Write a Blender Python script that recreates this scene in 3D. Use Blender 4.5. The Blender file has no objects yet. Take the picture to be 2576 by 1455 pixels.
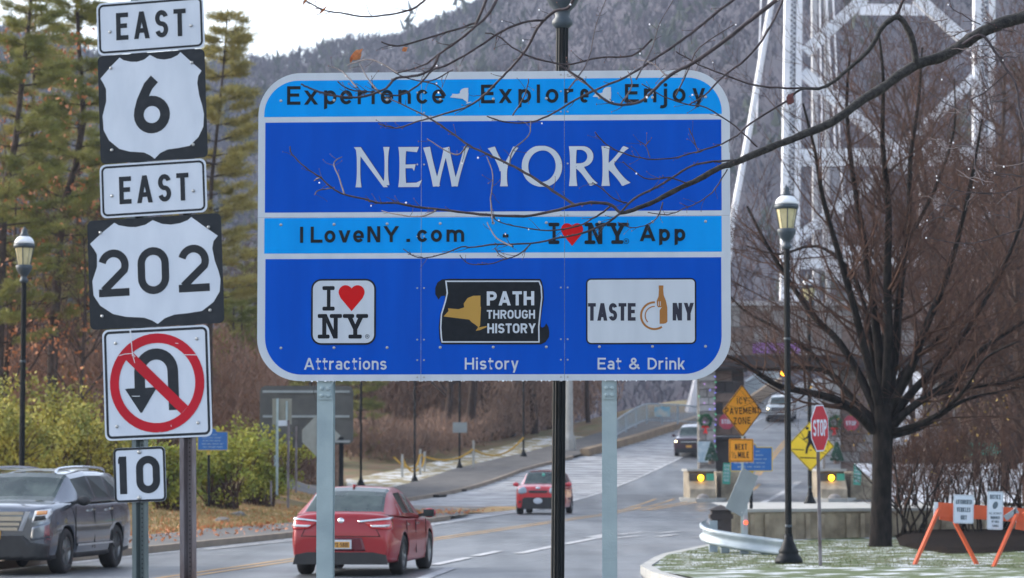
import bpy, bmesh, math, random
import numpy as np
from mathutils import Vector, Matrix, Euler, geometry

R = math.radians
random.seed(7)
rng = np.random.default_rng(7)
scene = bpy.context.scene
col = scene.collection

# ------------------------------------------------------------------ camera
CAMH = 1.84
FPX = 7000.0                       # focal length in units of a 2576 px wide picture
CU, CV = 1288.0, 727.5
PITCH = math.atan(441.5 / FPX)
cam_d = bpy.data.cameras.new('camera')
cam_d.sensor_width = 36.0
cam_d.lens = 36.0 * FPX / 2576.0
cam_d.clip_start = 0.5
cam_d.clip_end = 6000.0
cam = bpy.data.objects.new('camera', cam_d)
cam.location = (0, 0, CAMH)
cam.rotation_euler = (R(90) + PITCH, 0, 0)
col.objects.link(cam)
scene.camera = cam
cam_d.dof.use_dof = True
cam_d.dof.focus_distance = 21.0
cam_d.dof.aperture_fstop = 5.0

# ------------------------------------------------------------------ sky, sun, exposure
world = bpy.data.worlds.new('World')
scene.world = world
world.use_nodes = True
wn = world.node_tree.nodes
wl = world.node_tree.links
for n in list(wn):
    wn.remove(n)
sky = wn.new('ShaderNodeTexSky')
sky.sky_type = 'NISHITA'
sky.sun_disc = False
SUN_EL, SUN_ROT = 24.0, -68.0
sky.sun_elevation = R(SUN_EL)
sky.sun_rotation = R(SUN_ROT)
sky.altitude = 50
sky.air_density = 1.0
sky.dust_density = 3.0
sky.ozone_density = 1.6
bg = wn.new('ShaderNodeBackground')
bg.inputs['Strength'].default_value = 0.15
wo = wn.new('ShaderNodeOutputWorld')
# thin overcast: the blue of the clear sky is mostly greyed out
hs = wn.new('ShaderNodeHueSaturation')
hs.inputs['Saturation'].default_value = 0.55
wl.new(sky.outputs[0], hs.inputs['Color'])
tint = wn.new('ShaderNodeMix'); tint.data_type = 'RGBA'; tint.blend_type = 'MULTIPLY'
tint.inputs[0].default_value = 1.0; tint.inputs[7].default_value = (1.0, 1.0, 1.01, 1)
wl.new(hs.outputs[0], tint.inputs[6])
wl.new(tint.outputs[2], bg.inputs['Color'])
wl.new(bg.outputs[0], wo.inputs['Surface'])
sun_d = bpy.data.lights.new('sun', 'SUN')
sun_d.energy = 0.8
sun_d.angle = R(25)
sun_d.color = (1.0, 0.96, 0.90)
sun = bpy.data.objects.new('sun', sun_d)
az = R(SUN_ROT)                    # ahead of the camera, to its left, behind thin cloud
sdir = Vector((math.sin(az) * math.cos(R(SUN_EL)), math.cos(az) * math.cos(R(SUN_EL)), math.sin(R(SUN_EL))))
sun.rotation_euler = sdir.to_track_quat('Z', 'Y').to_euler()
sun.location = sdir * 200
col.objects.link(sun)
scene.view_settings.view_transform = 'Standard'
scene.view_settings.look = 'None'
scene.view_settings.exposure = 1.68
scene.view_settings.gamma = 1.0
scene.view_settings.use_curve_mapping = False

# ------------------------------------------------------------------ picture point <-> place
cp, sp = math.cos(PITCH), math.sin(PITCH)
def ray(u, v):
    X, Z = u - CU, CV - v
    return Vector((X, FPX * cp - Z * sp, FPX * sp + Z * cp))
def at(u, v, Y):
    d = ray(u, v)
    return Vector((0, 0, CAMH)) + d * (Y / d.y)
def H(y):
    if y < 110: return 0.0
    if y < 145: return 0.078 * (y - 110) ** 2 / 70.0
    if y < 250: return 1.365 + 0.078 * (y - 145)
    return 9.555 + 0.0 * y
def gnd(u, v, off=0.0):
    d = ray(u, v)
    lo = 30.0
    y = lo
    while y < 400:
        z = CAMH + d.z * y / d.y
        if z <= H(y) + off: break
        y += 0.25
    return Vector((d.x * y / d.y, y, H(y) + off))
def ss(a, b, x):
    t = min(1.0, max(0.0, (x - a) / (b - a)))
    return t * t * (3 - 2 * t)

# ------------------------------------------------------------------ materials
MATS = {}
def mat(name, c1, c2=None, rough=0.6, metal=0.0, scale=6.0, detail=4.0, bump=0.0, bscale=None,
        coat=0.0, emit=None, estr=0.0, obj=True, spec=0.5, stretch=None, contrast=(0.35, 0.65), trans=0.0, subsurf=0.0):
    if name in MATS: return MATS[name]
    m = bpy.data.materials.new(name)
    m.use_nodes = True
    nt = m.node_tree
    p = nt.nodes['Principled BSDF']
    p.inputs['Roughness'].default_value = rough
    p.inputs['Metallic'].default_value = metal
    p.inputs['Specular IOR Level'].default_value = spec
    if coat:
        p.inputs['Coat Weight'].default_value = coat
        p.inputs['Coat Roughness'].default_value = 0.05
    if trans:
        p.inputs['Transmission Weight'].default_value = trans
    if c2 is None:
        c2 = tuple(x * 0.88 for x in c1)
    tc = nt.nodes.new('ShaderNodeTexCoord')
    mp = nt.nodes.new('ShaderNodeMapping')
    if stretch: mp.inputs['Scale'].default_value = stretch
    nt.links.new(tc.outputs['Object'], mp.inputs['Vector'])
    nz = nt.nodes.new('ShaderNodeTexNoise')
    nz.inputs['Scale'].default_value = scale
    nz.inputs['Detail'].default_value = detail
    nt.links.new(mp.outputs[0], nz.inputs['Vector'])
    cr = nt.nodes.new('ShaderNodeValToRGB')
    cr.color_ramp.elements[0].position = contrast[0]
    cr.color_ramp.elements[1].position = contrast[1]
    cr.color_ramp.elements[0].color = (*c1, 1)
    cr.color_ramp.elements[1].color = (*c2, 1)
    nt.links.new(nz.outputs['Fac'], cr.inputs[0])
    nt.links.new(cr.outputs[0], p.inputs['Base Color'])
    if bump:
        nb = nt.nodes.new('ShaderNodeTexNoise')
        nb.inputs['Scale'].default_value = bscale or scale * 6
        nb.inputs['Detail'].default_value = 6
        nt.links.new(mp.outputs[0], nb.inputs['Vector'])
        b = nt.nodes.new('ShaderNodeBump')
        b.inputs['Strength'].default_value = bump
        b.inputs['Distance'].default_value = 0.02
        nt.links.new(nb.outputs['Fac'], b.inputs['Height'])
        nt.links.new(b.outputs[0], p.inputs['Normal'])
    if emit:
        p.inputs['Emission Color'].default_value = (*emit, 1)
        p.inputs['Emission Strength'].default_value = estr
    MATS[name] = m
    return m

M_white = mat('sign_white', (0.56, 0.62, 0.69), (0.50, 0.56, 0.63), 0.45, scale=2.0, stretch=(3, 3, .5), spec=0.2)
M_shieldw = mat('shield_white', (0.60, 0.67, 0.77), (0.53, 0.60, 0.70), 0.45, scale=5.0, stretch=(1.5, 1.5, .6), spec=0.2)
M_black = mat('sign_black', (0.008, 0.011, 0.016), (0.012, 0.016, 0.022), 0.6, scale=20, spec=0.2)
M_plateblack = mat('plate_black', (0.018, 0.024, 0.032), (0.035, 0.04, 0.05), 0.6, spec=.25, scale=14, contrast=(0.5, 0.85))
M_blue = mat('sign_blue', (0.0, 0.084, 0.54), (0.0, 0.072, 0.48), 0.6, scale=2.2, stretch=(2.5, 1, .4), spec=0.1)
M_cyan = mat('sign_cyan', (0.0, 0.32, 0.86), (0.0, 0.28, 0.78), 0.6, scale=2.2, stretch=(2.5, 1, .4), spec=0.1)
M_red = mat('sign_red', (0.48, 0.012, 0.03), (0.40, 0.012, 0.025), 0.45, scale=3, spec=0.2)
M_heart = mat('heart_red', (0.58, 0.003, 0.006), (0.54, 0.003, 0.006), 0.45, scale=3, spec=0.2)
M_gold = mat('sign_gold', (0.45, 0.27, 0.06), (0.42, 0.25, 0.055), 0.5, scale=3, spec=0.2)
M_brownprint = mat('sign_brown', (0.36, 0.16, 0.045), (0.34, 0.15, 0.04), 0.5, scale=3, spec=0.2)
M_seam = mat('seam_edge', (0.7, 0.75, 0.8), None, 0.4)
M_galv = mat('galvanised', (0.36, 0.45, 0.47), (0.28, 0.36, 0.39), 0.5, 0.25, scale=3.5, bump=0.15, bscale=60)
M_bolt = mat('bolt_steel', (0.45, 0.47, 0.48), (0.30, 0.31, 0.32), 0.35, 0.8, scale=40)
M_postl = mat('post_greengrey', (0.16, 0.20, 0.21), (0.10, 0.13, 0.14), 0.5, 0.5, scale=5, stretch=(1, 1, 0.3), bump=0.2)
M_postr = mat('post_rusty', (0.21, 0.20, 0.22), (0.10, 0.075, 0.075), 0.6, 0.4, scale=9, stretch=(1, 1, 0.25), bump=0.3)
M_iron = mat('lamp_iron', (0.004, 0.006, 0.008), (0.008, 0.011, 0.014), 0.5, scale=8, spec=.15)
M_ironlight = mat('lamp_iron_weathered', (0.045, 0.065, 0.085), (0.03, 0.045, 0.06), 0.5, scale=12)
M_lampglass = mat('lamp_glass', (0.62, 0.55, 0.33), (0.50, 0.44, 0.25), 0.25, scale=8)
M_snow = mat('snow', (0.82, 0.84, 0.87), (0.74, 0.77, 0.82), 0.8, scale=12, bump=0.2)
M_bark = mat('bark', (0.010, 0.009, 0.009), (0.026, 0.022, 0.020), 1.0, scale=12, bump=0.8, bscale=50, stretch=(1, 1, 0.35), spec=0.15)
M_twig = mat('twig', (0.115, 0.064, 0.047), (0.05, 0.031, 0.026), 0.9, scale=5, spec=0.15)
M_fbark = mat('branch_bark', (0.020, 0.021, 0.022), (0.055, 0.053, 0.052), 0.85, scale=30, bump=0.8, bscale=90, spec=0.3)
M_ftwig = mat('branch_twig', (0.075, 0.060, 0.066), (0.035, 0.030, 0.036), 0.7, scale=22, bump=0.3, spec=0.3)
M_bud = mat('bud', (0.16, 0.07, 0.06), None, 0.7)
M_drop = mat('water_drop', (0.92, 0.95, 1.0), (0.9, 0.93, 1.0), 0.05, scale=3, spec=1.0, coat=1.0)
M_leafdead = mat('dead_leaf', (0.55, 0.19, 0.06), (0.32, 0.11, 0.04), 0.7, scale=40)
M_chrome = mat('chrome', (0.75, 0.77, 0.80), (0.65, 0.67, 0.70), 0.12, 1.0)
M_glass = mat('car_glass', (0.012, 0.028, 0.030), (0.05, 0.075, 0.07), 0.05, scale=3, spec=0.5, coat=0.1)
M_tyre = mat('tyre', (0.012, 0.012, 0.013), (0.02, 0.02, 0.02), 0.8, scale=20)
M_rim = mat('rim', (0.55, 0.56, 0.57), (0.45, 0.46, 0.47), 0.3, 0.8)
M_blk = mat('black_plastic', (0.015, 0.016, 0.018), (0.022, 0.023, 0.025), 0.55)
M_well = mat('wheel_well', (0.006, 0.006, 0.006), None, 0.9)
M_conc = mat('concrete', (0.40, 0.34, 0.25), (0.20, 0.165, 0.12), 0.85, scale=2.5, bump=0.3, bscale=25)
M_lightconc = mat('light_concrete', (0.42, 0.42, 0.40), (0.34, 0.34, 0.32), 0.8, scale=2.5, bump=0.2)
M_tan = mat('tan_kerb', (0.30, 0.22, 0.14), (0.22, 0.16, 0.11), 0.9, scale=1.5, bump=0.3)
M_rail = mat('rail_grey', (0.34, 0.40, 0.44), (0.26, 0.31, 0.35), 0.5, 0.3, scale=4)
M_tower = mat('tower_paint', (0.84, 0.86, 0.92), (0.70, 0.73, 0.80), 0.6, scale=0.6)
M_orange = mat('barricade_orange', (0.60, 0.10, 0.03), (0.50, 0.08, 0.025), 0.6, scale=5)
M_osign = mat('sign_orange', (0.90, 0.36, 0.015), (0.84, 0.32, 0.012), 0.5, scale=3)
M_ysign = mat('sign_yellow', (0.80, 0.56, 0.015), (0.72, 0.50, 0.012), 0.5, scale=3)
M_hsign = mat('historic_blue', (0.015, 0.13, 0.42), (0.012, 0.11, 0.36), 0.5, scale=5)
M_pale = mat('pale_print', (0.30, 0.42, 0.55), None, 0.6)
M_yellow = mat('marker_yellow', (0.50, 0.38, 0.06), None, 0.6)
M_green = mat('green_plate', (0.05, 0.34, 0.25), (0.04, 0.30, 0.22), 0.6, scale=8)
M_stone = mat('stone', (0.30, 0.28, 0.27), (0.20, 0.18, 0.17), 0.9, scale=3, bump=0.5, bscale=15)
M_stone2 = mat('stone_light', (0.42, 0.41, 0.41), (0.33, 0.32, 0.32), 0.9, scale=3, bump=0.5, bscale=15)
M_stone3 = mat('stone_brown', (0.21, 0.15, 0.125), (0.15, 0.11, 0.095), 0.9, scale=3, bump=0.5, bscale=15)
M_mortar = mat('mortar', (0.16, 0.15, 0.14), None, 0.95)
M_dark = mat('dark_timber', (0.035, 0.03, 0.032), (0.05, 0.042, 0.042), 0.8, scale=4)
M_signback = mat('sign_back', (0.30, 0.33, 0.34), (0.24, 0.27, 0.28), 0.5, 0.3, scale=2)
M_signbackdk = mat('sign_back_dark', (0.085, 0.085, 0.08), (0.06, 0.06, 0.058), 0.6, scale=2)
M_purple = mat('banner_purple', (0.22, 0.06, 0.30), (0.40, 0.25, 0.50), 0.7, scale=6)

# ------------------------------------------------------------------ mesh builder
class MB:
    def __init__(s):
        s.v = []; s.f = []; s.mi = []; s.n = 0; s.cur = 0; s.smooth = False
    def add(s, vs, fs):
        o = s.n
        s.v.extend([tuple(p) for p in vs]); s.n += len(vs)
        s.f.extend([tuple(i + o for i in f) for f in fs])
        s.mi.extend([s.cur] * len(fs))
    def box(s, c, size, rot=None):
        hx, hy, hz = size[0] / 2, size[1] / 2, size[2] / 2
        vs = [Vector((x, y, z)) for x in (-hx, hx) for y in (-hy, hy) for z in (-hz, hz)]
        if rot is not None: vs = [rot @ p for p in vs]
        c = Vector(c)
        s.add([p + c for p in vs], [(0, 1, 3, 2), (4, 6, 7, 5), (0, 4, 5, 1), (2, 3, 7, 6), (0, 2, 6, 4), (1, 5, 7, 3)])
    def bar(s, a, b, w, d=None, up=(0, 0, 1)):
        a, b = Vector(a), Vector(b); d = d or w
        ax = (b - a).normalized()
        up = Vector(up)
        if abs(ax.dot(up)) > 0.98: up = Vector((0, 1, 0))
        sx = ax.cross(up).normalized(); sz = sx.cross(ax)
        m = Matrix((ax, sx, sz)).transposed()
        s.box((a + b) / 2, ((b - a).length, w, d), m)
    def tube(s, pts, rad, n=6, cap=True):
        pts = [Vector(p) for p in pts]
        if not hasattr(rad, '__len__'): rad = [rad] * len(pts)
        vs = []; fs = []
        k = len(pts)
        prev = None
        for i, p in enumerate(pts):
            t = (pts[min(i + 1, k - 1)] - pts[max(i - 1, 0)])
            t = t.normalized() if t.length > 1e-9 else Vector((0, 0, 1))
            if prev is None:
                a = Vector((0, 0, 1)) if abs(t.z) < 0.9 else Vector((1, 0, 0))
                sx = t.cross(a).normalized()
            else:
                sx = (prev - t * prev.dot(t))
                sx = sx.normalized() if sx.length > 1e-6 else prev
            prev = sx
            sy = t.cross(sx)
            r = rad[i]
            for j in range(n):
                an = 2 * math.pi * j / n
                vs.append(p + sx * (r * math.cos(an)) + sy * (r * math.sin(an)))
        for i in range(k - 1):
            for j in range(n):
                j2 = (j + 1) % n
                fs.append((i * n + j, i * n + j2, (i + 1) * n + j2, (i + 1) * n + j))
        if cap and n > 2:
            fs.append(tuple(range(n - 1, -1, -1))); fs.append(tuple((k - 1) * n + j for j in range(n)))
        s.add(vs, fs)
    def lathe(s, prof, n=16, c=(0, 0, 0), flute=0.0):
        vs = []; fs = []
        for (r, z) in prof:
            for j in range(n):
                an = 2 * math.pi * j / n
                rr = r * (1 - flute if j % 2 else 1)
                vs.append((c[0] + rr * math.cos(an), c[1] + rr * math.sin(an), c[2] + z))
        for i in range(len(prof) - 1):
            for j in range(n):
                j2 = (j + 1) % n
                fs.append((i * n + j, i * n + j2, (i + 1) * n + j2, (i + 1) * n + j))
        fs.append(tuple(range(n - 1, -1, -1))); fs.append(tuple((len(prof) - 1) * n + j for j in range(n)))
        s.add(vs, fs)
    def ball(s, c, r, n=6, sz=1.0):
        prof = [(max(1e-4, r * math.sin(math.pi * i / n)), -r * sz * math.cos(math.pi * i / n)) for i in range(n + 1)]
        s.lathe(prof, n + 2, c)
    def prism(s, pts, y0, y1):
        """2-D outline (x,z) extruded from y0 to y1"""
        k = len(pts)
        s.add([(p[0], y0, p[1]) for p in pts] + [(p[0], y1, p[1]) for p in pts],
              [tuple(range(k))] + [tuple(range(2 * k - 1, k - 1, -1))] + [(i, (i + 1) % k, k + (i + 1) % k, k + i) for i in range(k)])
    def flat(s, pts, y):
        s.add([(p[0], y, p[1]) for p in pts], [tuple(range(len(pts)))])
    def build(s, name, m, parent=None, smooth=None, world=False):
        me = bpy.data.meshes.new(name)
        me.from_pydata(s.v, [], s.f)
        ms = m if isinstance(m, (list, tuple)) else [m]
        for x in ms: me.materials.append(x)
        if len(ms) > 1: me.polygons.foreach_set('material_index', s.mi)
        if smooth if smooth is not None else s.smooth:
            me.polygons.foreach_set('use_smooth', [True] * len(me.polygons))
        me.update()
        o = bpy.data.objects.new(name, me)
        if parent is not None:
            if world: me.transform(wmat(parent).inverted())
            o.parent = parent
        col.objects.link(o)
        return o

def wmat(o):
    m = Matrix.LocRotScale(o.location, o.rotation_euler, o.scale)
    return wmat(o.parent) @ m if o.parent else m

def tag(o, label=None, cat=None, group=None, kind=None):
    if label: o['label'] = label
    if cat: o['category'] = cat
    if group: o['group'] = group
    if kind: o['kind'] = kind
    return o
def thing(name, label, cat, loc=(0, 0, 0), rot=(0, 0, 0), group=None):
    o = bpy.data.objects.new(name, None)
    o.empty_display_size = 0.2
    o.location = loc
    o.rotation_euler = rot if hasattr(rot, '__len__') else (0, 0, rot)
    col.objects.link(o)
    return tag(o, label, cat, group)
def copy_tree(o, parent=None, loc=None, rz=None, label=None, scale=None):
    c = o.copy()
    col.objects.link(c)
    if parent: c.parent = parent
    for ch in list(o.children): copy_tree(ch, c)
    if loc is not None: c.location = loc
    if rz is not None: c.rotation_euler = (0, 0, rz)
    if label: c['label'] = label
    if scale: c.scale = (scale,) * 3 if not hasattr(scale, '__len__') else scale
    return c
def dupe(o, parent, loc, rot=None):
    c = o.copy(); col.objects.link(c); c.parent = parent; c.location = loc
    if rot is not None: c.rotation_euler = rot
    return c
def fastmesh(name, verts, faces, m, parent=None):
    """numpy arrays: verts (n,3); faces (k,3) or (k,4)"""
    me = bpy.data.meshes.new(name)
    verts = np.ascontiguousarray(verts, dtype=np.float32); faces = np.ascontiguousarray(faces, dtype=np.int32)
    me.vertices.add(len(verts)); me.vertices.foreach_set('co', verts.ravel())
    k = faces.shape[1]
    me.loops.add(faces.size); me.loops.foreach_set('vertex_index', faces.ravel())
    me.polygons.add(len(faces)); me.polygons.foreach_set('loop_start', np.arange(0, faces.size, k, dtype=np.int32))
    me.update(calc_edges=True)
    me.materials.append(m)
    o = bpy.data.objects.new(name, me)
    if parent is not None: o.parent = parent
    col.objects.link(o)
    return o
def cards(centers, size, aspect=1.0, jitter=0.3, dirs=None, tri=True):
    """random small triangles/quads at centers -> verts, faces"""
    n = len(centers)
    a = rng.normal(size=(n, 3)) if dirs is None else dirs + rng.normal(scale=jitter, size=(n, 3))
    a /= np.linalg.norm(a, axis=1, keepdims=True)
    b = np.cross(a, rng.normal(size=(n, 3)))
    b /= np.linalg.norm(b, axis=1, keepdims=True)
    sz = size * rng.uniform(0.6, 1.3, size=(n, 1))
    a = a * sz; b = b * sz * aspect
    if tri:
        v = np.stack([centers - b * .5, centers + b * .5, centers + a], axis=1).reshape(-1, 3)
        f = np.arange(3 * n).reshape(-1, 3)
    else:
        v = np.stack([centers - b * .5 - a * .5, centers + b * .5 - a * .5, centers + b * .5 + a * .5, centers - b * .5 + a * .5], axis=1).reshape(-1, 3)
        f = np.arange(4 * n).reshape(-1, 4)
    return v, f
# ------------------------------------------------------------------ planar sign frames
class Frame:
    """a flat sign face: local x to the right, local z up, -y towards the viewer"""
    def __init__(s, root, u=None):
        s.root = root; s.m = wmat(root); s.mi = s.m.inverted()
    def inv(s, u, v, off=0.0):
        o = s.mi @ Vector((0, 0, CAMH)); d = s.mi.to_3x3() @ ray(u, v)
        t = (off - o.y) / d.y
        p = o + d * t
        return (p.x, p.z)
def arc(cx, cy, rx, ry, a0, a1, n=12):
    return [(cx + rx * math.cos(R(a0 + (a1 - a0) * i / n)), cy + ry * math.sin(R(a0 + (a1 - a0) * i / n))) for i in range(n + 1)]
def ribbon(pts, w, closed=False):
    """list of quads"""
    k = len(pts)
    if not hasattr(w, '__len__'): w = [w] * k
    L = []; Rr = []
    for i, p in enumerate(pts):
        if closed: a, b = pts[(i - 1) % k], pts[(i + 1) % k]
        else: a, b = pts[max(i - 1, 0)], pts[min(i + 1, k - 1)]
        def nrm(q, r):
            dx, dy = r[0] - q[0], r[1] - q[1]; l = math.hypot(dx, dy) or 1e-9
            return (-dy / l, dx / l)
        if a is p or b is p or a == p or b == p: nx, ny = nrm(a, b); sc = 1.0
        else:
            n1, n2 = nrm(a, p), nrm(p, b)
            nx, ny = n1[0] + n2[0], n1[1] + n2[1]; l = math.hypot(nx, ny) or 1e-9
            nx, ny = nx / l, ny / l
            sc = 1.0 / max(0.35, nx * n1[0] + ny * n1[1])
        h = w[i] / 2 * sc
        L.append((p[0] + nx * h, p[1] + ny * h)); Rr.append((p[0] - nx * h, p[1] - ny * h))
    m = k if closed else k - 1
    return [[L[i], L[(i + 1) % k], Rr[(i + 1) % k], Rr[i]] for i in range(m)]
def dg(x0, y0, x1, y1, t):
    """diagonal stroke with level ends"""
    h = t * math.hypot(x1 - x0, y1 - y0) / max(1e-6, abs(y1 - y0)) / 2
    return [(x0 - h, y0), (x0 + h, y0), (x1 + h, y1), (x1 - h, y1)]
W0 = dict(E=.66, F=.62, A=.86, S=.70, T=.66, O=.74, N=.74, Y=.80, I=.2, L=.62, V=.82, M=.92, H=.74, P=.70, R=.74, C=.72, G=.74,
          D=.74, U=.74, Z=.66, X=.78, K=.76, B=.72, W=1.1, J=.6, Q=.74)
W0.update({'0': .70, '1': .34, '2': .72, '6': .70, '5': .7, '8': .7, '9': .7, '3': .7, '4': .74, '7': .66, '-': .36, '.': .22, ' ': .40, '&': .8, '/': .5})
W0.update(dict(a=.56, c=.56, d=.58, e=.60, h=.56, i=.2, j=.3, k=.56, l=.2, m=.86, n=.56, o=.62, p=.60, r=.40, s=.54, t=.42, v=.60, x=.62, y=.60))
def glyph(ch, w, t, xh=.76):
    """returns a list of strokes, each a list of polygons; box 0..w by 0..1"""
    L, Rt, B, T, M = t / 2, w - t / 2, t / 2, 1 - t / 2, .5
    rx = (w - t) / 2; cx = w / 2
    S = []
    vert = lambda x, a=0, b=1: S.append(ribbon([(x, a), (x, b)], t))
    hor = lambda y, a, b: S.append(ribbon([(a, y), (b, y)], t))
    rib = lambda p, closed=False, tt=None: S.append(ribbon(p, tt or t, closed))
    ry = min(rx, .5 - t / 2) if ch not in 'SO' else rx
    X = xh - t / 2
    rxl = (w - t) / 2; ryl = min((xh - t) / 2, rxl * 1.15)
    hh = t * math.hypot(1, w / 2) / 2
    if ch == 'E': vert(L); hor(T, L, w); hor(.52, L, w * .9); hor(B, L, w)
    elif ch == 'F': vert(L); hor(T, L, w); hor(.5, L, w * .88)
    elif ch == 'H': vert(L); vert(Rt); hor(.5, L, Rt)
    elif ch in 'Il': vert(cx)
    elif ch == 'L': vert(L); hor(B, L, w)
    elif ch == 'T': hor(T, 0, w); vert(cx)
    elif ch == 'N': vert(L); vert(Rt); S.append([dg(L + t * .15, 1, Rt - t * .15, 0, t * .95)])
    elif ch == 'A':
        S.append([dg(hh, 0, cx, 1, t)]); S.append([dg(w - hh, 0, cx, 1, t)]); hor(.3, w * .2, w * .8)
    elif ch == 'V': S.append([dg(hh, 1, cx, 0, t)]); S.append([dg(w - hh, 1, cx, 0, t)])
    elif ch == 'M':
        vert(L); vert(Rt); S.append([dg(L + t * .1, 1, cx, .22, t)]); S.append([dg(Rt - t * .1, 1, cx, .22, t)])
    elif ch == 'W':
        q = t * .55
        S.append([dg(q, 1, w * .28, 0, t)]); S.append([dg(w * .28, 0, cx, .9, t)]); S.append([dg(w * .72, 0, cx, .9, t)]); S.append([dg(w - q, 1, w * .72, 0, t)])
    elif ch == 'Y':
        S.append([dg(hh, 1, cx, .42, t)]); S.append([dg(w - hh, 1, cx, .42, t)]); vert(cx, 0, .46)
    elif ch == 'X': S.append([dg(hh, 1, w - hh, 0, t)]); S.append([dg(hh, 0, w - hh, 1, t)])
    elif ch == 'K': vert(L); S.append([dg(L + t * .6, .34, w - t * .6, 1, t)]); S.append([dg(w * .42, .55, w - t * .6, 0, t)])
    elif ch == 'Z': hor(T, 0, w); hor(B, 0, w); S.append([dg(hh, B, w - hh, T, t)])
    elif ch in 'O0': rib(arc(cx, T - ry, rx, ry, 0, 180) + arc(cx, B + ry, rx, ry, 180, 360), True)
    elif ch == 'Q': rib(arc(cx, T - ry, rx, ry, 0, 180) + arc(cx, B + ry, rx, ry, 180, 360), True)
    elif ch == 'C': rib(arc(cx, T - ry, rx, ry, 15, 180) + arc(cx, B + ry, rx, ry, 180, 345))
    elif ch == 'G': rib(arc(cx, T - ry, rx, ry, 20, 180) + arc(cx, B + ry, rx, ry, 180, 360) + [(Rt, .46)]); hor(.46, cx, w)
    elif ch == 'U': rib([(L, 1)] + arc(cx, B + ry, rx, ry, 180, 360) + [(Rt, 1)])
    elif ch == 'J': rib(arc(cx, B + ry, rx, ry, 200, 360) + [(Rt, 1)])
    elif ch == 'D':
        r = min(.5 - t / 2, (w - t) * .75); vert(L)
        rib([(L, T)] + arc(Rt - r, T - r, r, r, 90, 0) + arc(Rt - r, B + r, r, r, 0, -90) + [(L, B)])
    elif ch in 'PRB':
        r = (T - .47) / 2; vert(L)
        rib([(L, T)] + arc(Rt - r, T - r, r, r, 90, -90) + [(L, T - 2 * r)])
        if ch == 'R': S.append([dg(w * .5, .47, w - t * .62, 0, t)])
        if ch == 'B':
            r2 = (.47 - B) / 2
            rib([(L, B + 2 * r2)] + arc(Rt - r2, B + r2, r2, r2, 90, -90) + [(L, B)])
    elif ch in 'S':
        r = (T - B) / 4
        rib(arc(cx, T - r, rx, r, 15, 262, 16) + arc(cx, B + r, rx, r, 82, -165, 16))
    elif ch == '1':
        vert(Rt); S.append([[(0, .80), (0, .80 + t * .6), (w - t, 1), (w - t, 1 - t * .9)]])
    elif ch == '2':
        rib(arc(cx, T - ry, rx, ry, 165, -25, 16) + [(L + t * .15, B + t * .3)]); hor(B, 0, w)
    elif ch == '6':
        r = rx; rib(arc(cx, B + r, r, r, 0, 360, 24)[:-1], True)
        rib([(L, B + r), (L + .01, B + r * 1.35), (L + .06, .56 + t * .2), (w * .42, .86), (w * .60, 1.01 - t * .15)])
    elif ch in '5':
        r = .30; rib([(w, T), (L + .03, T), (L, .56)] + arc(cx, B + .27, rx, .27, 130, -165, 14))
    elif ch == '8':
        r = (T - B) / 4; rib(arc(cx, T - r, rx * .9, r, 0, 360, 16)[:-1], True); rib(arc(cx, B + r, rx, r, 0, 360, 16)[:-1], True)
    elif ch in '39': rib(arc(cx, T - .22, rx, .22, 160, -80, 12) + arc(cx, B + .24, rx, .24, 80, -160, 12))
    elif ch in '47': vert(w * .7); hor(T if ch == '7' else .25, 0, w); S.append([dg(hh * .4, .25, w * .66, 1, t)] if ch == '4' else [])
    elif ch == '-': hor(.45, 0, w)
    elif ch == '.': hor(t * .55, cx - t * .6, cx + t * .6)
    elif ch == '/': S.append([dg(hh * .5, 0, w - hh * .5, 1, t)])
    elif ch == '&':
        rib([(w, 0 + t * .35), (w * .30, .62)] + arc(w * .42, T - .17, w * .2, .17, 200, -30, 10) + [(w * .2, .42)] + arc(w * .38, B + .2, w * .33, .2, 140, 300, 8) + [(w * .9, .42)])
    elif ch == 'o': rib(arc(cx, X - ryl, rxl, ryl, 0, 180) + arc(cx, B + ryl, rxl, ryl, 180, 360), True)
    elif ch == 'c': rib(arc(cx, X - ryl, rxl, ryl, 30, 180) + arc(cx, B + ryl, rxl, ryl, 180, 330))
    elif ch == 'e':
        rib([(Rt, xh * .46)] + arc(cx, X - ryl, rxl, ryl, 0, 180) + arc(cx, B + ryl, rxl, ryl, 180, 325)); S.append(ribbon([(L, xh * .46), (w, xh * .46)], t * .75))
    elif ch == 'a':
        rib([(Rt, 0), (Rt, X - rxl * .8)] + arc(cx, X - rxl * .8, rxl, rxl * .8, 0, 150))
        rr = xh * .22; rib(arc(cx - t * .0, B + rr, rxl, rr, 0, 360, 16)[:-1], True)
    elif ch == 'd': vert(Rt); rib(arc(cx, X - ryl, rxl, ryl, 0, 180) + arc(cx, B + ryl, rxl, ryl, 180, 360), True)
    elif ch == 'p':
        S.append([[(0, xh), (t, xh), (t, -.20), (0, -.27)]]); rib(arc(cx, X - ryl, rxl, ryl, 0, 180) + arc(cx, B + ryl, rxl, ryl, 180, 360), True)
    elif ch == 'h': vert(L); rib([(L, X - rxl)] + arc(cx, X - rxl, rxl, rxl, 180, 0) + [(Rt, 0)])
    elif ch == 'n': vert(L, 0, xh); rib([(L, X - rxl * .9)] + arc(cx, X - rxl * .9, rxl, rxl * .9, 180, 0) + [(Rt, 0)])
    elif ch == 'm':
        vert(L, 0, xh); q = (w - t) / 4
        for a in (L + q, L + 3 * q): rib(arc(a, X - q, q, q, 180, 0) + [(a + q, 0)])
    elif ch == 'r': vert(L, 0, xh); rib(arc(L + (w - L) * .8, X - .22, (w - L) * .8, .22, 165, 80, 8))
    elif ch == 'i': vert(cx, 0, xh - .02); S.append([arc(cx, 1 - t * .35, t * .6, t * .6, 0, 330, 11)])
    elif ch == 'j':
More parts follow.
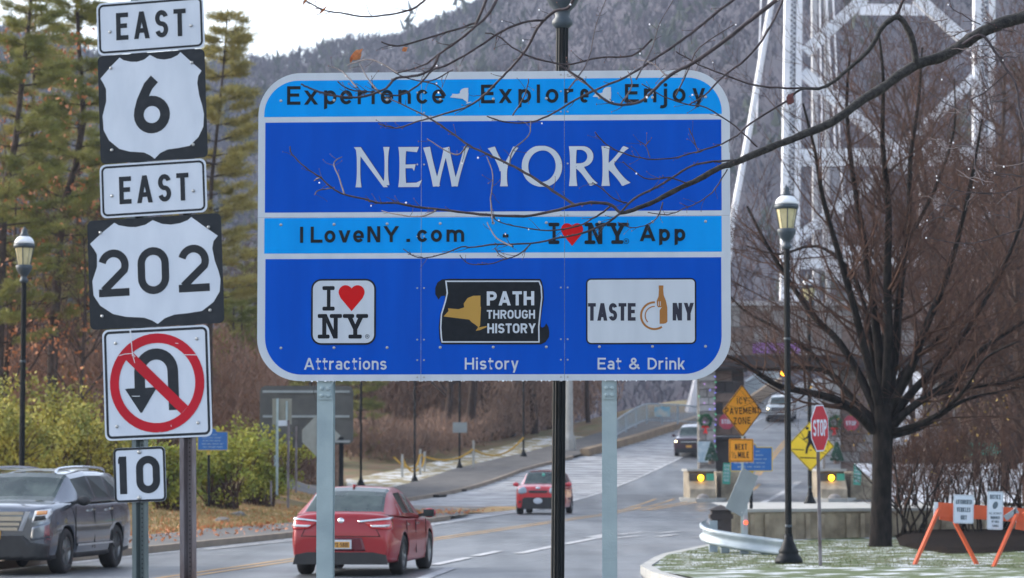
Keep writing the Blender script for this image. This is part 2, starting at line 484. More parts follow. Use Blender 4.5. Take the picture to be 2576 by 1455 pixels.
        rib(arc(w - t * 1.6, -.12, t * 1.1, .12, 240, 360, 6) + [(Rt, xh - .02)]); S.append([arc(Rt, 1 - t * .35, t * .6, t * .6, 0, 330, 11)])
    elif ch == 'k': vert(L); S.append([dg(L + t * .5, .24, w - t * .65, xh, t)]); S.append([dg(w * .42, .42, w - t * .6, 0, t)])
    elif ch == 's':
        r = (xh - t) / 4; rib(arc(cx, X - r, rxl, r, 20, 262, 12) + arc(cx, B + r, rxl, r, 82, -160, 12))
    elif ch == 't':
        rib([(w * .38, .98), (w * .38, B + .12)] + arc(w * .38 + .14, B + .13, .14, .13, 180, 285, 6)); hor(xh - t * .4, 0, w)
    elif ch == 'v': h2 = t * .55; S.append([dg(h2, xh, cx, 0, t)]); S.append([dg(w - h2, xh, cx, 0, t)])
    elif ch == 'y':
        h2 = t * .55; S.append([dg(h2, xh, cx, 0, t)]); S.append([dg(w - h2, xh, w * .36, -.27, t)])
    elif ch == 'x': h2 = t * .6; S.append([dg(h2, xh, w - h2, 0, t)]); S.append([dg(h2, 0, w - h2, xh, t)])
    return S
class Print:
    """flat print on a sign face; every stroke a hair above the last so none is coplanar"""
    def __init__(s, frame=None, lift=0.003):
        s.mb = MB(); s.fr = frame; s.y = -lift; s.letters = []; s.cur = None
    def polys(s, ps):
        s.y -= 0.00006
        for p in ps: (s.cur or s.mb).flat(p, s.y)
    def glyph(s, ch, xl, xr, z0, h, t, rot=0.0, xh=.76):
        w = (xr - xl) / h
        if s.fr is not None: s.cur = MB(); s.letters.append(s.cur)
        for st in glyph(ch, w, t, xh):
            if not st: continue
            s.polys([[(xl + p[0] * h * math.cos(rot) - p[1] * h * math.sin(rot), z0 + p[0] * h * math.sin(rot) + p[1] * h * math.cos(rot)) for p in q] for q in st])
        s.cur = None
    def word(s, text, xl, xr, z0, h, t, gap=.16, rot=0.0, xh=.76):
        ws = [W0.get(c, .7) for c in text]
        fixed = [t if c in 'Il1i.' else 0 for c in text]
        tot = sum(ws) + gap * (len(text) - 1)
        k = (xr - xl) / h / tot
        x = 0.0
        for c, w in zip(text, ws):
            if c != ' ':
                a = x * k * h
                if c in 'Ili': w_ = max(t, w * k)
                else: w_ = w * k
                s.glyph(c, xl + a * math.cos(rot), xl + a * math.cos(rot) + w_ * h, z0 + a * math.sin(rot), h, t, rot, xh)
            x += w + gap
    def pword(s, text, u0, v0, u1, v1, hpx, t, **k):
        """word from pixel baseline start (u0,v0) to end (u1,v1) with cap height hpx"""
        a = s.fr.inv(u0, v0); b = s.fr.inv(u1, v1); c = s.fr.inv(u0, v0 - hpx)
        h = math.hypot(c[0] - a[0], c[1] - a[1])
        rot = math.atan2(b[1] - a[1], b[0] - a[0])
        s.word(text, a[0], a[0] + math.hypot(b[0] - a[0], b[1] - a[1]), a[1], h, t, rot=rot, **k)
    def pglyphs(s, items, v0, v1, u_a, u_b, hpx, t, **k):
        """items: (char, uL, uR); baseline v0 at u_a to v1 at u_b"""
        for ch, ul, ur in items:
            v = v0 + (v1 - v0) * (ul - u_a) / (u_b - u_a)
            a = s.fr.inv(ul, v); b = s.fr.inv(ur, v); c = s.fr.inv(ul, v - hpx)
            s.glyph(ch, a[0], b[0], a[1], c[1] - a[1], t, **k)
    def poly_px(s, pts):
        s.polys([[s.fr.inv(u, v) for (u, v) in pts]])
    def build(s, name, m, parent):
        for l in s.letters: l.build('letter', m, parent)
        return s.mb.build(name, m, parent) if s.mb.f else None
def rrect(x0, z0, x1, z1, r, n=8):
    return arc(x1 - r, z1 - r, r, r, 0, 90, n) + arc(x0 + r, z1 - r, r, r, 90, 180, n) + arc(x0 + r, z0 + r, r, r, 180, 270, n) + arc(x1 - r, z0 + r, r, r, 270, 360, n)
def clip(poly, x0, z0, x1, z1):
    def cut(ps, ins, inter):
        out = []
        for i in range(len(ps)):
            a, b = ps[i - 1], ps[i]
            if ins(b):
                if not ins(a): out.append(inter(a, b))
                out.append(b)
            elif ins(a): out.append(inter(a, b))
        return out
    ix = lambda c: (lambda a, b: (c, a[1] + (b[1] - a[1]) * (c - a[0]) / (b[0] - a[0])))
    iz = lambda c: (lambda a, b: (a[0] + (b[0] - a[0]) * (c - a[1]) / (b[1] - a[1]), c))
    poly = cut(poly, lambda p: p[0] >= x0, ix(x0))
    if poly: poly = cut(poly, lambda p: p[0] <= x1, ix(x1))
    if poly: poly = cut(poly, lambda p: p[1] >= z0, iz(z0))
    if poly: poly = cut(poly, lambda p: p[1] <= z1, iz(z1))
    return poly

# ================================================================== THE BIG SIGN
big = thing('welcome_sign', 'large blue state welcome road sign on two galvanised steel posts', 'road sign', at(1243, 1169, 21.6), (0, 0, R(-3.3)))
big.location.z = 0.0
FB = Frame(big)
i_ = FB.inv
xl, ztl = i_(650, 300); xr, _ = i_(1836, 300)
zt = i_(1243, 180.5)[1]; zb = i_(1243, 958)[1]
outer = rrect(xl, zb, xr, zt, 0.335, 14)
s1x, s2x = i_(1059.5, 600)[0], i_(1420, 600)[0]
hz = i_(1243, 545)[1]
XS = [xl - 1, s1x, s2x, xr + 1]; ZS = [zb - 1, hz, zt + 1]
g = 0.0012
for i in range(3):
    for j in range(2):
        p = clip(outer, XS[i] + g, ZS[j] + g, XS[i + 1] - g, ZS[j + 1] - g)
        m = MB(); m.prism(p, 0.0, 0.004); m.build('panel', M_white, big)
def fieldpoly(u0, u1, v0, v1, rt=0, rb=0):
    x0, x1 = i_(u0, (v0 + v1) / 2)[0], i_(u1, (v0 + v1) / 2)[0]
    z1, z0 = i_(1243, v0)[1], i_(1243, v1)[1]
    a = [(x1, z1)] if not rt else arc(x1 - rt, z1 - rt, rt, rt, 0, 90, 12)
    b = [(x0, z1)] if not rt else arc(x0 + rt, z1 - rt, rt, rt, 90, 180, 12)
    c = [(x0, z0)] if not rb else arc(x0 + rb, z0 + rb, rb, rb, 180, 270, 12)
    d = [(x1, z0)] if not rb else arc(x1 - rb, z0 + rb, rb, rb, 270, 360, 12)
    return a + b + c + d
for poly, nm, mm in ((fieldpoly(665, 1815.5, 199.5, 291, rt=0.27), 'light_blue_band', M_cyan),
                     (fieldpoly(667, 1815, 305, 532.5), 'dark_blue_field', M_blue),
                     (fieldpoly(665, 1815.5, 546.5, 636), 'light_blue_band', M_cyan),
                     (fieldpoly(667, 1815, 650, 942, rb=0.29), 'dark_blue_field', M_blue)):
    m = MB()
    for i in range(3):
        p = clip(poly, XS[i] + g * 1.6, -50, XS[i + 1] - g * 1.6, 50)
        m.flat(p, -0.0012)
    m.build(nm, mm, big)
c3 = lambda x, y: (628.65 + .3672 * x, 157.2 + .3672 * y)
c4 = lambda x, y: (1225.9 + .3672 * x, 157.2 + .3672 * y)
c5 = lambda x, y: (628.65 + .2809 * x, 597.2 + .2809 * y)
c6 = lambda x, y: (1225.9 + .2809 * x, 597.2 + .2809 * y)
c12 = lambda x: 723 + .2196 * x
c13 = lambda x, y: (1225.9 + .2196 * x, 534.4 + .2196 * y)
P = Print(FB)
P.pglyphs([(c, c12(a), c12(b)) for c, a, b in (('E', -4, 150), ('x', 190, 352), ('p', 420, 562), ('e', 603, 747), ('r', 805, 915), ('i', 960, 1005),
          ('e', 1070, 1212), ('n', 1270, 1415), ('c', 1478, 1615), ('e', 1658, 1802), ('E', 2218, 2377))], 264.3, 260.3, 721, 1230, 46.8, .172)
P.pglyphs([(c, c4(a, 0)[0], c4(b, 0)[0]) for c, a, b in (('x', 78, 170), ('p', 213, 300), ('l', 337, 363), ('o', 400, 487), ('r', 528, 592), ('e', 637, 694),
          ('E', 943, 1038), ('n', 1073, 1158), ('j', 1183, 1232), ('o', 1270, 1358), ('y', 1405, 1493))], 260.1, 257.6, 1250, 1770, 46.5, .172)
P.pglyphs([(c, c3(a, 0)[0], c3(b, 0)[0]) for c, a, b in (('I', 343, 366), ('L', 417, 498), ('o', 511, 586), ('v', 607, 690), ('e', 708, 781), ('N', 805, 893), ('Y', 915, 1022),
          ('.', 1072, 1098), ('c', 1145, 1220), ('o', 1240, 1316), ('m', 1347, 1468))], 611.4, 608.5, 754, 1168, 40.4, .19)
P.pglyphs([('A', *[c13(x, 0)[0] for x in (1745, 1928)]), ('p', *[c13(x, 0)[0] for x in (1968, 2092)]), ('p', *[c13(x, 0)[0] for x in (2145, 2268)])], 607.3, 607, 1600, 1724, 40.4, .20)
P.poly_px([c13(178, 252), c13(243, 252), c13(243, 290), c13(178, 290)])
P.build('dash', M_black, big)
P = Print(FB, .0045)
for txt, a, b, va in (('Attractions', c5(485, 0)[0], c5(1225, 0)[0], 930.5), ('History', 1169.4, 1304.6, 930), ('Eat & Drink', 1503.4, 1723, 930)):
    P.pword(txt, a, va, b, va, 29.5, .155, gap=.13)
# flared capitals NEW YORK
def flare(pts, wm, we, n=8):
    (x0, y0), (x1, y1) = pts
    q = []; w = []
    for i in range(n + 1):
        s = i / n; q.append((x0 + (x1 - x0) * s, y0 + (y1 - y0) * s)); w.append(wm + (we - wm) * abs(2 * s - 1) ** 3)
    return ribbon(q, w)
def fl(ch, ul, ur, vt, vb, P, off=0):
    (a, zb_), (b, _) = FB.inv(ul + off, vb - off), FB.inv(ur + off, vb - off)
    zt_ = FB.inv(ul + off, vt - off)[1]
    h = zt_ - zb_; w = (b - a) / h
    S = []
    if ch == 'N':
        S = [flare([(.12, 0), (.12, .98)], .085, .15), flare([(w - .10, .05), (w - .10, 1)], .085, .16), [[(0, 1), (.17, 1), (w - .06, .0), (w - .17, .0)]]]
    elif ch == 'E':
        S = [flare([(.10, 0), (.10, 1)], .15, .21), [[(.1, 1), (w - .08, 1), (w - .13, .87), (.16, .90)]], [[(.1, .56), (w - .16, .57), (w - .2, .40), (w - .24, .47), (.1, .47)]], [[(.05, 0), (w - .08, 0), (w, .18), (w - .14, .11), (.1, .10)]]]
    elif ch == 'W':
        S = [flare([(.09, 1), (.34, 0)], .14, .18), flare([(.34, 0), (w * .5, .96)], .09, .13), flare([(w * .5, .98), (w - .36, 0)], .13, .16), flare([(w - .36, 0), (w - .07, 1)], .09, .14)]
    elif ch == 'Y':
        S = [flare([(.08, 1), (w * .5, .42)], .13, .2), flare([(w - .07, 1), (w * .5, .42)], .09, .15), flare([(w * .52, 0), (w * .52, .5)], .15, .2)]
    elif ch == 'O':
        q = arc(w / 2, .5, w / 2 - .075, .5 - .05, 0, 360, 40)[:-1]
        S = [ribbon(q, [.11 + .05 * abs(math.cos(2 * math.pi * i / 40 + .3)) for i in range(40)], True)]
    elif ch == 'R':
        S = [flare([(.12, 0), (.12, 1)], .15, .21), ribbon([(.1, .955)] + arc(w * .42, .74, w * .30, .215, 90, -90, 12) + [(.14, .53)], [.09] + [.09 + .06 * math.sin(math.pi * i / 12) for i in range(13)] + [.07]), flare([(w * .34, .52), (w - .12, 0)], .14, .22)]
    elif ch == 'K':
        S = [flare([(.12, 0), (.12, 1)], .15, .21), flare([(.2, .48), (w - .14, 1)], .09, .17), flare([(.22, .52), (w - .13, 0)], .15, .24)]
    P.cur = MB(); P.letters.append(P.cur)
    for st in S: P.polys([[(a + p[0] * h, zb_ + min(1.0, max(0.0, p[1])) * h) for p in q] for q in st])
    P.cur = None
NYW = (('N', 890, 982, 371, 472), ('E', 1002.5, 1062, 370.7, 471.5), ('W', 1064, 1181, 370, 470.6), ('Y', 1227.7, 1305, 369.5, 469.6), ('O', 1313, 1414, 368, 470.5), ('R', 1429.7, 1507, 368.7, 468.8), ('K', 1511.6, 1590, 368.4, 468.4))
Q = Print(FB, .0025)
for a in NYW: fl(*a, Q, off=1.3)
Q.build('letter_shadow_print', mat('dark_blue_print', (0.0, 0.015, 0.16), None, 0.5), big)
for a in NYW: fl(*a, P)
NYS = [(1735, 710), (1780, 660), (1775, 637), (1870, 645), (1920, 628), (1915, 595), (1950, 545), (2000, 525), (2065, 523), (2065, 620), (2070, 625), (2062, 790), (2050, 808), (2120, 795), (2122, 805), (2060, 832), (2023, 838), (2045, 805), (2015, 780), (1985, 760), (1965, 738)]
for (u0, v0, u1, v1) in ((1132, 222, 1186, 262), (1491, 219.6, 1545, 260.5)):
    P.poly_px([(u0 + (x - 1735) / 387 * (u1 - u0), v0 + (y - 523) / 315 * (v1 - v0)) for x, y in NYS])
P.build('state_outline', M_white, big)
# slab-serif I heart NY
def cap_(P, u0, v0, u1, v1, r):
    a = FB.inv(u0, v1); b = FB.inv(u1, v0)
    r = r / 324.
    P.polys([rrect(a[0], a[1], b[0], b[1], min(r, (b[1] - a[1]) / 2.01, (b[0] - a[0]) / 2.01), 4)])
def heart(P, u0, v0, u1, v1):
    w, h = u1 - u0, v1 - v0; r = w * .27
    q = [(u0 + w / 2, v1), (u0 + w * .08, v0 + h * .5)] + [(u0 + r + r * math.cos(R(a)), v0 + r - r * math.sin(R(a))) for a in range(195, 30, -15)]
    q += [(u0 + w / 2, v0 + h * .12)] + [(u1 - r + r * math.cos(R(a)), v0 + r - r * math.sin(R(a))) for a in range(150, -16, -15)] + [(u0 + w * .92, v0 + h * .5)]
    P.poly_px(q)
def slab(P, f, I, N, Y, reg):
    """all coordinates in crop pixels mapped by f; I=(x0,x1,y0,y1,st) N,Y likewise"""
    def b(x0, y0, x1, y1, r=3.5): cap_(P, *f(x0, y0), *f(x1, y1), r)
    x0, x1, y0, y1, sa, sb, t = I
    P.cur = MB(); P.letters.append(P.cur)
    b(x0, y0, x1, y0 + t); b(x0, y1 - t, x1, y1); b(sa, y0 + 2, sb, y1 - 2, .1)
    x0, x1, y0, y1, l0, l1, r0, r1, s1, s2, t = N
    P.cur = MB(); P.letters.append(P.cur)
    b(x0, y0, l1 + 8, y0 + t); b(x0, y1 - t, s1, y1); b(s2, y0, x1, y0 + t); b(l0, y0 + 2, l1, y1 - 2, .1); b(r0, y0 + 2, r1, y1 - 1, 1)
    P.poly_px([f(l0 + 4, y0 + 1), f(l1 + 2, y0 + 1), f(r1 - 2, y1), f(r0 - 2, y1)])
    x0, x1, y0, y1, a1, a2, s0, s1, b0, b1, t = Y
    P.cur = MB(); P.letters.append(P.cur)
    b(x0, y0, a1, y0 + t); b(a2, y0, x1, y0 + t); b(b0, y1 - t, b1, y1); b(s0, (y0 + y1) / 2, s1, y1 - 2, .1)
    ym = y0 + (y1 - y0) * .62; xm = (s0 + s1) / 2; w = (s1 - s0) * .58; xa = (x0 + a1) / 2; xb = (x1 + a2) / 2
    P.poly_px([f(xa - w, y0 + 4), f(xa + w, y0 + 4), f(xm + w * .9, ym), f(xm - w * .9, ym)])
    P.poly_px([f(xb - w, y0 + 4), f(xb + w, y0 + 4), f(xm + w * .9, ym), f(xm - w * .9, ym)])
    P.cur = None
    (cx, cy, r) = reg
    q = [FB.inv(*f(cx + r * math.cos(R(a)), cy + r * math.sin(R(a)))) for a in range(0, 360, 20)]
    P.polys(ribbon(q, 0.0035, True))
    c = FB.inv(*f(cx - r * .35, cy + r * .5)); d = FB.inv(*f(cx + r * .4, cy + r * .5)); e = FB.inv(*f(cx, cy - r * .5))
    P.glyph('R', c[0], d[0], c[1], e[1] - c[1], .2)
P = Print(FB, .006)
slab(P, c13, (700, 826, 120, 365, 747, 783, 42), (1113, 1362, 120, 365, 1155, 1197, 1273, 1317, 1238, 1235, 42), (1365, 1622, 120, 363, 1480, 1500, 1467, 1510, 1420, 1557, 42), (1592, 331, 29))
P.build('slab_lettering', M_black, big)
P = Print(FB, .0064); heart(P, 1411.5, 562.3, 1467, 619); P.build('heart', M_heart, big)
def logo_plate(u0, v0, u1, v1, r, rim, mface, lift):
    a, b = FB.inv(u0, v1), FB.inv(u1, v0)
    m = MB(); m.prism(rrect(a[0], a[1], b[0], b[1], r / 324.), -lift, -.0014)
    o = m.build('logo_plate', M_black, big)
    q = rim / 324.
    m = MB(); m.flat(rrect(a[0] + q, a[1] + q, b[0] - q, b[1] - q, r / 324. - q), -lift - .0006); m.build('logo_face', mface, o)
    return o
lp = logo_plate(*c5(547, 372), *c5(1130, 965), 26, 4.6, M_white, .004)
P = Print(FB, .0055)
slab(P, c5, (650, 760, 438, 658, 690, 723, 36), (608, 826, 688, 908, 648, 686, 750, 788, 715, 716, 36), (833, 1060, 688, 908, 935, 952, 925, 963, 883, 1003, 36), (1052, 889, 17))
P.build('slab_lettering', M_black, lp)
P = Print(FB, .0058); heart(P, *c5(795, 430), *c5(1028, 663)); P.build('heart', M_heart, lp)
sc_ = [c5(*p) for p in ((1780, 372), (1720, 378), (1680, 405), (1660, 455), (1660, 510), (1690, 560), (1712, 528), (1748, 524), (1742, 590), (1705, 690), (1692, 800), (1698, 910), (1712, 952), (1735, 960))] + \
      [c6(*p) for p in ((480, 960), (520, 940), (552, 895), (556, 850), (548, 805), (528, 770), (512, 800), (492, 810), (478, 800), (480, 740), (490, 650), (506, 560), (505, 480), (490, 400), (475, 374))]
m = MB(); q = [FB.inv(*p) for p in sc_]; m.prism(q, -.0036, -.0014)
sp_ = m.build('scroll_plate', M_black, big)
P = Print(FB, .0040)
line = [c5(1756, 395), c5(1768, 500), c5(1750, 580), (c5(1716, 690)), c5(1709, 810), c5(1716, 905), c5(1722, 938), c6(463, 938), c6(461, 800), c6(476, 650), c6(488, 540), c6(482, 440), c6(464, 395)]
P.polys(ribbon([FB.inv(*p) for p in line], .0105, True))
P.pword('PATH', 1224.7, 769.2, 1344, 768.6, 35.6, .215, gap=.12)
P.pword('THROUGH', 1224.7, 802.4, 1346, 802.2, 22.0, .19, gap=.12)
P.pword('HISTORY', 1226, 838.8, 1348, 838.6, 24.5, .195, gap=.12)
P.build('scroll_lettering', M_white, sp_)
P = Print(FB, .0040); P.poly_px([c5(*p) for p in NYS]); P.build('state_outline', M_gold, sp_)
lp2 = logo_plate(*c6(885, 365), *c6(1870, 960), 13, 3.7, M_white, .004)
P = Print(FB, .0052)
P.pword('TASTE', *c6(902, 748), *c6(1328, 748), 44.3, .20, gap=.12)
P.pword('NY', *c6(1660, 746), *c6(1850, 746), 44.3, .20, gap=.14)
P.build('print', mat('navy_print', (.01, .012, .035), None, .5), lp2)
P = Print(FB, .0052)
P.poly_px([c6(*p) for p in ((1535, 432), (1577, 432), (1577, 460), (1575, 462), (1580, 520), (1600, 570), (1612, 630), (1613, 755), (1600, 770), (1580, 775), (1543, 776), (1543, 655), (1552, 640), (1563, 628), (1530, 628), (1520, 615), (1517, 570), (1533, 530), (1537, 462), (1535, 460))])
cc = lambda r, a: FB.inv(*c6(1497 + r * math.cos(R(a)), 703 - r * math.sin(R(a))))
P.polys(ribbon([cc(120, a) for a in range(88, 308, 8)], .0160))
P.polys(ribbon([cc(83, a) for a in range(88, 230, 8)], .0085))
P.build('bottle_and_plate_print', M_brownprint, lp2)
P = Print(FB, .0056)
for x in (1531, 1547): P.poly_px([c6(x, 575), c6(x + 5, 575), c6(x + 5, 615), c6(x, 615)])
P.build('fork_tines', M_white, lp2)
# bolts
m = MB(); m.lathe([(.012, 0), (.012, .003), (.0075, .0035), (.007, .009), (.004, .011)], 8); m.smooth = False
b0 = m.build('bolt', M_bolt, big)
b0.rotation_euler = (R(90), 0, 0)
first = True
def bolt(u, v, s=1.0):
    global first
    x, z = FB.inv(u, v)
    o = b0 if first else b0.copy()
    if not first: col.objects.link(o)
    first = False
    o.location = (x, -.004, z); o.scale = (s, s, s)
for k in range(9):
    u = 706.9 + 133.5 * k
    for va, vb in ((254.3, 244.5), (566, 557.5), (876, 871.8)): bolt(u, va + (vb - va) * k / 8, .95)
for k, u in enumerate((1049.9, 1066.8, 1411, 1428.2)):
    for v in (191.5, 233.5, 284.5, 414.5, 544.3, 595.5, 725.3, 855, 906.5, 949.3):
        bolt(u, v - (0 if k < 2 else 2.0) * (1169 - v) / 600, .62)
# hanging water drops along the lower edge
m = MB()
for k in range(80):
    x = random.uniform(xl + .36, xr - .36); m.ball((x, .001, zb - .003), random.uniform(.003, .0055), 5)
tag(m.build('water_drops', M_drop, big), kind='stuff')
m = MB(); m.smooth = True
for (u, v) in ((1105 * .3517 / 1.0 + 628.65, 950), (880, 660), (940, 720)):
    pass
# posts: wide-flange steel with a hinge plate and four big bolts under the panel
for k, (u0, u1) in enumerate(((796, 838), (1514, 1551))):
    x0, x1 = i_(u0, 1100)[0], i_(u1, 1100)[0]
    if k == 0: x1 = i_(837, 1100)[0]
    cx = (x0 + x1) / 2; w = x1 - x0
    m = MB()
    m.box((cx, .030, (zt - .25) / 2), (w, .010, zt - .25 - .0)); m.box((cx, .14, (zt - .25) / 2), (w, .010, zt - .25))
    m.box((cx, .085, (zt - .25) / 2), (.009, .1, zt - .25))
    pt = m.build('post', M_galv, big)
    zc = i_(1243, 986)[1]
    m = MB(); m.box((cx - .002, .019, zc), (w * .84, .012, .118)); pl = m.build('hinge_plate', M_galv, pt)
    for dx in (-1, 1):
        for dz in (-1, 1):
            m = MB(); m.lathe([(.017, 0), (.017, .004), (.0145, .005), (.0145, .014), (.01, .016)], 6)
            o = m.build('hinge_bolt', M_galv, pt); o.rotation_euler = (R(90), 0, 0); o.location = (cx + dx * w * .2, .013, zc + dz * .028)
    m = MB(); sg = -1 if k == 0 else 1
    m.tube([(cx + sg * w * .5, .02, zc + .09), (cx + sg * w * .68, .03, zc + .04), (cx + sg * w * .72, .03, zc), (cx + sg * w * .6, .02, zc - .055), (cx + sg * w * .5, .03, zc - .07)], .0018, 5)
    m.build('wire', M_blk, pt)
m = MB()
for v in (250, 560, 872):
    z = i_(1243, v)[1]; m.box(((xl + xr) / 2, .014, z), (xr - xl - .3, .02, .05))
m.build('stiffener', M_galv, big)

# ================================================================== ROUTE SIGNS
rs = thing('route_sign_post', 'route shields EAST 6 and EAST 202 above a no u-turn sign on two perforated posts', 'road sign', at(396, 1169, 15.5), (0, R(-2.35), R(-12)))
rs.location.z = 0.0
d0 = at(396, 960, 15.5); rs.location = Vector((d0.x + 0.11, d0.y, 0))
FR = Frame(rs)
def bx(pts):
    q = [FR.inv(*p) for p in pts]   # TL TR BR BL
    return ((q[0][0] + q[3][0]) / 2, (q[2][1] + q[3][1]) / 2, (q[1][0] + q[2][0]) / 2, (q[0][1] + q[1][1]) / 2)
M_scr = mat('scratched_white', (.66, .70, .76), (.60, .64, .70), .5, scale=9)
def plate(name, corners, mb_, r, y=0.0, label=None):
    x0, z0, x1, z1 = bx(corners)
    m = MB(); m.prism(rrect(x0, z0, x1, z1, r, 6), y, y + .003)
    o = m.build(name, mb_, rs)
    if label: o['label'] = label
    return o, (x0, z0, x1, z1)
def rim(o, b, inset, w, r, mm, y, name='border'):
    x0, z0, x1, z1 = b
    q = rrect(x0 + inset + w / 2, z0 + inset + w / 2, x1 - inset - w / 2, z1 - inset - w / 2, r, 6)
    m = MB()
    for f in ribbon(q, w, True): m.flat(f, y)
    return m.build(name, mm, o)
def screw(o, u, v, s=1.0, mm=None):
    x, z = FR.inv(u, v)
    m = MB(); m.lathe([(.010 * s, 0), (.008 * s, .003), (.005 * s, .005)], 8)
    k = m.build('rivet', mm or M_bolt, o); k.rotation_euler = (R(90), 0, 0); k.location = (x, -.0035, z)
# east 1
for (cn, tx, rv) in (([(243, 4), (511, -6), (516, 123), (245, 139)], (293, 102, 468.5, 90.5, 68.5), ((277.5, 81), (481.5, 65))),
                     ([(250, 415), (518, 399), (521, 534), (254, 550)], (301, 514.5, 476, 504, 69), ((282.5, 493), (487, 480.5)))):
    o, b = plate('direction_plate', cn, M_shieldw, .035, label='white plate reading EAST')
    rim(o, b, .010, .012, .026, M_plateblack, -.0008)
    P = Print(FR, .0012); P.pword('EAST', *tx, .17, gap=.30); P.build('lettering', M_plateblack, o)
    for r_ in rv: screw(o, *r_)
SH = [(585, 277), (602, 290), (640, 299), (670, 300), (705, 290), (735, 268), (770, 287), (805, 292), (840, 286), (870, 272), (885, 257), (930, 300), (985, 350), (968, 375), (962, 410), (970, 470), (983, 520), (990, 560), (985, 620), (960, 670), (915, 712), (860, 722), (808, 728), (770, 745), (742, 772), (720, 755), (690, 741), (620, 736), (570, 722), (520, 680), (495, 630), (492, 560), (512, 490), (513, 430), (502, 405), (487, 378), (540, 320)]
# take out the tilt of the traced outline, then fit to each shield
TS = [(x - 740, (y - 515) + (x - 740) * .052) for x, y in SH]
tx0, tx1 = min(p[0] for p in TS), max(p[0] for p in TS); ty0, ty1 = min(p[1] for p in TS), max(p[1] for p in TS)
def shield(cn, box, txts, rv, lab):
    o, b = plate('shield_plate', cn, M_plateblack, .03, y=.0035, label=lab)
    x0, z0, x1, z1 = b
    iw, ih = (x1 - x0) * box[0], (z1 - z0) * box[1]
    cx, cz = (x0 + x1) / 2, (z0 + z1) / 2
    q = [(cx + (p[0] - (tx0 + tx1) / 2) / (tx1 - tx0) * iw, cz - (p[1] - (ty0 + ty1) / 2) / (ty1 - ty0) * ih) for p in TS]
    m = MB(); m.flat(q, .0024); m.build('white_shield', M_shieldw, o)
    P = Print(FR, -.0018)
    for t in txts: P.pglyphs(*t)
    P.build('numerals', M_plateblack, o)
    for r_ in rv: screw(o, *r_)
shield([(246, 140), (516, 124), (520, 397), (251.5, 412)], (.955, .965), [([('6', 338, 429)], 339, 338, 338, 430, 139, .185)],
       ((279.5, 171.5), (483, 158), (282, 378), (486.5, 364.5)), 'black square plate with white shield reading 6')
shield([(220, 555), (557, 537), (562, 814.5), (225, 828.6)], (.965, .955), [([('2', 249, 326), ('0', 348, 427), ('2', 450, 528)], 748.5, 736.5, 250, 451, 118.5, .165)],
       ((253, 586), (525, 572), (257.5, 796), (529, 781)), 'wide black plate with white shield reading 202')
o, b = plate('prohibition_plate', [(257.5, 831), (526.6, 817), (533, 1098), (264, 1110)], M_shieldw, .035, label='white square plate with no u-turn symbol')
rim(o, b, .010, .014, .026, M_plateblack, -.0008)
cx, cz = (b[0] + b[2]) / 2 + .001, (b[1] + b[3]) / 2 + .0
Wd = (b[2] - b[0]); k_ = Wd / 534.0         # metres per crop pixel
P = Print(FR, .0012)
fx = lambda x, y: (cx + (x - 787) * k_, cz - (y - 480) * k_)
P.polys(ribbon([fx(701, 505)] + [fx(701, 440)] + [fx(784 - 83 * math.cos(R(a)), 425 - 83 * math.sin(R(a))) for a in range(0, 181, 12)] + [fx(869, 612)], 53 * k_))
P.polys([[fx(626, 502), fx(640, 500), fx(778, 500), fx(781, 508), fx(708, 618), fx(700, 618)]])
P.build('u_turn_arrow', M_plateblack, o)
P = Print(FR, .0022)
P.polys(ribbon([(cx + 213 * k_ * math.cos(R(a)), cz + 213 * k_ * math.sin(R(a))) for a in range(0, 360, 8)], 45 * k_, True))
P.polys(ribbon([fx(650, 343), fx(920, 614)], 50 * k_))
P.build('red_ring', M_red, o)
P = Print(FR, .003)
sc = lambda *pts: P.polys(ribbon([fx(*p) for p in pts], 3.2 * k_))
sc((660, 222), (662, 260), (667, 300), (671, 345), (680, 380)); sc((600, 342), (630, 335), (668, 334), (683, 352)); sc((920, 352), (990, 357)); sc((664, 222), (669, 345))
sc((885, 296), (900, 298)); sc((850, 682), (852, 690)); sc((790, 715), (798, 714)); sc((660, 537), (700, 539))
P.build('scratches', M_scr, o)['kind'] = 'stuff'
for r_ in ((291.5, 864), (496, 852.5), (295, 1073.5), (499, 1064)): screw(o, *r_, 1.0)
o, b = plate('number_plate', [(285, 1128), (416.5, 1123), (418.5, 1261), (289, 1266)], M_shieldw, .03, y=-.004, label='small white plate reading 10')
rim(o, b, .001, .013, .022, M_plateblack, -.0050)
P = Print(FR, .0052); P.pglyphs([('1', 300, 321), ('0', 344.6, 404.5)], 1244, 1241, 300, 400, 94.5, .2); P.build('numerals', M_plateblack, o)
for r_ in ((351.5, 1137.5), (351.5, 1253)):
    screw(o, *r_, 1.3)
    o.children[-1].location.y = -.0075
M_hole = mat('hole', (.01, .01, .01), None, .9)
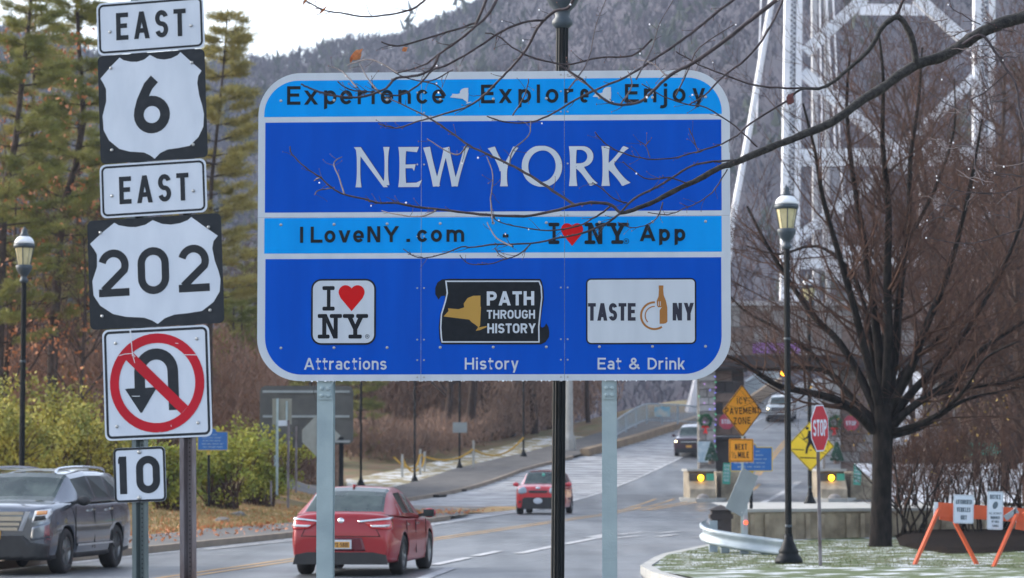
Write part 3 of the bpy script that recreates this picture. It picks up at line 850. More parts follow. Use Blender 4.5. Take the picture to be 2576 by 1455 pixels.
for (u0, u1, um, mm) in ((334, 375, 357, M_postl), (454, 495.5, 476, M_postr)):
    # hat-section channel following the picture's lean
    xb0, zb0 = FR.inv(u0, 1455, .02); xb1, _ = FR.inv(u1, 1455, .02); xt0, zt0 = FR.inv(u0 - 1, 1110, .02)
    lean = (xt0 - xb0) / (zt0 - zb0)
    w = xb1 - xb0
    z0, z1 = 0.02, zt + .12
    X = lambda f, z: xb0 + f * w + lean * (z - zb0)
    prof = [(0, .006), (.25, .006), (.37, .040), (.63, .040), (.75, .006), (1, .006), (1, .010), (.78, .010), (.66, .044), (.34, .044), (.22, .010), (0, .010)]
    m = MB(); k = len(prof)
    vs = [(X(a, z0), b_ + .004, z0) for a, b_ in prof] + [(X(a, z1), .004 + b_, z1) for a, b_ in prof]
    m.add(vs, [(i, (i + 1) % k, k + (i + 1) % k, k + i) for i in range(k)] + [tuple(range(k)), tuple(range(2 * k - 1, k - 1, -1))])
    pst = m.build('post', mm, rs)
    m = MB()
    for kk in range(int(.9 / .0254), int(2.1 / .0254)):
        z = kk * .0254
        m.flat([(X(.5, z) + .0042 * math.cos(a), z + .0042 * math.sin(a)) for a in np.linspace(0, 2 * math.pi, 9)[:-1]], .0434)
    tag(m.build('punched_holes', M_hole, pst), kind='stuff')
# ================================================================== GROUND
def kerbx(y):      # left kerb line of the near road
    return -9.0 + .166 * (y - 50)
def upx(y):        # kerb line of the upper left pavement
    pts = [(118, -6.0), (124, -4.5), (133, -2.2), (147, .67), (158, 6 * .72), (170, 7.8), (186, 12.0), (250, 27)]
    return np.interp(y, [p[0] for p in pts], [p[1] for p in pts])
def T(x, y):
    """the terrain"""
    z = H(min(y, 250))
    if y < 112:
        back = kerbx(y) - 2.9
        d = back - x
        if d > 0: z += .10 * ss(0, .6, d) + 1.15 * ss(0, 13, d) * ss(45, 62, y) + .25 * math.sin(x * .7 + y * .3) * ss(2, 8, d) * .5
    if x < -5 and y >= 100: z += 1.0 * ss(5, 14, -x) * (1 - ss(112, 150, y) * .6)
    if y > 160 and x < upx(y) - 7: z = H(160) + (z - H(160)) * (1 - ss(0, 10, upx(y) - 7 - x)) + .05 * 0
    if y > 175: 
        far = ss(200, 420, y)
        z = z * (1 - far) + (-6) * far
    if x > 22 and 60 < y < 175: z += .8 * ss(22, 40, x)
    return z
def T2(x, y): return T(x, y) - .06
def grid(name, xs, ys, zf, m, kind='structure'):
    V = [(x, y, zf(x, y)) for y in ys for x in xs]
    n = len(xs)
    F = [(j * n + i, j * n + i + 1, (j + 1) * n + i + 1, (j + 1) * n + i) for j in range(len(ys) - 1) for i in range(n - 1)]
    mb = MB(); mb.add(V, F)
    return tag(mb.build(name, m, smooth=True), kind=kind)
xs = sorted(set(list(np.arange(-60, 60.1, 1.5)) + list(np.arange(-900, -60, 40)) + list(np.arange(80, 1000, 40))))
ys = sorted(set(list(np.arange(-40, 40, 8)) + list(np.arange(40, 220, 1.5)) + list(np.arange(222, 300, 6)) + list(np.arange(310, 1700, 40))))
M_litter = mat('leaf_litter', (.19, .115, .06), (.13, .12, .045), .95, scale=.8, detail=10, bump=.8, bscale=9, contrast=(.4, .6))
grid('ground', xs, ys, T2, M_litter)
def strip(name, lf, rf, y0, y1, step, off, m, nx=6, kind='structure', zf=None):
    ys = np.arange(y0, y1 + step * .5, step)
    V = []
    for y in ys:
        a, b = lf(y), rf(y)
        for i in range(nx + 1):
            x = a + (b - a) * i / nx
            V.append((x, y, (zf(x, y) if zf else H(y)) + off))
    F = [(j * (nx + 1) + i, j * (nx + 1) + i + 1, (j + 1) * (nx + 1) + i + 1, (j + 1) * (nx + 1) + i) for j in range(len(ys) - 1) for i in range(nx)]
    mb = MB(); mb.add(V, F)
    return tag(mb.build(name, m, smooth=True), kind=kind)
# wet salted asphalt
def asphalt(name, dark, light, rough0, rough1):
    m = bpy.data.materials.new(name); m.use_nodes = True
    nt = m.node_tree; N = nt.nodes; L = nt.links; p = N['Principled BSDF']
    tc = N.new('ShaderNodeTexCoord'); mp = N.new('ShaderNodeMapping'); L.new(tc.outputs['Object'], mp.inputs[0])
    mp.inputs['Rotation'].default_value = (0, 0, R(9)); mp.inputs['Scale'].default_value = (1, .07, 1)
    n1 = N.new('ShaderNodeTexNoise'); n1.inputs['Scale'].default_value = .9; n1.inputs['Detail'].default_value = 5; L.new(mp.outputs[0], n1.inputs[0])
    n2 = N.new('ShaderNodeTexNoise'); n2.inputs['Scale'].default_value = 14; n2.inputs['Detail'].default_value = 6; L.new(tc.outputs['Object'], n2.inputs[0])
    n3 = N.new('ShaderNodeTexNoise'); n3.inputs['Scale'].default_value = .22; n3.inputs['Detail'].default_value = 3; L.new(tc.outputs['Object'], n3.inputs[0])
    cr = N.new('ShaderNodeValToRGB'); e = cr.color_ramp.elements
    e[0].position = .38; e[0].color = (*dark, 1); e[1].position = .62; e[1].color = (*light, 1)
    L.new(n1.outputs['Fac'], cr.inputs[0])
    mx = N.new('ShaderNodeMix'); mx.data_type = 'RGBA'; mx.blend_type = 'OVERLAY'; mx.inputs[0].default_value = .35
    L.new(cr.outputs[0], mx.inputs[6]); L.new(n2.outputs['Fac'], mx.inputs[7]); L.new(mx.outputs[2], p.inputs['Base Color'])
    mr = N.new('ShaderNodeMapRange'); mr.inputs[1].default_value = .35; mr.inputs[2].default_value = .65; mr.inputs[3].default_value = rough0; mr.inputs[4].default_value = rough1
    L.new(n3.outputs['Fac'], mr.inputs[0]); L.new(mr.outputs[0], p.inputs['Roughness'])
    b = N.new('ShaderNodeBump'); b.inputs['Strength'].default_value = .25; b.inputs['Distance'].default_value = .01; L.new(n2.outputs['Fac'], b.inputs['Height']); L.new(b.outputs[0], p.inputs['Normal'])
    return m
M_road = asphalt('asphalt_damp', (.070, .077, .085), (.15, .158, .17), .30, .55)
M_walk = mat('pavement_asphalt', (.12, .115, .11), (.08, .077, .075), .85, scale=1.2, bump=.4, bscale=30)
rightx = lambda y: np.interp(y, [0, 40, 47, 52.6, 61, 75, 95, 118, 140, 250], [4, 2.3, 2.1, 3.2, 5.6, 14, 17, 19, 21, 34])
strip('road', lambda y: kerbx(y) - .2 if y < 92 else (kerbx(y) - 4 * ss(92, 98, y) - 6 * ss(98, 115, y) if y < 118 else upx(y) - .1), rightx, 6, 250, 2, .0, M_road, 14)
def swf(y): return -.0
# grooved apron left of the edge line
edge = lambda y: np.interp(y, [60, 63.4, 83.6, 107, 125, 136, 156.5, 187, 250], [-6.6, -6, -2.5, .13, 2.9, 5.1, 9.6, 16.3, 28.5])
def grooved():
    m = bpy.data.materials.new('grooved_snowy_paving'); m.use_nodes = True
    nt = m.node_tree; N = nt.nodes; L = nt.links; p = N['Principled BSDF']; p.inputs['Roughness'].default_value = .7
    tc = N.new('ShaderNodeTexCoord'); mp = N.new('ShaderNodeMapping'); L.new(tc.outputs['Object'], mp.inputs[0])
    mp.inputs['Scale'].default_value = (.55, 1.25, 1)
    n1 = N.new('ShaderNodeTexNoise'); n1.inputs['Scale'].default_value = 1.5; n1.inputs['Detail'].default_value = 6; L.new(mp.outputs[0], n1.inputs[0])
    w = N.new('ShaderNodeTexWave'); w.bands_direction = 'Y'; w.inputs['Scale'].default_value = .2; w.inputs['Distortion'].default_value = 3.0; w.inputs['Detail'].default_value = 3; w.inputs['Detail Scale'].default_value = 2
    L.new(tc.outputs['Object'], w.inputs[0])
    a = N.new('ShaderNodeMath'); a.operation = 'ADD'; L.new(n1.outputs['Fac'], a.inputs[0])
    c = N.new('ShaderNodeMath'); c.operation = 'MULTIPLY'; c.inputs[1].default_value = .42; L.new(w.outputs['Fac'], c.inputs[0]); L.new(c.outputs[0], a.inputs[1])
    cr = N.new('ShaderNodeValToRGB'); e = cr.color_ramp.elements
    e[0].position = .50; e[0].color = (.10, .10, .11, 1); e[1].position = .90; e[1].color = (.46, .48, .50, 1)
    L.new(a.outputs[0], cr.inputs[0]); L.new(cr.outputs[0], p.inputs['Base Color'])
    b = N.new('ShaderNodeBump'); b.inputs['Strength'].default_value = .5; b.inputs['Distance'].default_value = .03; L.new(a.outputs[0], b.inputs['Height']); L.new(b.outputs[0], p.inputs['Normal'])
    return m
M_groove = grooved()
strip('paved_shoulder', lambda y: (kerbx(y) + .2 if y < 93 else kerbx(y) - 3 - 6 * ss(93, 112, y)) if y < 118 else upx(y) - .05, lambda y: edge(y) - .1, 84, 190, 1.5, .010, M_groove, 8)
# left pavement by the near road
M_kerb = mat('kerb_stone', (.26, .21, .16), (.20, .16, .13), .9, scale=2, bump=.4, bscale=20)
def kerbline(name, pts, m, h=.14, w=.18):
    mb = MB(); k = len(pts); V = []; F = []
    for i, p in enumerate(pts):
        a, b = Vector(pts[max(i - 1, 0)]), Vector(pts[min(i + 1, k - 1)]); t = (b - a); t.z = 0; t.normalize(); n = Vector((-t.y, t.x, 0)); p = Vector(p)
        V += [p - n * w / 2 + Vector((0, 0, -.1)), p - n * w / 2 + Vector((0, 0, h)), p + n * w / 2 + Vector((0, 0, h)), p + n * w / 2 + Vector((0, 0, -.1))]
    for i in range(k - 1):
        for j in range(4): F.append((i * 4 + j, i * 4 + (j + 1) % 4, i * 4 + 4 + (j + 1) % 4, i * 4 + 4 + j))
    F += [(0, 1, 2, 3), tuple(4 * (k - 1) + j for j in (3, 2, 1, 0))]
    mb.add(V, F)
    return tag(mb.build(name, m), kind='structure')
swl = strip('left_pavement', lambda y: kerbx(y) - 2.9 + 1.6 * ss(80, 104, y), lambda y: kerbx(y) - .05 - 1.2 * ss(91, 106, y) - .9 * ss(100, 106, y), 10, 106, 2, .135, M_walk, 3)
kerbline('left_kerb', [(kerbx(y), y, 0) for y in np.arange(10, 91, 3)] + [(kerbx(92) - .1, 92.6, 0), (kerbx(93) - .8, 94.5, 0), (kerbx(95) - 1.3, 98, 0), (kerbx(95) - 1.9, 105, 0)], M_kerb)
strip('upper_pavement', lambda y: upx(y) - 3.6, lambda y: upx(y), 116, 196, 2, .15, M_walk, 3)
kerbline('upper_kerb', [(upx(y) - 5 * (1 - ss(116, 121, y)), y, H(y)) for y in np.arange(116, 158, 3)], M_kerb, h=.17)
kerbline('ramp_kerb', [(upx(y) + .1, y, H(y)) for y in np.arange(157, 192, 3)], M_tan, h=.42, w=.5)
# storm drain mouths
for u, v in ((1107, 1252), (1158, 1238)):
    p = gnd(u, v); mb = MB(); mb.box((0, 0, .06), (.9, .3, .12), Matrix.Rotation(R(70), 3, 'Z'))
    o = mb.build('storm_drain', M_well); o.location = p; tag(o, 'dark storm drain opening in the upper kerb' + (', nearer one' if u == 1107 else ', farther one'), 'drain')
# verge of dusty snow behind the upper pavement
def snowgrass(name, g, sn, lo, hi, sc=5.0):
    m = mat(name, g, sn, .9, scale=sc, detail=15, bump=.6, bscale=18, contrast=(lo, hi)); return m
M_snowgr = snowgrass('snow_dusted_grass', (.075, .105, .035), (.58, .61, .66), .49, .66, 2.2)
M_verge = snowgrass('snowy_verge', (.24, .20, .10), (.56, .58, .60), .48, .60, 1.2)
strip('snowy_verge', lambda y: upx(y) - 6.5 - 3 * ss(150, 125, y), lambda y: upx(y) - 3.6, 124, 172, 2, .10, M_verge, 4)
# bank with dry grass, left
M_bank = mat('dry_grass_bank', (.48, .29, .13), (.24, .19, .07), .95, scale=1.1, detail=12, bump=.9, bscale=14, contrast=(.42, .62))
strip('grass_bank', lambda y: kerbx(y) - 22, lambda y: kerbx(y) - 2.9 + 1.6 * ss(80, 104, y), 44, 118, 1.5, .02, M_bank, 14, zf=T)
M_drive = mat('driveway', (.22, .21, .20), (.16, .15, .145), .9, scale=1)
strip('driveway', lambda y: kerbx(y) - 10, lambda y: kerbx(y) + 1 - 4 * ss(93, 104, y), 105, 117, 1, .03, M_drive, 6, zf=lambda x, y: max(T(x, y), H(y)) + .0)
# painted lines
M_paintw = mat('road_paint_white', (.55, .56, .57), (.30, .31, .33), .7, scale=3, detail=8)
M_painty = mat('road_paint_yellow', (.55, .32, .11), (.30, .21, .11), .7, scale=2, detail=8)
def line(name, f, y0, y1, w, m, off=.008, step=2.0):
    return strip(name, lambda y: f(y) - w / 2, lambda y: f(y) + w / 2, y0, y1, step, off, m, 1)
yel = lambda y: -5.3 + .155 * (y - 47) if y < 95 else np.interp(y, [95, 102, 118, 130, 135], [2.14, 3.3, 5.3, 7.3, 8.2])
line('yellow_line', lambda y: yel(y) - .16, 12, 126, .13, M_painty); line('yellow_line', lambda y: yel(y) + .16, 12, 118, .13, M_painty)
line('yellow_line', lambda y: np.interp(y, [112, 118, 128, 134, 142], [5.2, 6.3, 9.1, 11.0, 12.2]), 112, 138, .15, M_painty)
line('yellow_line', lambda y: np.interp(y, [112, 118, 128, 134, 142], [5.4, 6.7, 9.6, 11.6, 12.8]) + .05, 112, 138, .15, M_painty)
line('yellow_line', lambda y: np.interp(y, [112, 128], [4.7, 7.7]), 112, 126, .13, M_painty)
line('white_edge_line', edge, 60, 192, .17, M_paintw, .018)
line('white_edge_line', lambda y: kerbx(y) + .45, 10, 86, .13, M_paintw, .012)
# right hand lane markings
def gline(u0, v0, u1, v1, w, name='lane_dash'):
    a, b = gnd(u0, v0), gnd(u1, v1); t = (b - a).normalized(); n = Vector((-t.y, t.x, 0)) * w / 2
    mb = MB(); k = 6; V = []
    for i in range(k + 1):
        p = a.lerp(b, i / k); z = H(p.y) + .014
        V += [(p.x - n.x, p.y - n.y, z), (p.x + n.x, p.y + n.y, z)]
    mb.add(V, [(2 * i, 2 * i + 1, 2 * i + 3, 2 * i + 2) for i in range(k)])
    return tag(mb.build(name, M_paintw), kind='structure')
for q in ((1090, 1424, 1178, 1405), (1196, 1401, 1256, 1388), (1305, 1395, 1400, 1374), (1420, 1371, 1530, 1349), (1060, 1459, 1135, 1432),
          (1545, 1356, 1610, 1350), (1655, 1352, 1700, 1346), (1655, 1343, 1710, 1338), (1745, 1354, 1785, 1350), (1480, 1354, 1530, 1345), (1560, 1346, 1620, 1340)):
    gline(*q, .22)
gline(1920, 1265, 2010, 1212, .3)
gline(1902, 1194, 1974, 1109, .16).data.materials[0] = M_painty
gline(1910, 1196, 1980, 1112, .16).data.materials[0] = M_painty
# lawn, right
def lawnz(x, y):
    e = rightx(y); return .15 + .03 * math.sin(x * .9) * math.sin(y * .5) + .22 * ss(60, 75, y) + .02 * (x - e) * .3
lawnl = lambda y: np.interp(y, [18, 36, 44, 47, 52.6, 61, 66], [4.6, 3.0, 2.2, 2.15, 2.75, 4.5, 6.5])
strip('lawn', lambda y: lawnl(y) + .2, lambda y: 70, 16, 66, .7, .0, M_snowgr, 60, zf=lambda x, y: lawnz(x, y))
kerbline('lawn_kerb', [(lawnl(y) + .1, y, 0) for y in (16, 24, 32, 38, 42, 44, 45.5, 47, 49, 51, 53, 56, 59, 62)], M_lightconc, h=.15)
# snowy ground beyond the shrubs (car park)
M_park = mat('snowy_car_park', (.50, .53, .58), (.25, .26, .28), .8, scale=.35, detail=8, contrast=(.42, .62))
strip('car_park', lambda y: 10.5 + (y - 76) * .09, lambda y: 70, 76, 112, 3, .25, M_park, 20, zf=lambda x, y: .55 + .03 * (y - 76))
# grass blades
def blades(name, n, xf, yr, zf, m, h=.06):
    y = rng.uniform(yr[0], yr[1], n); x = np.array([rng.uniform(*xf(v)) for v in y])
    z = np.array([zf(a, b) for a, b in zip(x, y)])
    c = np.stack([x, y, z], 1)
    up = np.tile(np.array([[0, 0, 1.0]]), (n, 1))
    v, f = cards(c, h, .28, .45, up)
    o = fastmesh(name, v, f, m); return tag(o, kind='stuff')
M_blade = mat('grass_blade', (.07, .11, .03), (.17, .155, .07), .8, scale=1.2, detail=6)
tag(blades('grass', 26000, lambda y: (lawnl(y) + .3, 2.5 + y * .20), (45, 62), lawnz, M_blade, .035), 'short green grass poking through thin snow on the lawn', 'grass')
M_straw = mat('straw', (.42, .27, .13), (.20, .19, .06), .9, scale=.8)
tag(blades('dry_grass', 60000, lambda y: (kerbx(y) - 16, kerbx(y) - 3.0 + 1.6 * ss(80, 104, y)), (46, 104), T, M_straw, .13), 'dry brown grass and weeds on the bank behind the left pavement', 'grass')
# ================================================================== HILLS
from mathutils import noise as mn
def ridge(x): return float(np.interp(x, [-900, -520, -300, -200, -140, -92, -45, 0, 100, 220, 400, 900], [140, 165, 170, 164, 148, 147, 156, 178, 235, 290, 320, 320]))
def hillz(x, y):
    t = ss(380, 1120, y)
    base = -8 + (ridge(x * 1100 / max(y, 700)) + 10) * t ** .9
    k = ss(450, 700, y)
    return base + k * (9 * mn.noise(Vector((x / 130, y / 130, 0))) + 3 * mn.noise(Vector((x / 40, y / 40, 3))) )
M_hill = mat('hillside', (.075, .065, .08), (.055, .05, .062), .98, scale=.02, detail=8, bump=.6, bscale=.3)
grid('mountain', list(np.arange(-700, 900, 16)), list(np.arange(360, 1300, 16)), hillz, M_hill)
# bare woods covering the hill: thin upright sprays of twigs
def wood(name, n, xr, yr, zf, hgt, m, per=14, w=.5, label=''):
    x = rng.uniform(*xr, n); y = rng.uniform(*yr, n)
    keep = np.abs(x) < y * .24 + 30; x, y = x[keep], y[keep]; n = len(x)
    z = np.array([zf(a, b) for a, b in zip(x, y)])
    hh = hgt * rng.uniform(.6, 1.2, n)
    c = np.repeat(np.stack([x, y, z], 1), per, 0)
    H_ = np.repeat(hh, per)[:, None]
    o = rng.normal(size=(n * per, 3)); o[:, 2] = rng.uniform(.35, 1.0, n * per)
    o[:, :2] *= .26 * (1.15 - o[:, 2:3])
    top = c + o * H_
    dirs = rng.normal(size=(n * per, 3)) * .55; dirs[:, 2] = 1.0
    L = H_ * rng.uniform(.12, .34, (n * per, 1))
    d = dirs / np.linalg.norm(dirs, axis=1, keepdims=True) * L
    s = rng.normal(size=(n * per, 3)); s[:, 2] *= .2; s /= np.linalg.norm(s, axis=1, keepdims=True)
    s *= w * H_ * .1
    v = np.stack([top - d * .6 - s * .5, top - d * .6 + s * .5, top + d], 1).reshape(-1, 3)
    f = np.arange(len(v)).reshape(-1, 3)
    return tag(fastmesh(name, v, f, m), label, 'woods', kind='stuff')
M_hw = mat('far_twigs', (.068, .055, .072), (.054, .046, .060), .95, scale=.01, detail=6, contrast=(.4, .6), spec=.1)
M_hev = mat('far_evergreen', (.05, .06, .04), (.04, .05, .035), .95, scale=.02, spec=.1)
wood('hill_woods', 46000, (-330, 330), (480, 1190), hillz, 6, M_hw, 8, 1.1, 'bare winter woods covering the far mountain')
wood('hill_evergreens', 800, (-330, 330), (520, 980), hillz, 12, M_hev, 14, 1.4, 'scattered dark evergreens among the bare woods on the mountain')
# ================================================================== STREET LAMPS
def make_lamp(snowy=True):
    r = thing('street_lamp', 'x', 'street lamp')
    m = MB(); m.lathe([(.235, 0), (.235, .07), (.215, .10), (.20, .13), (.165, .16), (.165, .20), (.17, .22), (.14, .27), (.115, .33), (.085, .39), (.075, .44), (.07, .50)], 20); m.smooth = True
    m.build('base', M_iron, r)
    m = MB(); m.lathe([(.056, .48), (.050, 5.30)], 24, flute=.13); m.build('pole', M_iron, r)
    for z in (.62, 3.75): m = MB(); m.lathe([(.058, z), (.061, z + .01), (.061, z + .03), (.058, z + .04)], 16); m.build('band', M_ironlight, r)
    m = MB(); m.smooth = True
    m.lathe([(.055, 5.28), (.085, 5.31), (.085, 5.34), (.06, 5.37), (.065, 5.42), (.11, 5.47), (.15, 5.55), (.16, 5.60), (.15, 5.62), (.125, 5.63)], 16)
    m.build('lantern_cup', M_ironlight, r)
    gl = MB(); gl.smooth = False; gl.lathe([(.115, 5.63), (.175, 5.96)], 8); g_ = gl.build('lamp_glass', M_lampglass, r)
    m = MB()
    for k in range(8):
        a = 2 * math.pi * k / 8
        m.bar((.118 * math.cos(a), .118 * math.sin(a), 5.63), (.180 * math.cos(a), .180 * math.sin(a), 5.96), .018 if k % 2 == 0 else .006)
    m.build('glazing_rib', M_ironlight, g_)
    m = MB(); m.smooth = True
    m.lathe([(.18, 5.955), (.205, 5.975), (.205, 6.02), (.19, 6.04)], 20); m.build('rim', M_ironlight, r)
    m = MB(); m.smooth = True; m.lathe([(.19, 6.041), (.185, 6.08), (.16, 6.13), (.115, 6.17), (.09, 6.18)], 20)
    m.build('dome', M_snow if snowy else M_ironlight, r)
    m = MB(); m.smooth = True; m.lathe([(.095, 6.18), (.10, 6.20), (.07, 6.22), (.055, 6.27), (.06, 6.30), (.03, 6.33), (.012, 6.36), (.001, 6.39)], 12)
    m.build('finial', M_ironlight, r)
    return r
GL = 'black street lamps along the road'
def baseat(u, v, Y): p = at(u, v, Y); return p
L0 = make_lamp(); L0['group'] = GL
L0.location = at(1984, 1420, 46.7); L0['label'] = 'black street lamp with snow capped lantern standing on the snowy lawn by the stop sign'
copy_tree(L0, loc=at(2038, 1286, 74.5), label='black street lamp behind the low wall, carrying the pedestrian crossing sign')
L3 = copy_tree(L0, loc=at(1400, 1169, 22.7), label='fluted black street lamp pole rising close behind the big blue sign')
L3.location.z = 0.14; L3.rotation_euler = (0, R(.55), 0)
p = at(55, 1169, 53.5); copy_tree(L0, loc=(p.x, p.y, .05), label='black street lamp behind the grey SUV at the far left')
for (u, Y, z, lb) in ((908, 132, .75, 'black street lamp behind the red sedan roof, leftmost on the verge'), (1043, 138, .88, 'black street lamp on the snowy verge beside the upper pavement'), (1156, 147, 1.5, 'black street lamp on the verge with a small grey sign panel'), (1317, 155, 2.2, 'black street lamp on the green verge near the concrete pole')):
    p = at(u, 1169, Y); copy_tree(L0, loc=(p.x, p.y, z), label=lb)
    if u == 1156:
        m = MB(); m.box((0, 0, 0), (.75, .04, .55)); o = m.build('panel_sign', M_signback); o.location = (p.x, p.y - .1, z + 2.3 + 2.2); o.location = at(1157, 1076, Y - .12); tag(o, 'small grey panel fixed on the lamp post over the verge', 'sign')
# concrete utility pole
p = at(1431, 1140, 160); m = MB(); m.lathe([(.42, 0), (.40, .8), (.28, 1.1), (.25, 1.3), (.16, 11)], 8)
o = m.build('concrete_pole', M_lightconc); o.location = p; tag(o, 'pale tapered concrete pole on a wide foot beside the upper pavement', 'pole')
# rope swags on the verge
M_rope = mat('yellow_rope', (.48, .29, .04), (.42, .25, .03), .7)
def swag(pts, Y, lab):
    m = MB(); m.tube([at(u, v, Y) for u, v in pts], .055, 6)
    tag(m.build('rope', M_rope), lab, 'rope')
def sm(pts, n=5):
    out = []
    for i in range(len(pts) - 1):
        p0 = pts[max(i - 1, 0)]; p1 = pts[i]; p2 = pts[i + 1]; p3 = pts[min(i + 2, len(pts) - 1)]
        for k in range(n):
            t = k / n
            out.append(tuple(.5 * ((2 * b) + (c - a) * t + (2 * a - 5 * b + 4 * c - d) * t * t + (-a + 3 * b - 3 * c + d) * t ** 3) for a, b, c, d in zip(p0, p1, p2, p3)))
    out.append(tuple(pts[-1])); return out
swag(sm([(1057, 1143), (1085, 1154), (1121, 1158), (1160, 1150), (1191, 1131)]), 146, 'thick yellow rope sagging between two pale posts on the verge, middle span')
swag(sm([(1191, 1131), (1215, 1142), (1247, 1146), (1285, 1132), (1318, 1101)]), 149, 'thick yellow rope sagging up towards the right lamp post')
swag(sm([(991, 1150), (1010, 1168), (1035, 1178), (1050, 1168), (1057, 1143)]), 142, 'thick yellow rope hanging lowest at the left end of the posts')
swag(sm([(1012, 1150), (1022, 1172), (1040, 1187), (1062, 1172), (1068, 1150)]), 143.5, 'second yellow rope loop hanging behind the lowest one')
for u, vt, vb, Y in ((1012, 1143, 1215, 141.5), (1057, 1130, 1200, 143), (1068, 1136, 1198, 145), (1191, 1108, 1174, 147.5)):
    a, b = at(u, vb, Y), at(u, vt, Y); m = MB(); m.bar(b, (a.x, a.y, T(a.x, a.y) - .2), .12)
    tag(m.build('bollard', M_lightconc), {1012: 'leftmost pale post of the rope barrier', 1057: 'second pale post of the rope barrier', 1068: 'pale post just right of the second barrier post', 1191: 'pale post holding the rope between the two long spans'}[u], 'post')
# railing beside the upper pavement
rl = thing('railing', 'grey metal railing with balusters curving along the raised walkway', 'railing', at(1553, 1100, 158))
q = sm([(1551, 1056, 1099, 158), (1575, 1041, 1084, 163), (1600, 1027, 1072, 168), (1627, 1017, 1062, 174), (1665, 1018, 1063, 176), (1705, 1019, 1064, 178), (1756, 1024, 1068, 180)], 5)
m = MB(); m.tube([at(u, a, Y) for u, a, b, Y in q], .05, 5); m.build('top_rail', M_rail, rl, world=True)
m = MB(); m.tube([at(u, b - 4, Y) for u, a, b, Y in q], .04, 5); m.build('bottom_rail', M_rail, rl, world=True)
m = MB()
N_ = 90
for k in range(N_):
    f = k / N_ * (len(q) - 1); i = int(f); t = f - i; a = [x * (1 - t) + y * t for x, y in zip(q[i], q[i + 1])]
    m.bar(at(a[0], a[1], a[3]), at(a[0], a[2] - 4, a[3]), .025)
tag(m.build('baluster', M_rail, rl, world=True), kind='stuff')
for i in (0, 5, 10, 15, 20, 25, 30):
    u, a, b, Y = q[i]; m = MB(); m.bar(at(u, a - 1, Y), at(u, b + 4, Y), .11); m.build('rail_post', M_rail, rl, world=True)
m = MB(); m.bar(at(1646, 1036, 174.6), at(1686, 1036, 174.6), .05, .62); o = m.build('info_board', mat('info_blue', (.05, .30, .45), (.45, .45, .40), .6, scale=1.5)); tag(o, 'blue and cream information board on the walkway railing', 'sign')
# fence along the bridge approach
br = thing('bridge_fence', 'tall pale mesh fence climbing beside the bridge road', 'fence', at(1885, 990, 200))
q = [(1875, 962, 1012, 196), (1900, 944, 995, 208), (1930, 932, 974, 222), (1962, 926, 958, 240)]
for nm, j in (('top_rail', 1), ('bottom_rail', 2)):
    m = MB(); m.tube([at(a[0], a[j], a[3]) for a in q], .09, 5); m.build(nm, M_rail, br, world=True)
m = MB()
for k in range(60):
    f = k / 60 * 3; i = int(f); t = f - i; a = [x * (1 - t) + y * t for x, y in zip(q[i], q[i + 1])]
    m.bar(at(a[0], a[1], a[3]), at(a[0], a[2], a[3]), .05)
tag(m.build('baluster', M_rail, br, world=True), kind='stuff')
m = MB()
for i in range(3):
    a, b = q[i], q[i + 1]
    m.bar(at(a[0], a[2] + 9, a[3]), at(b[0], b[2] + 7, b[3]), .4, 1.0)
m.build('parapet', M_tan, br, world=True)
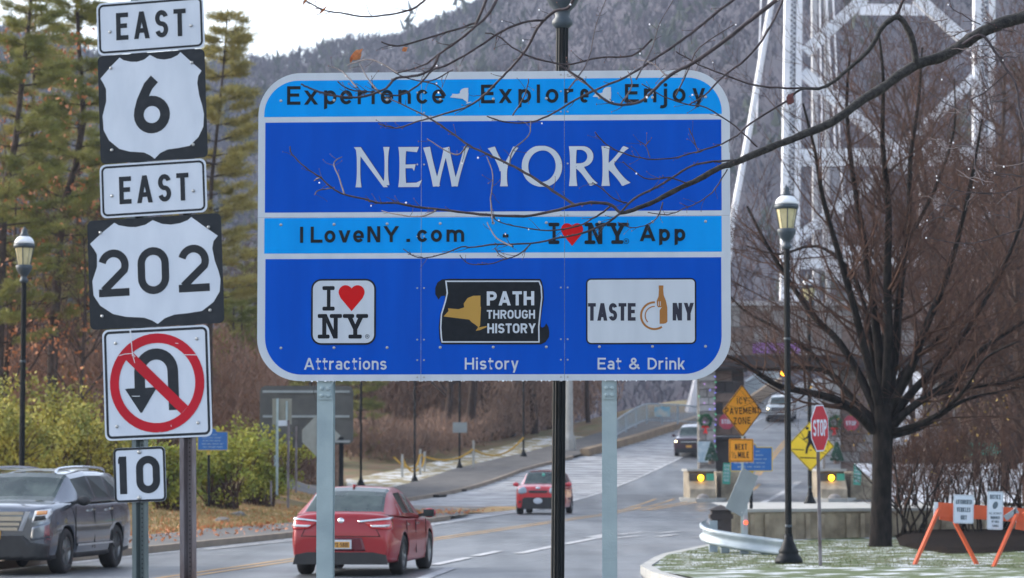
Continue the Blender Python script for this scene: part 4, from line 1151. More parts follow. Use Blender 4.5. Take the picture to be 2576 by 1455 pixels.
# ================================================================== CARS
def sm2(pts, n):
    return sm([tuple(p) for p in pts], n)
def loft(rings):
    n = len(rings[0]); V = [p for r in rings for p in r]; F = []
    for i in range(len(rings) - 1):
        for j in range(n - 1): F.append((i, j, (i * n + j, i * n + j + 1, (i + 1) * n + j + 1, (i + 1) * n + j)))
    return V, F
def car(name, label, S):
    """x forward, y left, z up"""
    c = thing(name, label, 'car')
    L, hw = S['len'], S['w'] / 2
    # lower body: stations (x from front, z bottom, z shoulder, half width)
    mb = MB(); mb.smooth = True
    rings = []
    for (x, zb, zt, w) in sm2(S['body'], 3):
        h = zt - zb
        half = [(0, zb), (w * .86, zb), (w * .955, zb + h * .10), (w * .99, zb + h * .28), (w, zb + h * .50), (w * .985, zb + h * .72), (w * .955, zb + h * .88), (w * .90, zt - h * .02), (w * .70, zt + .015), (w * .35, zt + .035), (0, zt + .04)]
        half = sm2(half, 2)
        ring = [(x, -y, z) for y, z in half] + [(x, y, z) for y, z in half[-2:0:-1]]
        rings.append(ring)
    n = len(rings[0]); V = [p for r in rings for p in r]; F = []
    for i in range(len(rings) - 1):
        for j in range(n): F.append((i * n + j, i * n + (j + 1) % n, (i + 1) * n + (j + 1) % n, (i + 1) * n + j))
    F.append(tuple(range(n))); F.append(tuple((len(rings) - 1) * n + j for j in range(n - 1, -1, -1)))
    mb.add(V, F)
    # faces below the trim line go black
    trim = S.get('trim', 0)
    nf = len(F)
    for k in range(nf - 2):
        j = k % n
        if trim and (j < trim * 2 or j >= n - trim * 2): mb.mi[k] = 1
        elif j <= 1 or j >= n - 2: mb.mi[k] = 1
    body = mb.build('body', [S['paint'], M_blk, M_well], c)
    bm = bmesh.new(); bm.from_mesh(body.data); bmesh.ops.recalc_face_normals(bm, faces=bm.faces); bm.to_mesh(body.data); bm.free()
    wr = S['wheel']
    cut = MB()
    for x in (S['xf'], S['xr']):
        for s in (-1, 1):
            k = 20; ra = wr * 1.15
            V = [(x + ra * math.cos(2 * math.pi * i / k), s * yy, wr + ra * math.sin(2 * math.pi * i / k)) for yy in (hw - .30, hw + .3) for i in range(k)]
            cut.add(V, [tuple(range(k)), tuple(range(2 * k - 1, k - 1, -1))] + [(i, (i + 1) % k, k + (i + 1) % k, k + i) for i in range(k)])
    cut.mi = [2] * len(cut.f)
    co = cut.build('cutter', [S['paint'], M_blk, M_well])
    bm = bmesh.new(); bm.from_mesh(co.data); bmesh.ops.recalc_face_normals(bm, faces=bm.faces); bm.to_mesh(co.data); bm.free()
    md = body.modifiers.new('b', 'BOOLEAN'); md.operation = 'DIFFERENCE'; md.object = co; md.solver = 'EXACT'
    dg_ = bpy.context.evaluated_depsgraph_get()
    me = bpy.data.meshes.new_from_object(body.evaluated_get(dg_), depsgraph=dg_)
    body.modifiers.clear(); body.data = me
    bpy.data.objects.remove(co)
    for p_ in me.polygons: p_.use_smooth = p_.material_index != 2 and len(p_.vertices) < 8
    # greenhouse
    G = S['glass']   # list of (x, z_roof, hw_top, hw_base, z_base, key)
    rings = []
    for (x, zr, wt, wb, zb) in G:
        h = zr - zb
        half = [(wb, zb), (wb * .985 + wt * .015, zb + h * .12), (wb + (wt - wb) * .8, zb + h * .80), (wt, zb + h * .90), (wt * .93, zb + h * .965), (wt * .55, zr), (0, zr + .012 * min(1, h * 4))]
        rings.append([(x, -y, z) for y, z in half] + [(x, y, z) for y, z in half[-2::-1]])
    V, F = loft(rings)
    n = len(rings[0])
    def sub(sel):
        used = {}; vs = []; fs = []
        for (i, j, f) in F:
            if not sel(i, j): continue
            g_ = []
            for q in f:
                if q not in used: used[q] = len(vs); vs.append(V[q])
                g_.append(used[q])
            fs.append(tuple(g_))
        m = MB(); m.add(vs, fs); return m
    rf0, rf1 = S['roof']        # ring interval indices of the roof panel
    pil = S['pillars']
    side = lambda j: j in (1, n - 3)
    isroof = lambda i, j: (rf0 <= i < rf1 and 2 <= j <= n - 4)
    ispil = lambda i, j: ((j in (0, n - 2)) or (side(j) and (i in pil or i < rf0 - 1)) or (j in (2, n - 4)) or (i in S.get('hard', ()))) and not isroof(i, j)
    ends = lambda i: i < rf0 or i >= rf1
    m = sub(lambda i, j: isroof(i, j)); m.smooth = True; m.build('roof', S['paint'], c)
    m = sub(lambda i, j: ispil(i, j)); m.smooth = True; m.build('pillars', S.get('pillarmat', S['paint']), c)
    for jj in (1, n - 3):
        for ii in range(rf0 - 1, len(rings) - 1):
            if ii not in pil and ii not in S.get('hard', ()): m = sub(lambda i, j: j == jj and i == ii); m.build('side_window', M_glass, c)
    m = sub(lambda i, j: i < rf0 and 3 <= j <= n - 5 and i not in S.get('hard', ())); m.build('windscreen', M_glass, c)
    m = sub(lambda i, j: i >= rf1 and 3 <= j <= n - 5 and i not in S.get('hard', ())); m.build('rear_window', M_glass, c)
    # wheels
    t = MB(); t.smooth = True; wd = S.get('tw', .22)
    prof = [(wr * .66, -wd / 2), (wr * .93, -wd / 2), (wr, -wd * .38), (wr, wd * .38), (wr * .93, wd / 2), (wr * .66, wd / 2), (wr * .6, wd * .3), (wr * .6, -wd * .3)]
    t.lathe(prof, 24)
    # flat end caps of the lathe are inside the rim
    tw = t.build('wheel', M_tyre, c, smooth=True)
    rm = MB()
    rm.lathe([(wr * .665, wd * .30), (wr * .665, wd * .42), (wr * .62, wd * .42), (wr * .60, wd * .30)], 24)
    for k in range(S.get('spokes', 5)):
        a = 2 * math.pi * k / S.get('spokes', 5)
        rm.bar((wr * .08 * math.cos(a), wr * .08 * math.sin(a), wd * .36), (wr * .63 * math.cos(a), wr * .63 * math.sin(a), wd * .34), wr * .17, wd * .12)
    rm.lathe([(wr * .14, wd * .28), (wr * .14, wd * .44), (wr * .05, wd * .46)], 10)
    rim_ = rm.build('rim', M_rim, tw)
    dm = MB(); dm.lathe([(wr * .64, wd * .18), (wr * .64, wd * .22)], 20); dm.build('brake_disc', M_blk, tw)
    first = True
    for x in (S['xf'], S['xr']):
        for s in (-1, 1):
            if first: w_ = tw; first = False
            else:
                w_ = tw.copy(); col.objects.link(w_); w_.parent = c
                for ch in (rim_, tw.children[1] if len(tw.children) > 1 else None):
                    if ch: k_ = ch.copy(); col.objects.link(k_); k_.parent = w_
            w_.location = (x, s * (hw - wd / 2 - .015), wr)
            w_.rotation_mode = 'ZYX'; w_.rotation_euler = (R(-90) * s, 0, random.random())
    # mirrors
    for s in (-1, 1):
        m = MB(); m.smooth = True; mx, mz = S['mirror']
        m.ball((0, 0, 0), .5, 8)
        o = m.build('wing_mirror', S.get('mirmat', S['paint']), c); o.location = (mx, s * (hw + .10), mz); o.scale = (.16, .24, .17)
        m = MB(); m.bar((mx, s * (hw - .12), mz - .05), (mx, s * (hw + .05), mz - .02), .05); m.build('mirror_arm', M_blk, c)
        mg = MB(); mg.box((mx - .085, s * (hw + .10), mz), (.01, .19, .12)); mg.build('mirror_glass', M_glass, c)
    # door gaps and handles
    for s in (-1, 1):
        m = MB()
        for x in S['gaps']:
            zlo, zhi = S['gapz']
            m.bar((x, s * (hw * .998 + .0), zlo + .03), (x - .02, s * (hw * .985), zhi - .03), .012, .01, up=(1, 0, 0))
        m.build('door_gap', M_well, c)
        for x in S['handles']:
            m = MB(); m.box((x, s * (hw * .992 + .012), S['hz']), (.17, .03, .03)); m.build('door_handle', S.get('handmat', M_chrome), c)
    for f in S['extra']: f(c, hw)
    return c
from mathutils.bvhtree import BVHTree
def decal(c, name, pts, m, front, off=.012, slant=0.0):
    """a thin lens or panel following the body; pts are (y,z), found by casting along x (slanted sideways by slant)"""
    body = [ch for ch in c.children if ch.name.startswith('body')][0]
    me = body.data
    bv = BVHTree.FromPolygons([v.co for v in me.vertices], [tuple(p.vertices) for p in me.polygons])
    sg = 1 if front else -1
    bm = bmesh.new()
    f = bm.faces.new([bm.verts.new((p[0], p[1], 0)) for p in pts])
    bmesh.ops.triangulate(bm, faces=bm.faces)
    for _ in range(4):
        es = [e for e in bm.edges if e.calc_length() > .07]
        if not es: break
        bmesh.ops.subdivide_edges(bm, edges=es, cuts=1)
        bmesh.ops.triangulate(bm, faces=bm.faces)
    out = []
    for v in bm.verts:
        y, z = v.co.x, v.co.y
        s = 1 if y > 0 else -1
        d = Vector((-sg, -s * slant, 0)).normalized()
        o = Vector((sg * 2.3, y, z)) - d * 1.5
        h = bv.ray_cast(o, d)
        if h[0] is None: out.append(None)
        else: out.append(h[0] - d * off)
    good = [p for p in out if p is not None]
    if not good: bm.free(); return None
    for v, p in zip(bm.verts, out):
        v.co = p if p is not None else min(good, key=lambda q: abs(q.y - v.co.x) + abs(q.z - v.co.y))
    me2 = bpy.data.meshes.new(name); bm.to_mesh(me2); bm.free(); me2.materials.append(m)
    for p in me2.polygons: p.use_smooth = True
    o = bpy.data.objects.new(name, me2); o.parent = c; col.objects.link(o)
    sm_ = o.modifiers.new('thick', 'SOLIDIFY'); sm_.thickness = off * .9; sm_.offset = 0
    return o
def onface(c, name, pts, m, x, th=.02):
    """a panel outlined by (y,z) points on a plane x, extruded th outwards (sign of th)"""
    k = len(pts); mb = MB()
    mb.add([(x, p[0], p[1]) for p in pts] + [(x + th, p[0] * .99, p[1]) for p in pts], [tuple(range(k)), tuple(range(2 * k - 1, k - 1, -1))] + [(i, (i + 1) % k, k + (i + 1) % k, k + i) for i in range(k)])
    return mb.build(name, m, c)
def quad3(c, name, pts, m, th=.015):
    """thin slab over four 3-D points, thickened along its normal"""
    P_ = [Vector(p) for p in pts]; n = (P_[1] - P_[0]).cross(P_[2] - P_[0]).normalized() * th
    k = len(P_); mb = MB(); mb.add([p - n for p in P_] + [p + n for p in P_], [tuple(range(k)), tuple(range(2 * k - 1, k - 1, -1))] + [(i, (i + 1) % k, k + (i + 1) % k, k + i) for i in range(k)])
    return mb.build(name, m, c)
M_taill = mat('tail_light', (.55, .01, .015), (.42, .006, .01), .12, scale=6, coat=1.0)
M_clear = mat('lamp_lens', (.75, .78, .80), (.60, .62, .65), .1, scale=10, coat=1.0)
M_hl = mat('headlight_on', (.9, .85, .6), None, .2, emit=(1, .80, .42), estr=6)
M_paintred = mat('paint_dark_red', (.30, .002, .010), (.27, .002, .009), .28, .1, scale=2, coat=.45)
M_paintred2 = mat('paint_bright_red', (.55, .015, .03), (.50, .012, .025), .3, .0, scale=2, coat=1.0)
M_paintgrey = mat('paint_grey', (.15, .17, .205), (.14, .16, .195), .2, .75, scale=2, coat=1.0)
M_paintsil = mat('paint_silver', (.50, .54, .55), (.46, .50, .51), .3, .4, scale=2, coat=1.0)
M_paintmar = mat('paint_maroon', (.05, .015, .03), (.045, .012, .025), .3, .2, scale=2, coat=1.0)
M_plate_o = mat('plate_orange', (.68, .36, .07), (.62, .32, .06), .5)
M_platew = mat('plate_white', (.55, .60, .68), None, .5)
M_amber = mat('amber_lens', (.75, .22, .04), (.8, .35, .1), .15, scale=8, coat=1.0)
# --- dark red saloon seen from behind
def ex_sedan(c, hw):
    for s in (-1, 1):
        decal(c, 'tail_light', [(s * y, z) for y, z in ((.40, .895), (.66, .925), (.93, .94), (.93, .79), (.78, .765), (.52, .79))], M_taill, False, .018, .45)
        decal(c, 'reversing_light', [(s * y, z) for y, z in ((.50, .842), (.84, .852), (.82, .82), (.54, .812))], M_clear, False, .03, .45)
        decal(c, 'chrome_strip', [(s * y, z) for y, z in ((.30, .915), (.60, .945), (.96, .975), (.96, .945), (.60, .915), (.32, .888))], M_chrome, False, .03, .45)
        quad3(c, 'side_window_trim', [(-1.42, s * .845, 1.0), (-1.05, s * .60, 1.385), (-1.0, s * .60, 1.385), (-1.38, s * .85, 1.0)][::s], M_chrome, .006)
    onface(c, 'rear_bumper_valance', [(-.80, .20), (.80, .20), (.76, .36), (.55, .40), (-.55, .40), (-.76, .36)], M_blk, -2.285, -.02)
    decal(c, 'plate_recess', [(-.42, .42), (.42, .42), (.36, .64), (-.36, .64)], mat('paint_dark_recess', (.10, .004, .015), None, .35, .2, coat=.3), False, .006)  # flat decal, the recess's shade is put into a darker red
    decal(c, 'boot_lid_gap', [(-.66, .655), (.66, .655), (.66, .667), (-.66, .667)], M_well, False, .004)
    for s in (-1, 1): decal(c, 'boot_side_gap', [(s * .655, .655), (s * .668, .655), (s * .60, .78), (s * .588, .78)], M_well, False, .004)
    onface(c, 'plate_frame', [(-.19, .455), (.19, .455), (.19, .605), (-.19, .605)], M_platew, -2.309, -.012)
    pl = onface(c, 'number_plate', [(-.16, .475), (.16, .475), (.16, .572), (-.16, .572)], M_plate_o, -2.322, -.006)
    P = Print(None, 0); P.word('FPX-5801', -.14, .14, .485, .075, .17, gap=.14)
    o = P.mb.build('plate_number', mat('plate_ink', (.12, .05, .02), None, .6), pl); o.rotation_euler = (0, 0, R(-90)); o.location = (-2.331, 0, 0)
    m = MB(); m.smooth = True; m.ball((0, 0, 0), .5, 8); o = m.build('badge', M_chrome, c); o.location = (-2.235, .0, .905); o.scale = (.05, .125, .125)
    m = MB(); m.ball((0, 0, 0), .5, 8); o = m.build('round_sticker', mat('sticker', (.10, .10, .45), (.6, .6, .7), .5, scale=30), c); o.location = (-2.265, .17, .80); o.scale = (.02, .10, .10)
    P = Print(None, 0); P.word('VERANO', -.42, -.14, .72, .03, .15, gap=.3)
    P.mb.build('model_lettering', M_chrome, c).matrix_local = Matrix.Translation((-2.275, 0, 0)) @ Matrix.Rotation(R(-90), 4, 'Z')
    m = MB(); m.smooth = True; m.box((-1.05, 0, 1.475), (.16, .035, .06)); m.build('roof_antenna', S_sed['paint'], c)
S_sed = dict(len=4.67, w=1.815, wheel=.335, xf=1.42, xr=-1.26, paint=M_paintred, spokes=9,
    body=[(2.35, .30, .58, .55), (2.30, .25, .68, .72), (2.10, .21, .78, .84), (1.8, .20, .86, .885), (1.3, .19, .91, .90), (.8, .19, .93, .905), (.0, .19, .945, .9075), (-.8, .19, .96, .9075), (-1.3, .20, .98, .905), (-1.7, .21, 1.0, .885), (-2.0, .22, 1.01, .86), (-2.16, .23, 1.0, .83), (-2.23, .25, .93, .80), (-2.28, .27, .72, .78), (-2.29, .30, .60, .74)],
    glass=[(1.05, .95, .70, .80, .93), (.75, 1.10, .66, .82, .93), (.25, 1.36, .62, .84, .94), (.05, 1.42, .61, .845, .945), (-.5, 1.465, .62, .85, .955), (-.58, 1.468, .62, .85, .955), (-1.05, 1.455, .61, .845, .965), (-1.12, 1.448, .61, .845, .97), (-1.35, 1.39, .60, .84, .98), (-1.50, 1.32, .61, .83, .985), (-1.95, 1.06, .66, .80, 1.0), (-2.02, 1.025, .68, .79, 1.005)],
    roof=(3, 7), pillars=(0, 2, 4, 7, 8, 9, 10), hard=(10,), mirror=(.65, 1.0), gaps=(.95, -.12, -1.02), gapz=(.30, .93), handles=(-.02, -.95), hz=.84, extra=[ex_sedan])
sed = car('red_sedan', 'dark red four door sedan driving away, seen from behind below the big sign', S_sed)
def place(c, u, v, Y, heading):
    """origin under the car's middle; heading = direction of the nose, degrees clockwise from away"""
    p = at(u, v, Y); c.location = (p.x, p.y, H(p.y)); c.rotation_euler = (0, 0, R(90 - heading))
    s = (H(p.y + 1.3) - H(p.y - 1.3)) / 2.6
    if s > 0: c.rotation_euler = (0, math.atan(s) * (-1 if abs(heading) < 90 else 1), R(90 - heading))
place(sed, 920, 1400, 48.2, 7.5)
# --- grey SUV coming
def ex_suv(c, hw):
    f = 2.47
    onface(c, 'grille', [(-.56, 1.06), (.56, 1.06), (.44, .74), (-.44, .74)], M_blk, f - .05, .03)
    m = MB()
    for z, w in ((1.03, .55), (.94, .52), (.85, .48), (.77, .45)): m.box((f + .005, 0, z), (.05, 2 * w, .05 if z != .94 else .07))
    m.build('grille_bar', M_chrome, c)
    for s in (-1, 1):
        quad3(c, 'grille_end', [(f + .01, s * .46, .74), (f + .0, s * .57, 1.065), (f - .03, s * .65, 1.06), (f - .02, s * .52, .74)][::s], M_chrome, .02)
        decal(c, 'headlight', [(s * y, z) for y, z in ((.60, .88), (.66, 1.07), (.98, 1.10), (1.02, 1.04), (.84, .90))], M_clear, True, .02, .5)
        decal(c, 'headlight_inner', [(s * y, z) for y, z in ((.63, .90), (.66, .985), (.84, .99), (.86, .925))], M_blk, True, .03, .5)
        decal(c, 'turn_signal', [(s * y, z) for y, z in ((.68, 1.00), (.69, 1.06), (.90, 1.075), (.88, 1.01))], M_amber, True, .03, .5)
        decal(c, 'bumper_silver_corner', [(s * y, z) for y, z in ((.60, .58), (.62, .80), (.97, .90), (.98, .62))], M_paintgrey, True, .012, .4)
        m = MB(); m.lathe([(.05, 0), (.06, .02), (.03, .03)], 10); o = m.build('fog_light', M_clear, c); o.rotation_euler = (0, R(90), 0); o.location = (f - .08, s * .72, .50)
        m = MB()
        m.box((0, s * (hw + .008), .47), (2.0, .02, .035)); m.build('side_trim', M_chrome, c)
        m = MB(); m.tube(sm([(1.0, s * .60, 1.69), (.8, s * .61, 1.775), (-.4, s * .62, 1.80), (-1.5, s * .61, 1.775), (-1.75, s * .60, 1.72)], 3), .025, 6); m.build('roof_rail', M_chrome, c)
    decal(c, 'lower_bumper', [(-.92, .28), (.92, .28), (.93, .50), (.62, .56), (.50, .66), (-.50, .66), (-.62, .56), (-.93, .50)], M_blk, True, .016, .2)
    onface(c, 'number_plate', [(-.15, .60), (.15, .60), (.15, .74), (-.15, .74)], M_plate_o, f, .02)
    quad3(c, 'windscreen_sticker', [(1.28, -.42, 1.16), (1.28, -.62, 1.16), (1.24, -.62, 1.19), (1.24, -.42, 1.19)], mat('sticker_teal', (.35, .6, .6), (.1, .4, .6), .5, scale=20), .004)
    for z in range(4):
        m = MB(); m.box((.5 - z * .5, 0, 1.758), (.04, 1.1, .02)); m.build('roof_rib', M_rim, c)
S_suv = dict(len=5.0, w=2.0, wheel=.38, xf=1.50, xr=-1.36, paint=M_paintgrey, spokes=5, trim=2, tw=.25,
    body=[(2.46, .30, .95, .70), (2.44, .27, 1.06, .82), (2.33, .25, 1.12, .90), (2.1, .24, 1.16, .96), (1.6, .24, 1.20, .985), (1.1, .24, 1.22, .99), (.3, .24, 1.20, 1.0), (-.6, .24, 1.20, 1.0), (-1.4, .25, 1.21, .995), (-2.0, .26, 1.22, .97), (-2.35, .28, 1.20, .93), (-2.46, .32, 1.05, .88), (-2.50, .38, .8, .82)],
    glass=[(1.55, 1.21, .74, .88, 1.19), (1.35, 1.30, .72, .90, 1.19), (.85, 1.62, .70, .93, 1.19), (.68, 1.69, .70, .94, 1.19), (-.12, 1.755, .71, .945, 1.19), (-.22, 1.757, .71, .945, 1.19), (-1.05, 1.75, .70, .94, 1.20), (-1.15, 1.745, .70, .94, 1.20), (-1.95, 1.70, .68, .91, 1.21), (-2.05, 1.68, .67, .90, 1.21), (-2.35, 1.25, .72, .86, 1.21)],
    roof=(3, 9), pillars=(0, 2, 4, 6, 8, 9), pillarmat=M_paintgrey, mirror=(.98, 1.22), mirmat=M_blk, gaps=(1.05, .0, -1.02), gapz=(.36, 1.15), handles=(.12, -.92), hz=1.06, extra=[ex_suv])
suv = car('grey_suv', 'dark grey SUV with chrome grille and roof rails approaching at the far left', S_suv)
place(suv, 100, 1400, 48.9, 189)
# --- small red hatchback coming
def ex_kia(c, hw):
    f = 2.05
    onface(c, 'grille', [(-.36, .88), (.36, .88), (.33, .79), (-.33, .79)], M_blk, f - .02, .03)
    onface(c, 'lower_grille', [(-.62, .20), (.62, .20), (.58, .58), (.50, .63), (-.50, .63), (-.58, .58)], M_blk, f - .005, .03)
    m = MB(); m.ball((0, 0, 0), .5, 8); o = m.build('oval_plate', M_platew, c); o.location = (f + .04, 0, .50); o.scale = (.04, .36, .22)
    m = MB(); m.ball((0, 0, 0), .5, 8); o = m.build('badge', M_chrome, c); o.location = (f - .02, 0, .975); o.scale = (.06, .19, .10)
    for s in (-1, 1):
        decal(c, 'headlight', [(s * y, z) for y, z in ((.50, .80), (.53, .96), (.66, 1.02), (.84, .96), (.86, .80), (.70, .75))], mat('lens_blue', (.30, .38, .46), (.2, .27, .34), .1, coat=1.0), True, .02, .35)
        decal(c, 'fog_light', [(s * y, z) for y, z in ((.68, .42), (.68, .50), (.78, .50), (.78, .42))], M_blk, True, .015, .2)
        m = MB(); m.box((-.3, s * (hw + .01), .56), (.5, .02, .07)); m.build('side_moulding', M_blk, c)
    m = MB(); m.ball((0, 0, 0), .5, 6); o = m.build('windscreen_ornament', mat('ornament', (.1, .5, .4), None, .3), c); o.location = (.88, .06, 1.46); o.scale = (.05, .12, .12)
S_kia = dict(len=4.1, w=1.785, wheel=.32, xf=1.27, xr=-1.28, paint=M_paintred2, spokes=5, trim=1,
    body=[(2.04, .28, .80, .62), (2.0, .24, .95, .76), (1.85, .22, 1.02, .84), (1.5, .21, 1.08, .87), (1.0, .21, 1.10, .885), (.0, .21, 1.08, .8925), (-1.0, .21, 1.09, .89), (-1.6, .22, 1.10, .87), (-1.95, .25, 1.05, .82), (-2.05, .30, .85, .76)],
    glass=[(1.12, 1.10, .66, .80, 1.07), (.95, 1.20, .65, .81, 1.07), (.55, 1.50, .62, .82, 1.07), (.42, 1.57, .62, .83, 1.07), (-.25, 1.62, .63, .835, 1.08), (-.33, 1.62, .63, .835, 1.08), (-1.05, 1.60, .62, .83, 1.08), (-1.20, 1.59, .62, .83, 1.09), (-1.75, 1.55, .60, .81, 1.09), (-1.95, 1.15, .64, .78, 1.09)],
    roof=(3, 8), pillars=(0, 2, 4, 6, 7, 8), mirror=(.78, 1.10), gaps=(.85, -.3, -1.0), gapz=(.34, 1.04), handles=(-.2, -.98), hz=.95, extra=[ex_kia], handmat=M_paintred2)
kia = car('red_hatchback', 'bright red boxy hatchback coming down the road, partly behind the black lamp pole', S_kia)
place(kia, 1371, 1292, 105, 188)
# --- far cars
def ex_far(lit):
    def g_(c, hw):
        f = 2.38
        onface(c, 'grille', [(-.5, .98), (.5, .98), (.48, .76), (-.48, .76)], M_blk, f - .05, .05)
        m = MB(); m.box((f + .01, 0, .87), (.04, .9, .05)); m.build('grille_bar', M_chrome, c)
        onface(c, 'lower_bumper', [(-.8, .28), (.8, .28), (.75, .5), (-.75, .5)], M_blk, f - .05, .05)
        onface(c, 'number_plate', [(-.16, .56), (.16, .56), (.16, .68), (-.16, .68)], M_platew if lit != 'maroon' else M_plate_o, f - .01, .03)
        for s in (-1, 1):
            m = MB(); m.ball((0, 0, 0), .5, 7); o = m.build('headlight', M_hl if s == 1 or lit == 'maroon' else M_hl, c); o.location = (f - .09, s * .68, .88); o.scale = (.12, .24, .2)
    return g_
S_far = dict(len=4.8, w=1.85, wheel=.36, xf=1.42, xr=-1.30, paint=M_paintsil, spokes=6, trim=1,
    body=[(2.36, .30, .88, .66), (2.32, .26, 1.0, .80), (2.2, .25, 1.06, .87), (1.8, .24, 1.10, .905), (1.1, .24, 1.14, .92), (.0, .24, 1.12, .925), (-1.2, .24, 1.13, .92), (-2.0, .26, 1.13, .89), (-2.3, .28, 1.08, .84), (-2.4, .34, .8, .78)],
    glass=[(1.35, 1.13, .70, .82, 1.11), (1.15, 1.22, .68, .83, 1.11), (.75, 1.52, .66, .85, 1.11), (.58, 1.60, .66, .86, 1.11), (-.2, 1.69, .67, .865, 1.12), (-.28, 1.69, .67, .865, 1.12), (-1.0, 1.68, .66, .86, 1.12), (-1.1, 1.67, .66, .86, 1.12), (-1.9, 1.60, .64, .83, 1.13), (-2.2, 1.18, .68, .80, 1.13)],
    roof=(3, 8), pillars=(0, 2, 4, 6, 8), mirror=(.92, 1.15), gaps=(.9, -.24, -1.05), gapz=(.4, 1.07), handles=(0, -1), hz=1.0, extra=[ex_far('silver')])
w1 = car('silver_suv', 'silver SUV with headlights on driving down through the stone gate', S_far)
place(w1, 1966, 1050, 190, 190)
S2 = dict(S_far); S2['paint'] = M_paintmar; S2['extra'] = [ex_far('maroon')]
w2 = car('maroon_suv', 'dark maroon SUV with headlights on half hidden by the left stone pier', S2)
place(w2, 1745, 1150, 158.5, 190)
# ================================================================== STONE GATE
GY = 137.0
gate = thing('stone_gate', 'stone toll gate with dark canopy beam spanning the bridge road', 'gate', at(1975, 1150, GY))
gate.location.z = H(GY)
def stoned(parent, x0, x1, y0, y1, z0, z1, mats, sides=('front',), rowh=.42, name='stone'):
    """coursed stones standing proud of a mortar core, shared meshes, one object each"""
    core = MB(); core.box(((x0 + x1) / 2, (y0 + y1) / 2, (z0 + z1) / 2), (x1 - x0, y1 - y0, z1 - z0))
    core.build('core', M_mortar, parent, world=True)
    inv = wmat(parent).inverted()
    def face(a, b, fn):
        z = z0 + .01
        while z < z1 - .1:
            h = min(rowh * random.uniform(.75, 1.2), z1 - z)
            x = a
            while x < b - .05:
                w = min(random.uniform(.35, .95), b - x)
                if b - x - w < .2: w = b - x
                o = proto(random.choice(mats)).copy(); col.objects.link(o); o.parent = parent
                p, rot = fn(x + w / 2, z + h / 2)
                o.location = inv @ Vector(p); o.rotation_euler = (0, 0, rot)
                o.scale = (w - .025, random.uniform(.08, .14), h - .025)
                x += w
            z += h
    if 'front' in sides: face(x0, x1, lambda a, z: ((a, y0, z), 0))
    if 'right' in sides: face(y0, y1, lambda a, z: ((x1, a, z), R(90)))
    if 'left' in sides: face(y0, y1, lambda a, z: ((x0, a, z), R(90)))
_p = {}
def proto(m):
    if m.name not in _p:
        b = MB(); b.box((0, 0, 0), (1, 1, 1)); me = bpy.data.meshes.new('stone'); 
        c_ = .46
        V = [(x, y, z) for x, y, z in [(-.5, .5, -.5), (.5, .5, -.5), (.5, .5, .5), (-.5, .5, .5), (-.5, -.25, -.5), (.5, -.25, -.5), (.5, -.25, .5), (-.5, -.25, .5), (-c_, -.5, -c_), (c_, -.5, -c_), (c_, -.5, c_), (-c_, -.5, c_)]]
        me.from_pydata(V, [], [(0, 1, 2, 3), (0, 4, 5, 1), (1, 5, 6, 2), (2, 6, 7, 3), (3, 7, 4, 0), (4, 8, 9, 5), (5, 9, 10, 6), (6, 10, 11, 7), (7, 11, 8, 4), (8, 11, 10, 9)])
        me.materials.append(m); _p[m.name] = bpy.data.objects.new('stone', me)
    return _p[m.name]
X_ = lambda u: at(u, 1000, GY).x
Z_ = lambda v: at(1288, v, GY).z
g0 = H(GY) - .6
zbm0, zbm1 = Z_(928), Z_(895)
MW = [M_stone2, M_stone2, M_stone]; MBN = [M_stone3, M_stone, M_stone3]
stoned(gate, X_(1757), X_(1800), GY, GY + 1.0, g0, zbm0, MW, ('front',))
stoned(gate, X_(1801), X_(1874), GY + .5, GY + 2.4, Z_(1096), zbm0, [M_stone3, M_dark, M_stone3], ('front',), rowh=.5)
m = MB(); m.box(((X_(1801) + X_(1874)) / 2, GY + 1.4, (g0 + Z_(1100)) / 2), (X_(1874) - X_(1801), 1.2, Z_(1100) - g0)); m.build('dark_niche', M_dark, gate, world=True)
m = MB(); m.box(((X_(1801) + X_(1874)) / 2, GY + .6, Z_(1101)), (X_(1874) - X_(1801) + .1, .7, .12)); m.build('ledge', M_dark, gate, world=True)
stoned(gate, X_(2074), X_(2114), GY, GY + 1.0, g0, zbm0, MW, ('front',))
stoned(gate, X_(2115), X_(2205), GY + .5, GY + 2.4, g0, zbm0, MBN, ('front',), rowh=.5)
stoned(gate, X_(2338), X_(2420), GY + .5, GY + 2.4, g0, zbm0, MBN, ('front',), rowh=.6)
xb0, xb1 = X_(1560), X_(2560)
m = MB(); m.box(((xb0 + xb1) / 2, GY + 1.6, (zbm0 + zbm1) / 2), (xb1 - xb0, 4.4, zbm1 - zbm0)); m.build('canopy_beam', M_dark, gate, world=True)
stoned(gate, X_(1560), X_(2560), GY + 2.0, GY + 3.6, zbm1, Z_(762), [M_stone, M_stone3, M_stone], ('front',), rowh=.75)
m = MB(); m.box(((X_(1560) + X_(2560)) / 2, GY + 2.9, Z_(758)), (X_(2560) - X_(1560) + .2, 2.2, .22)); m.build('coping', M_stone2, gate, world=True)
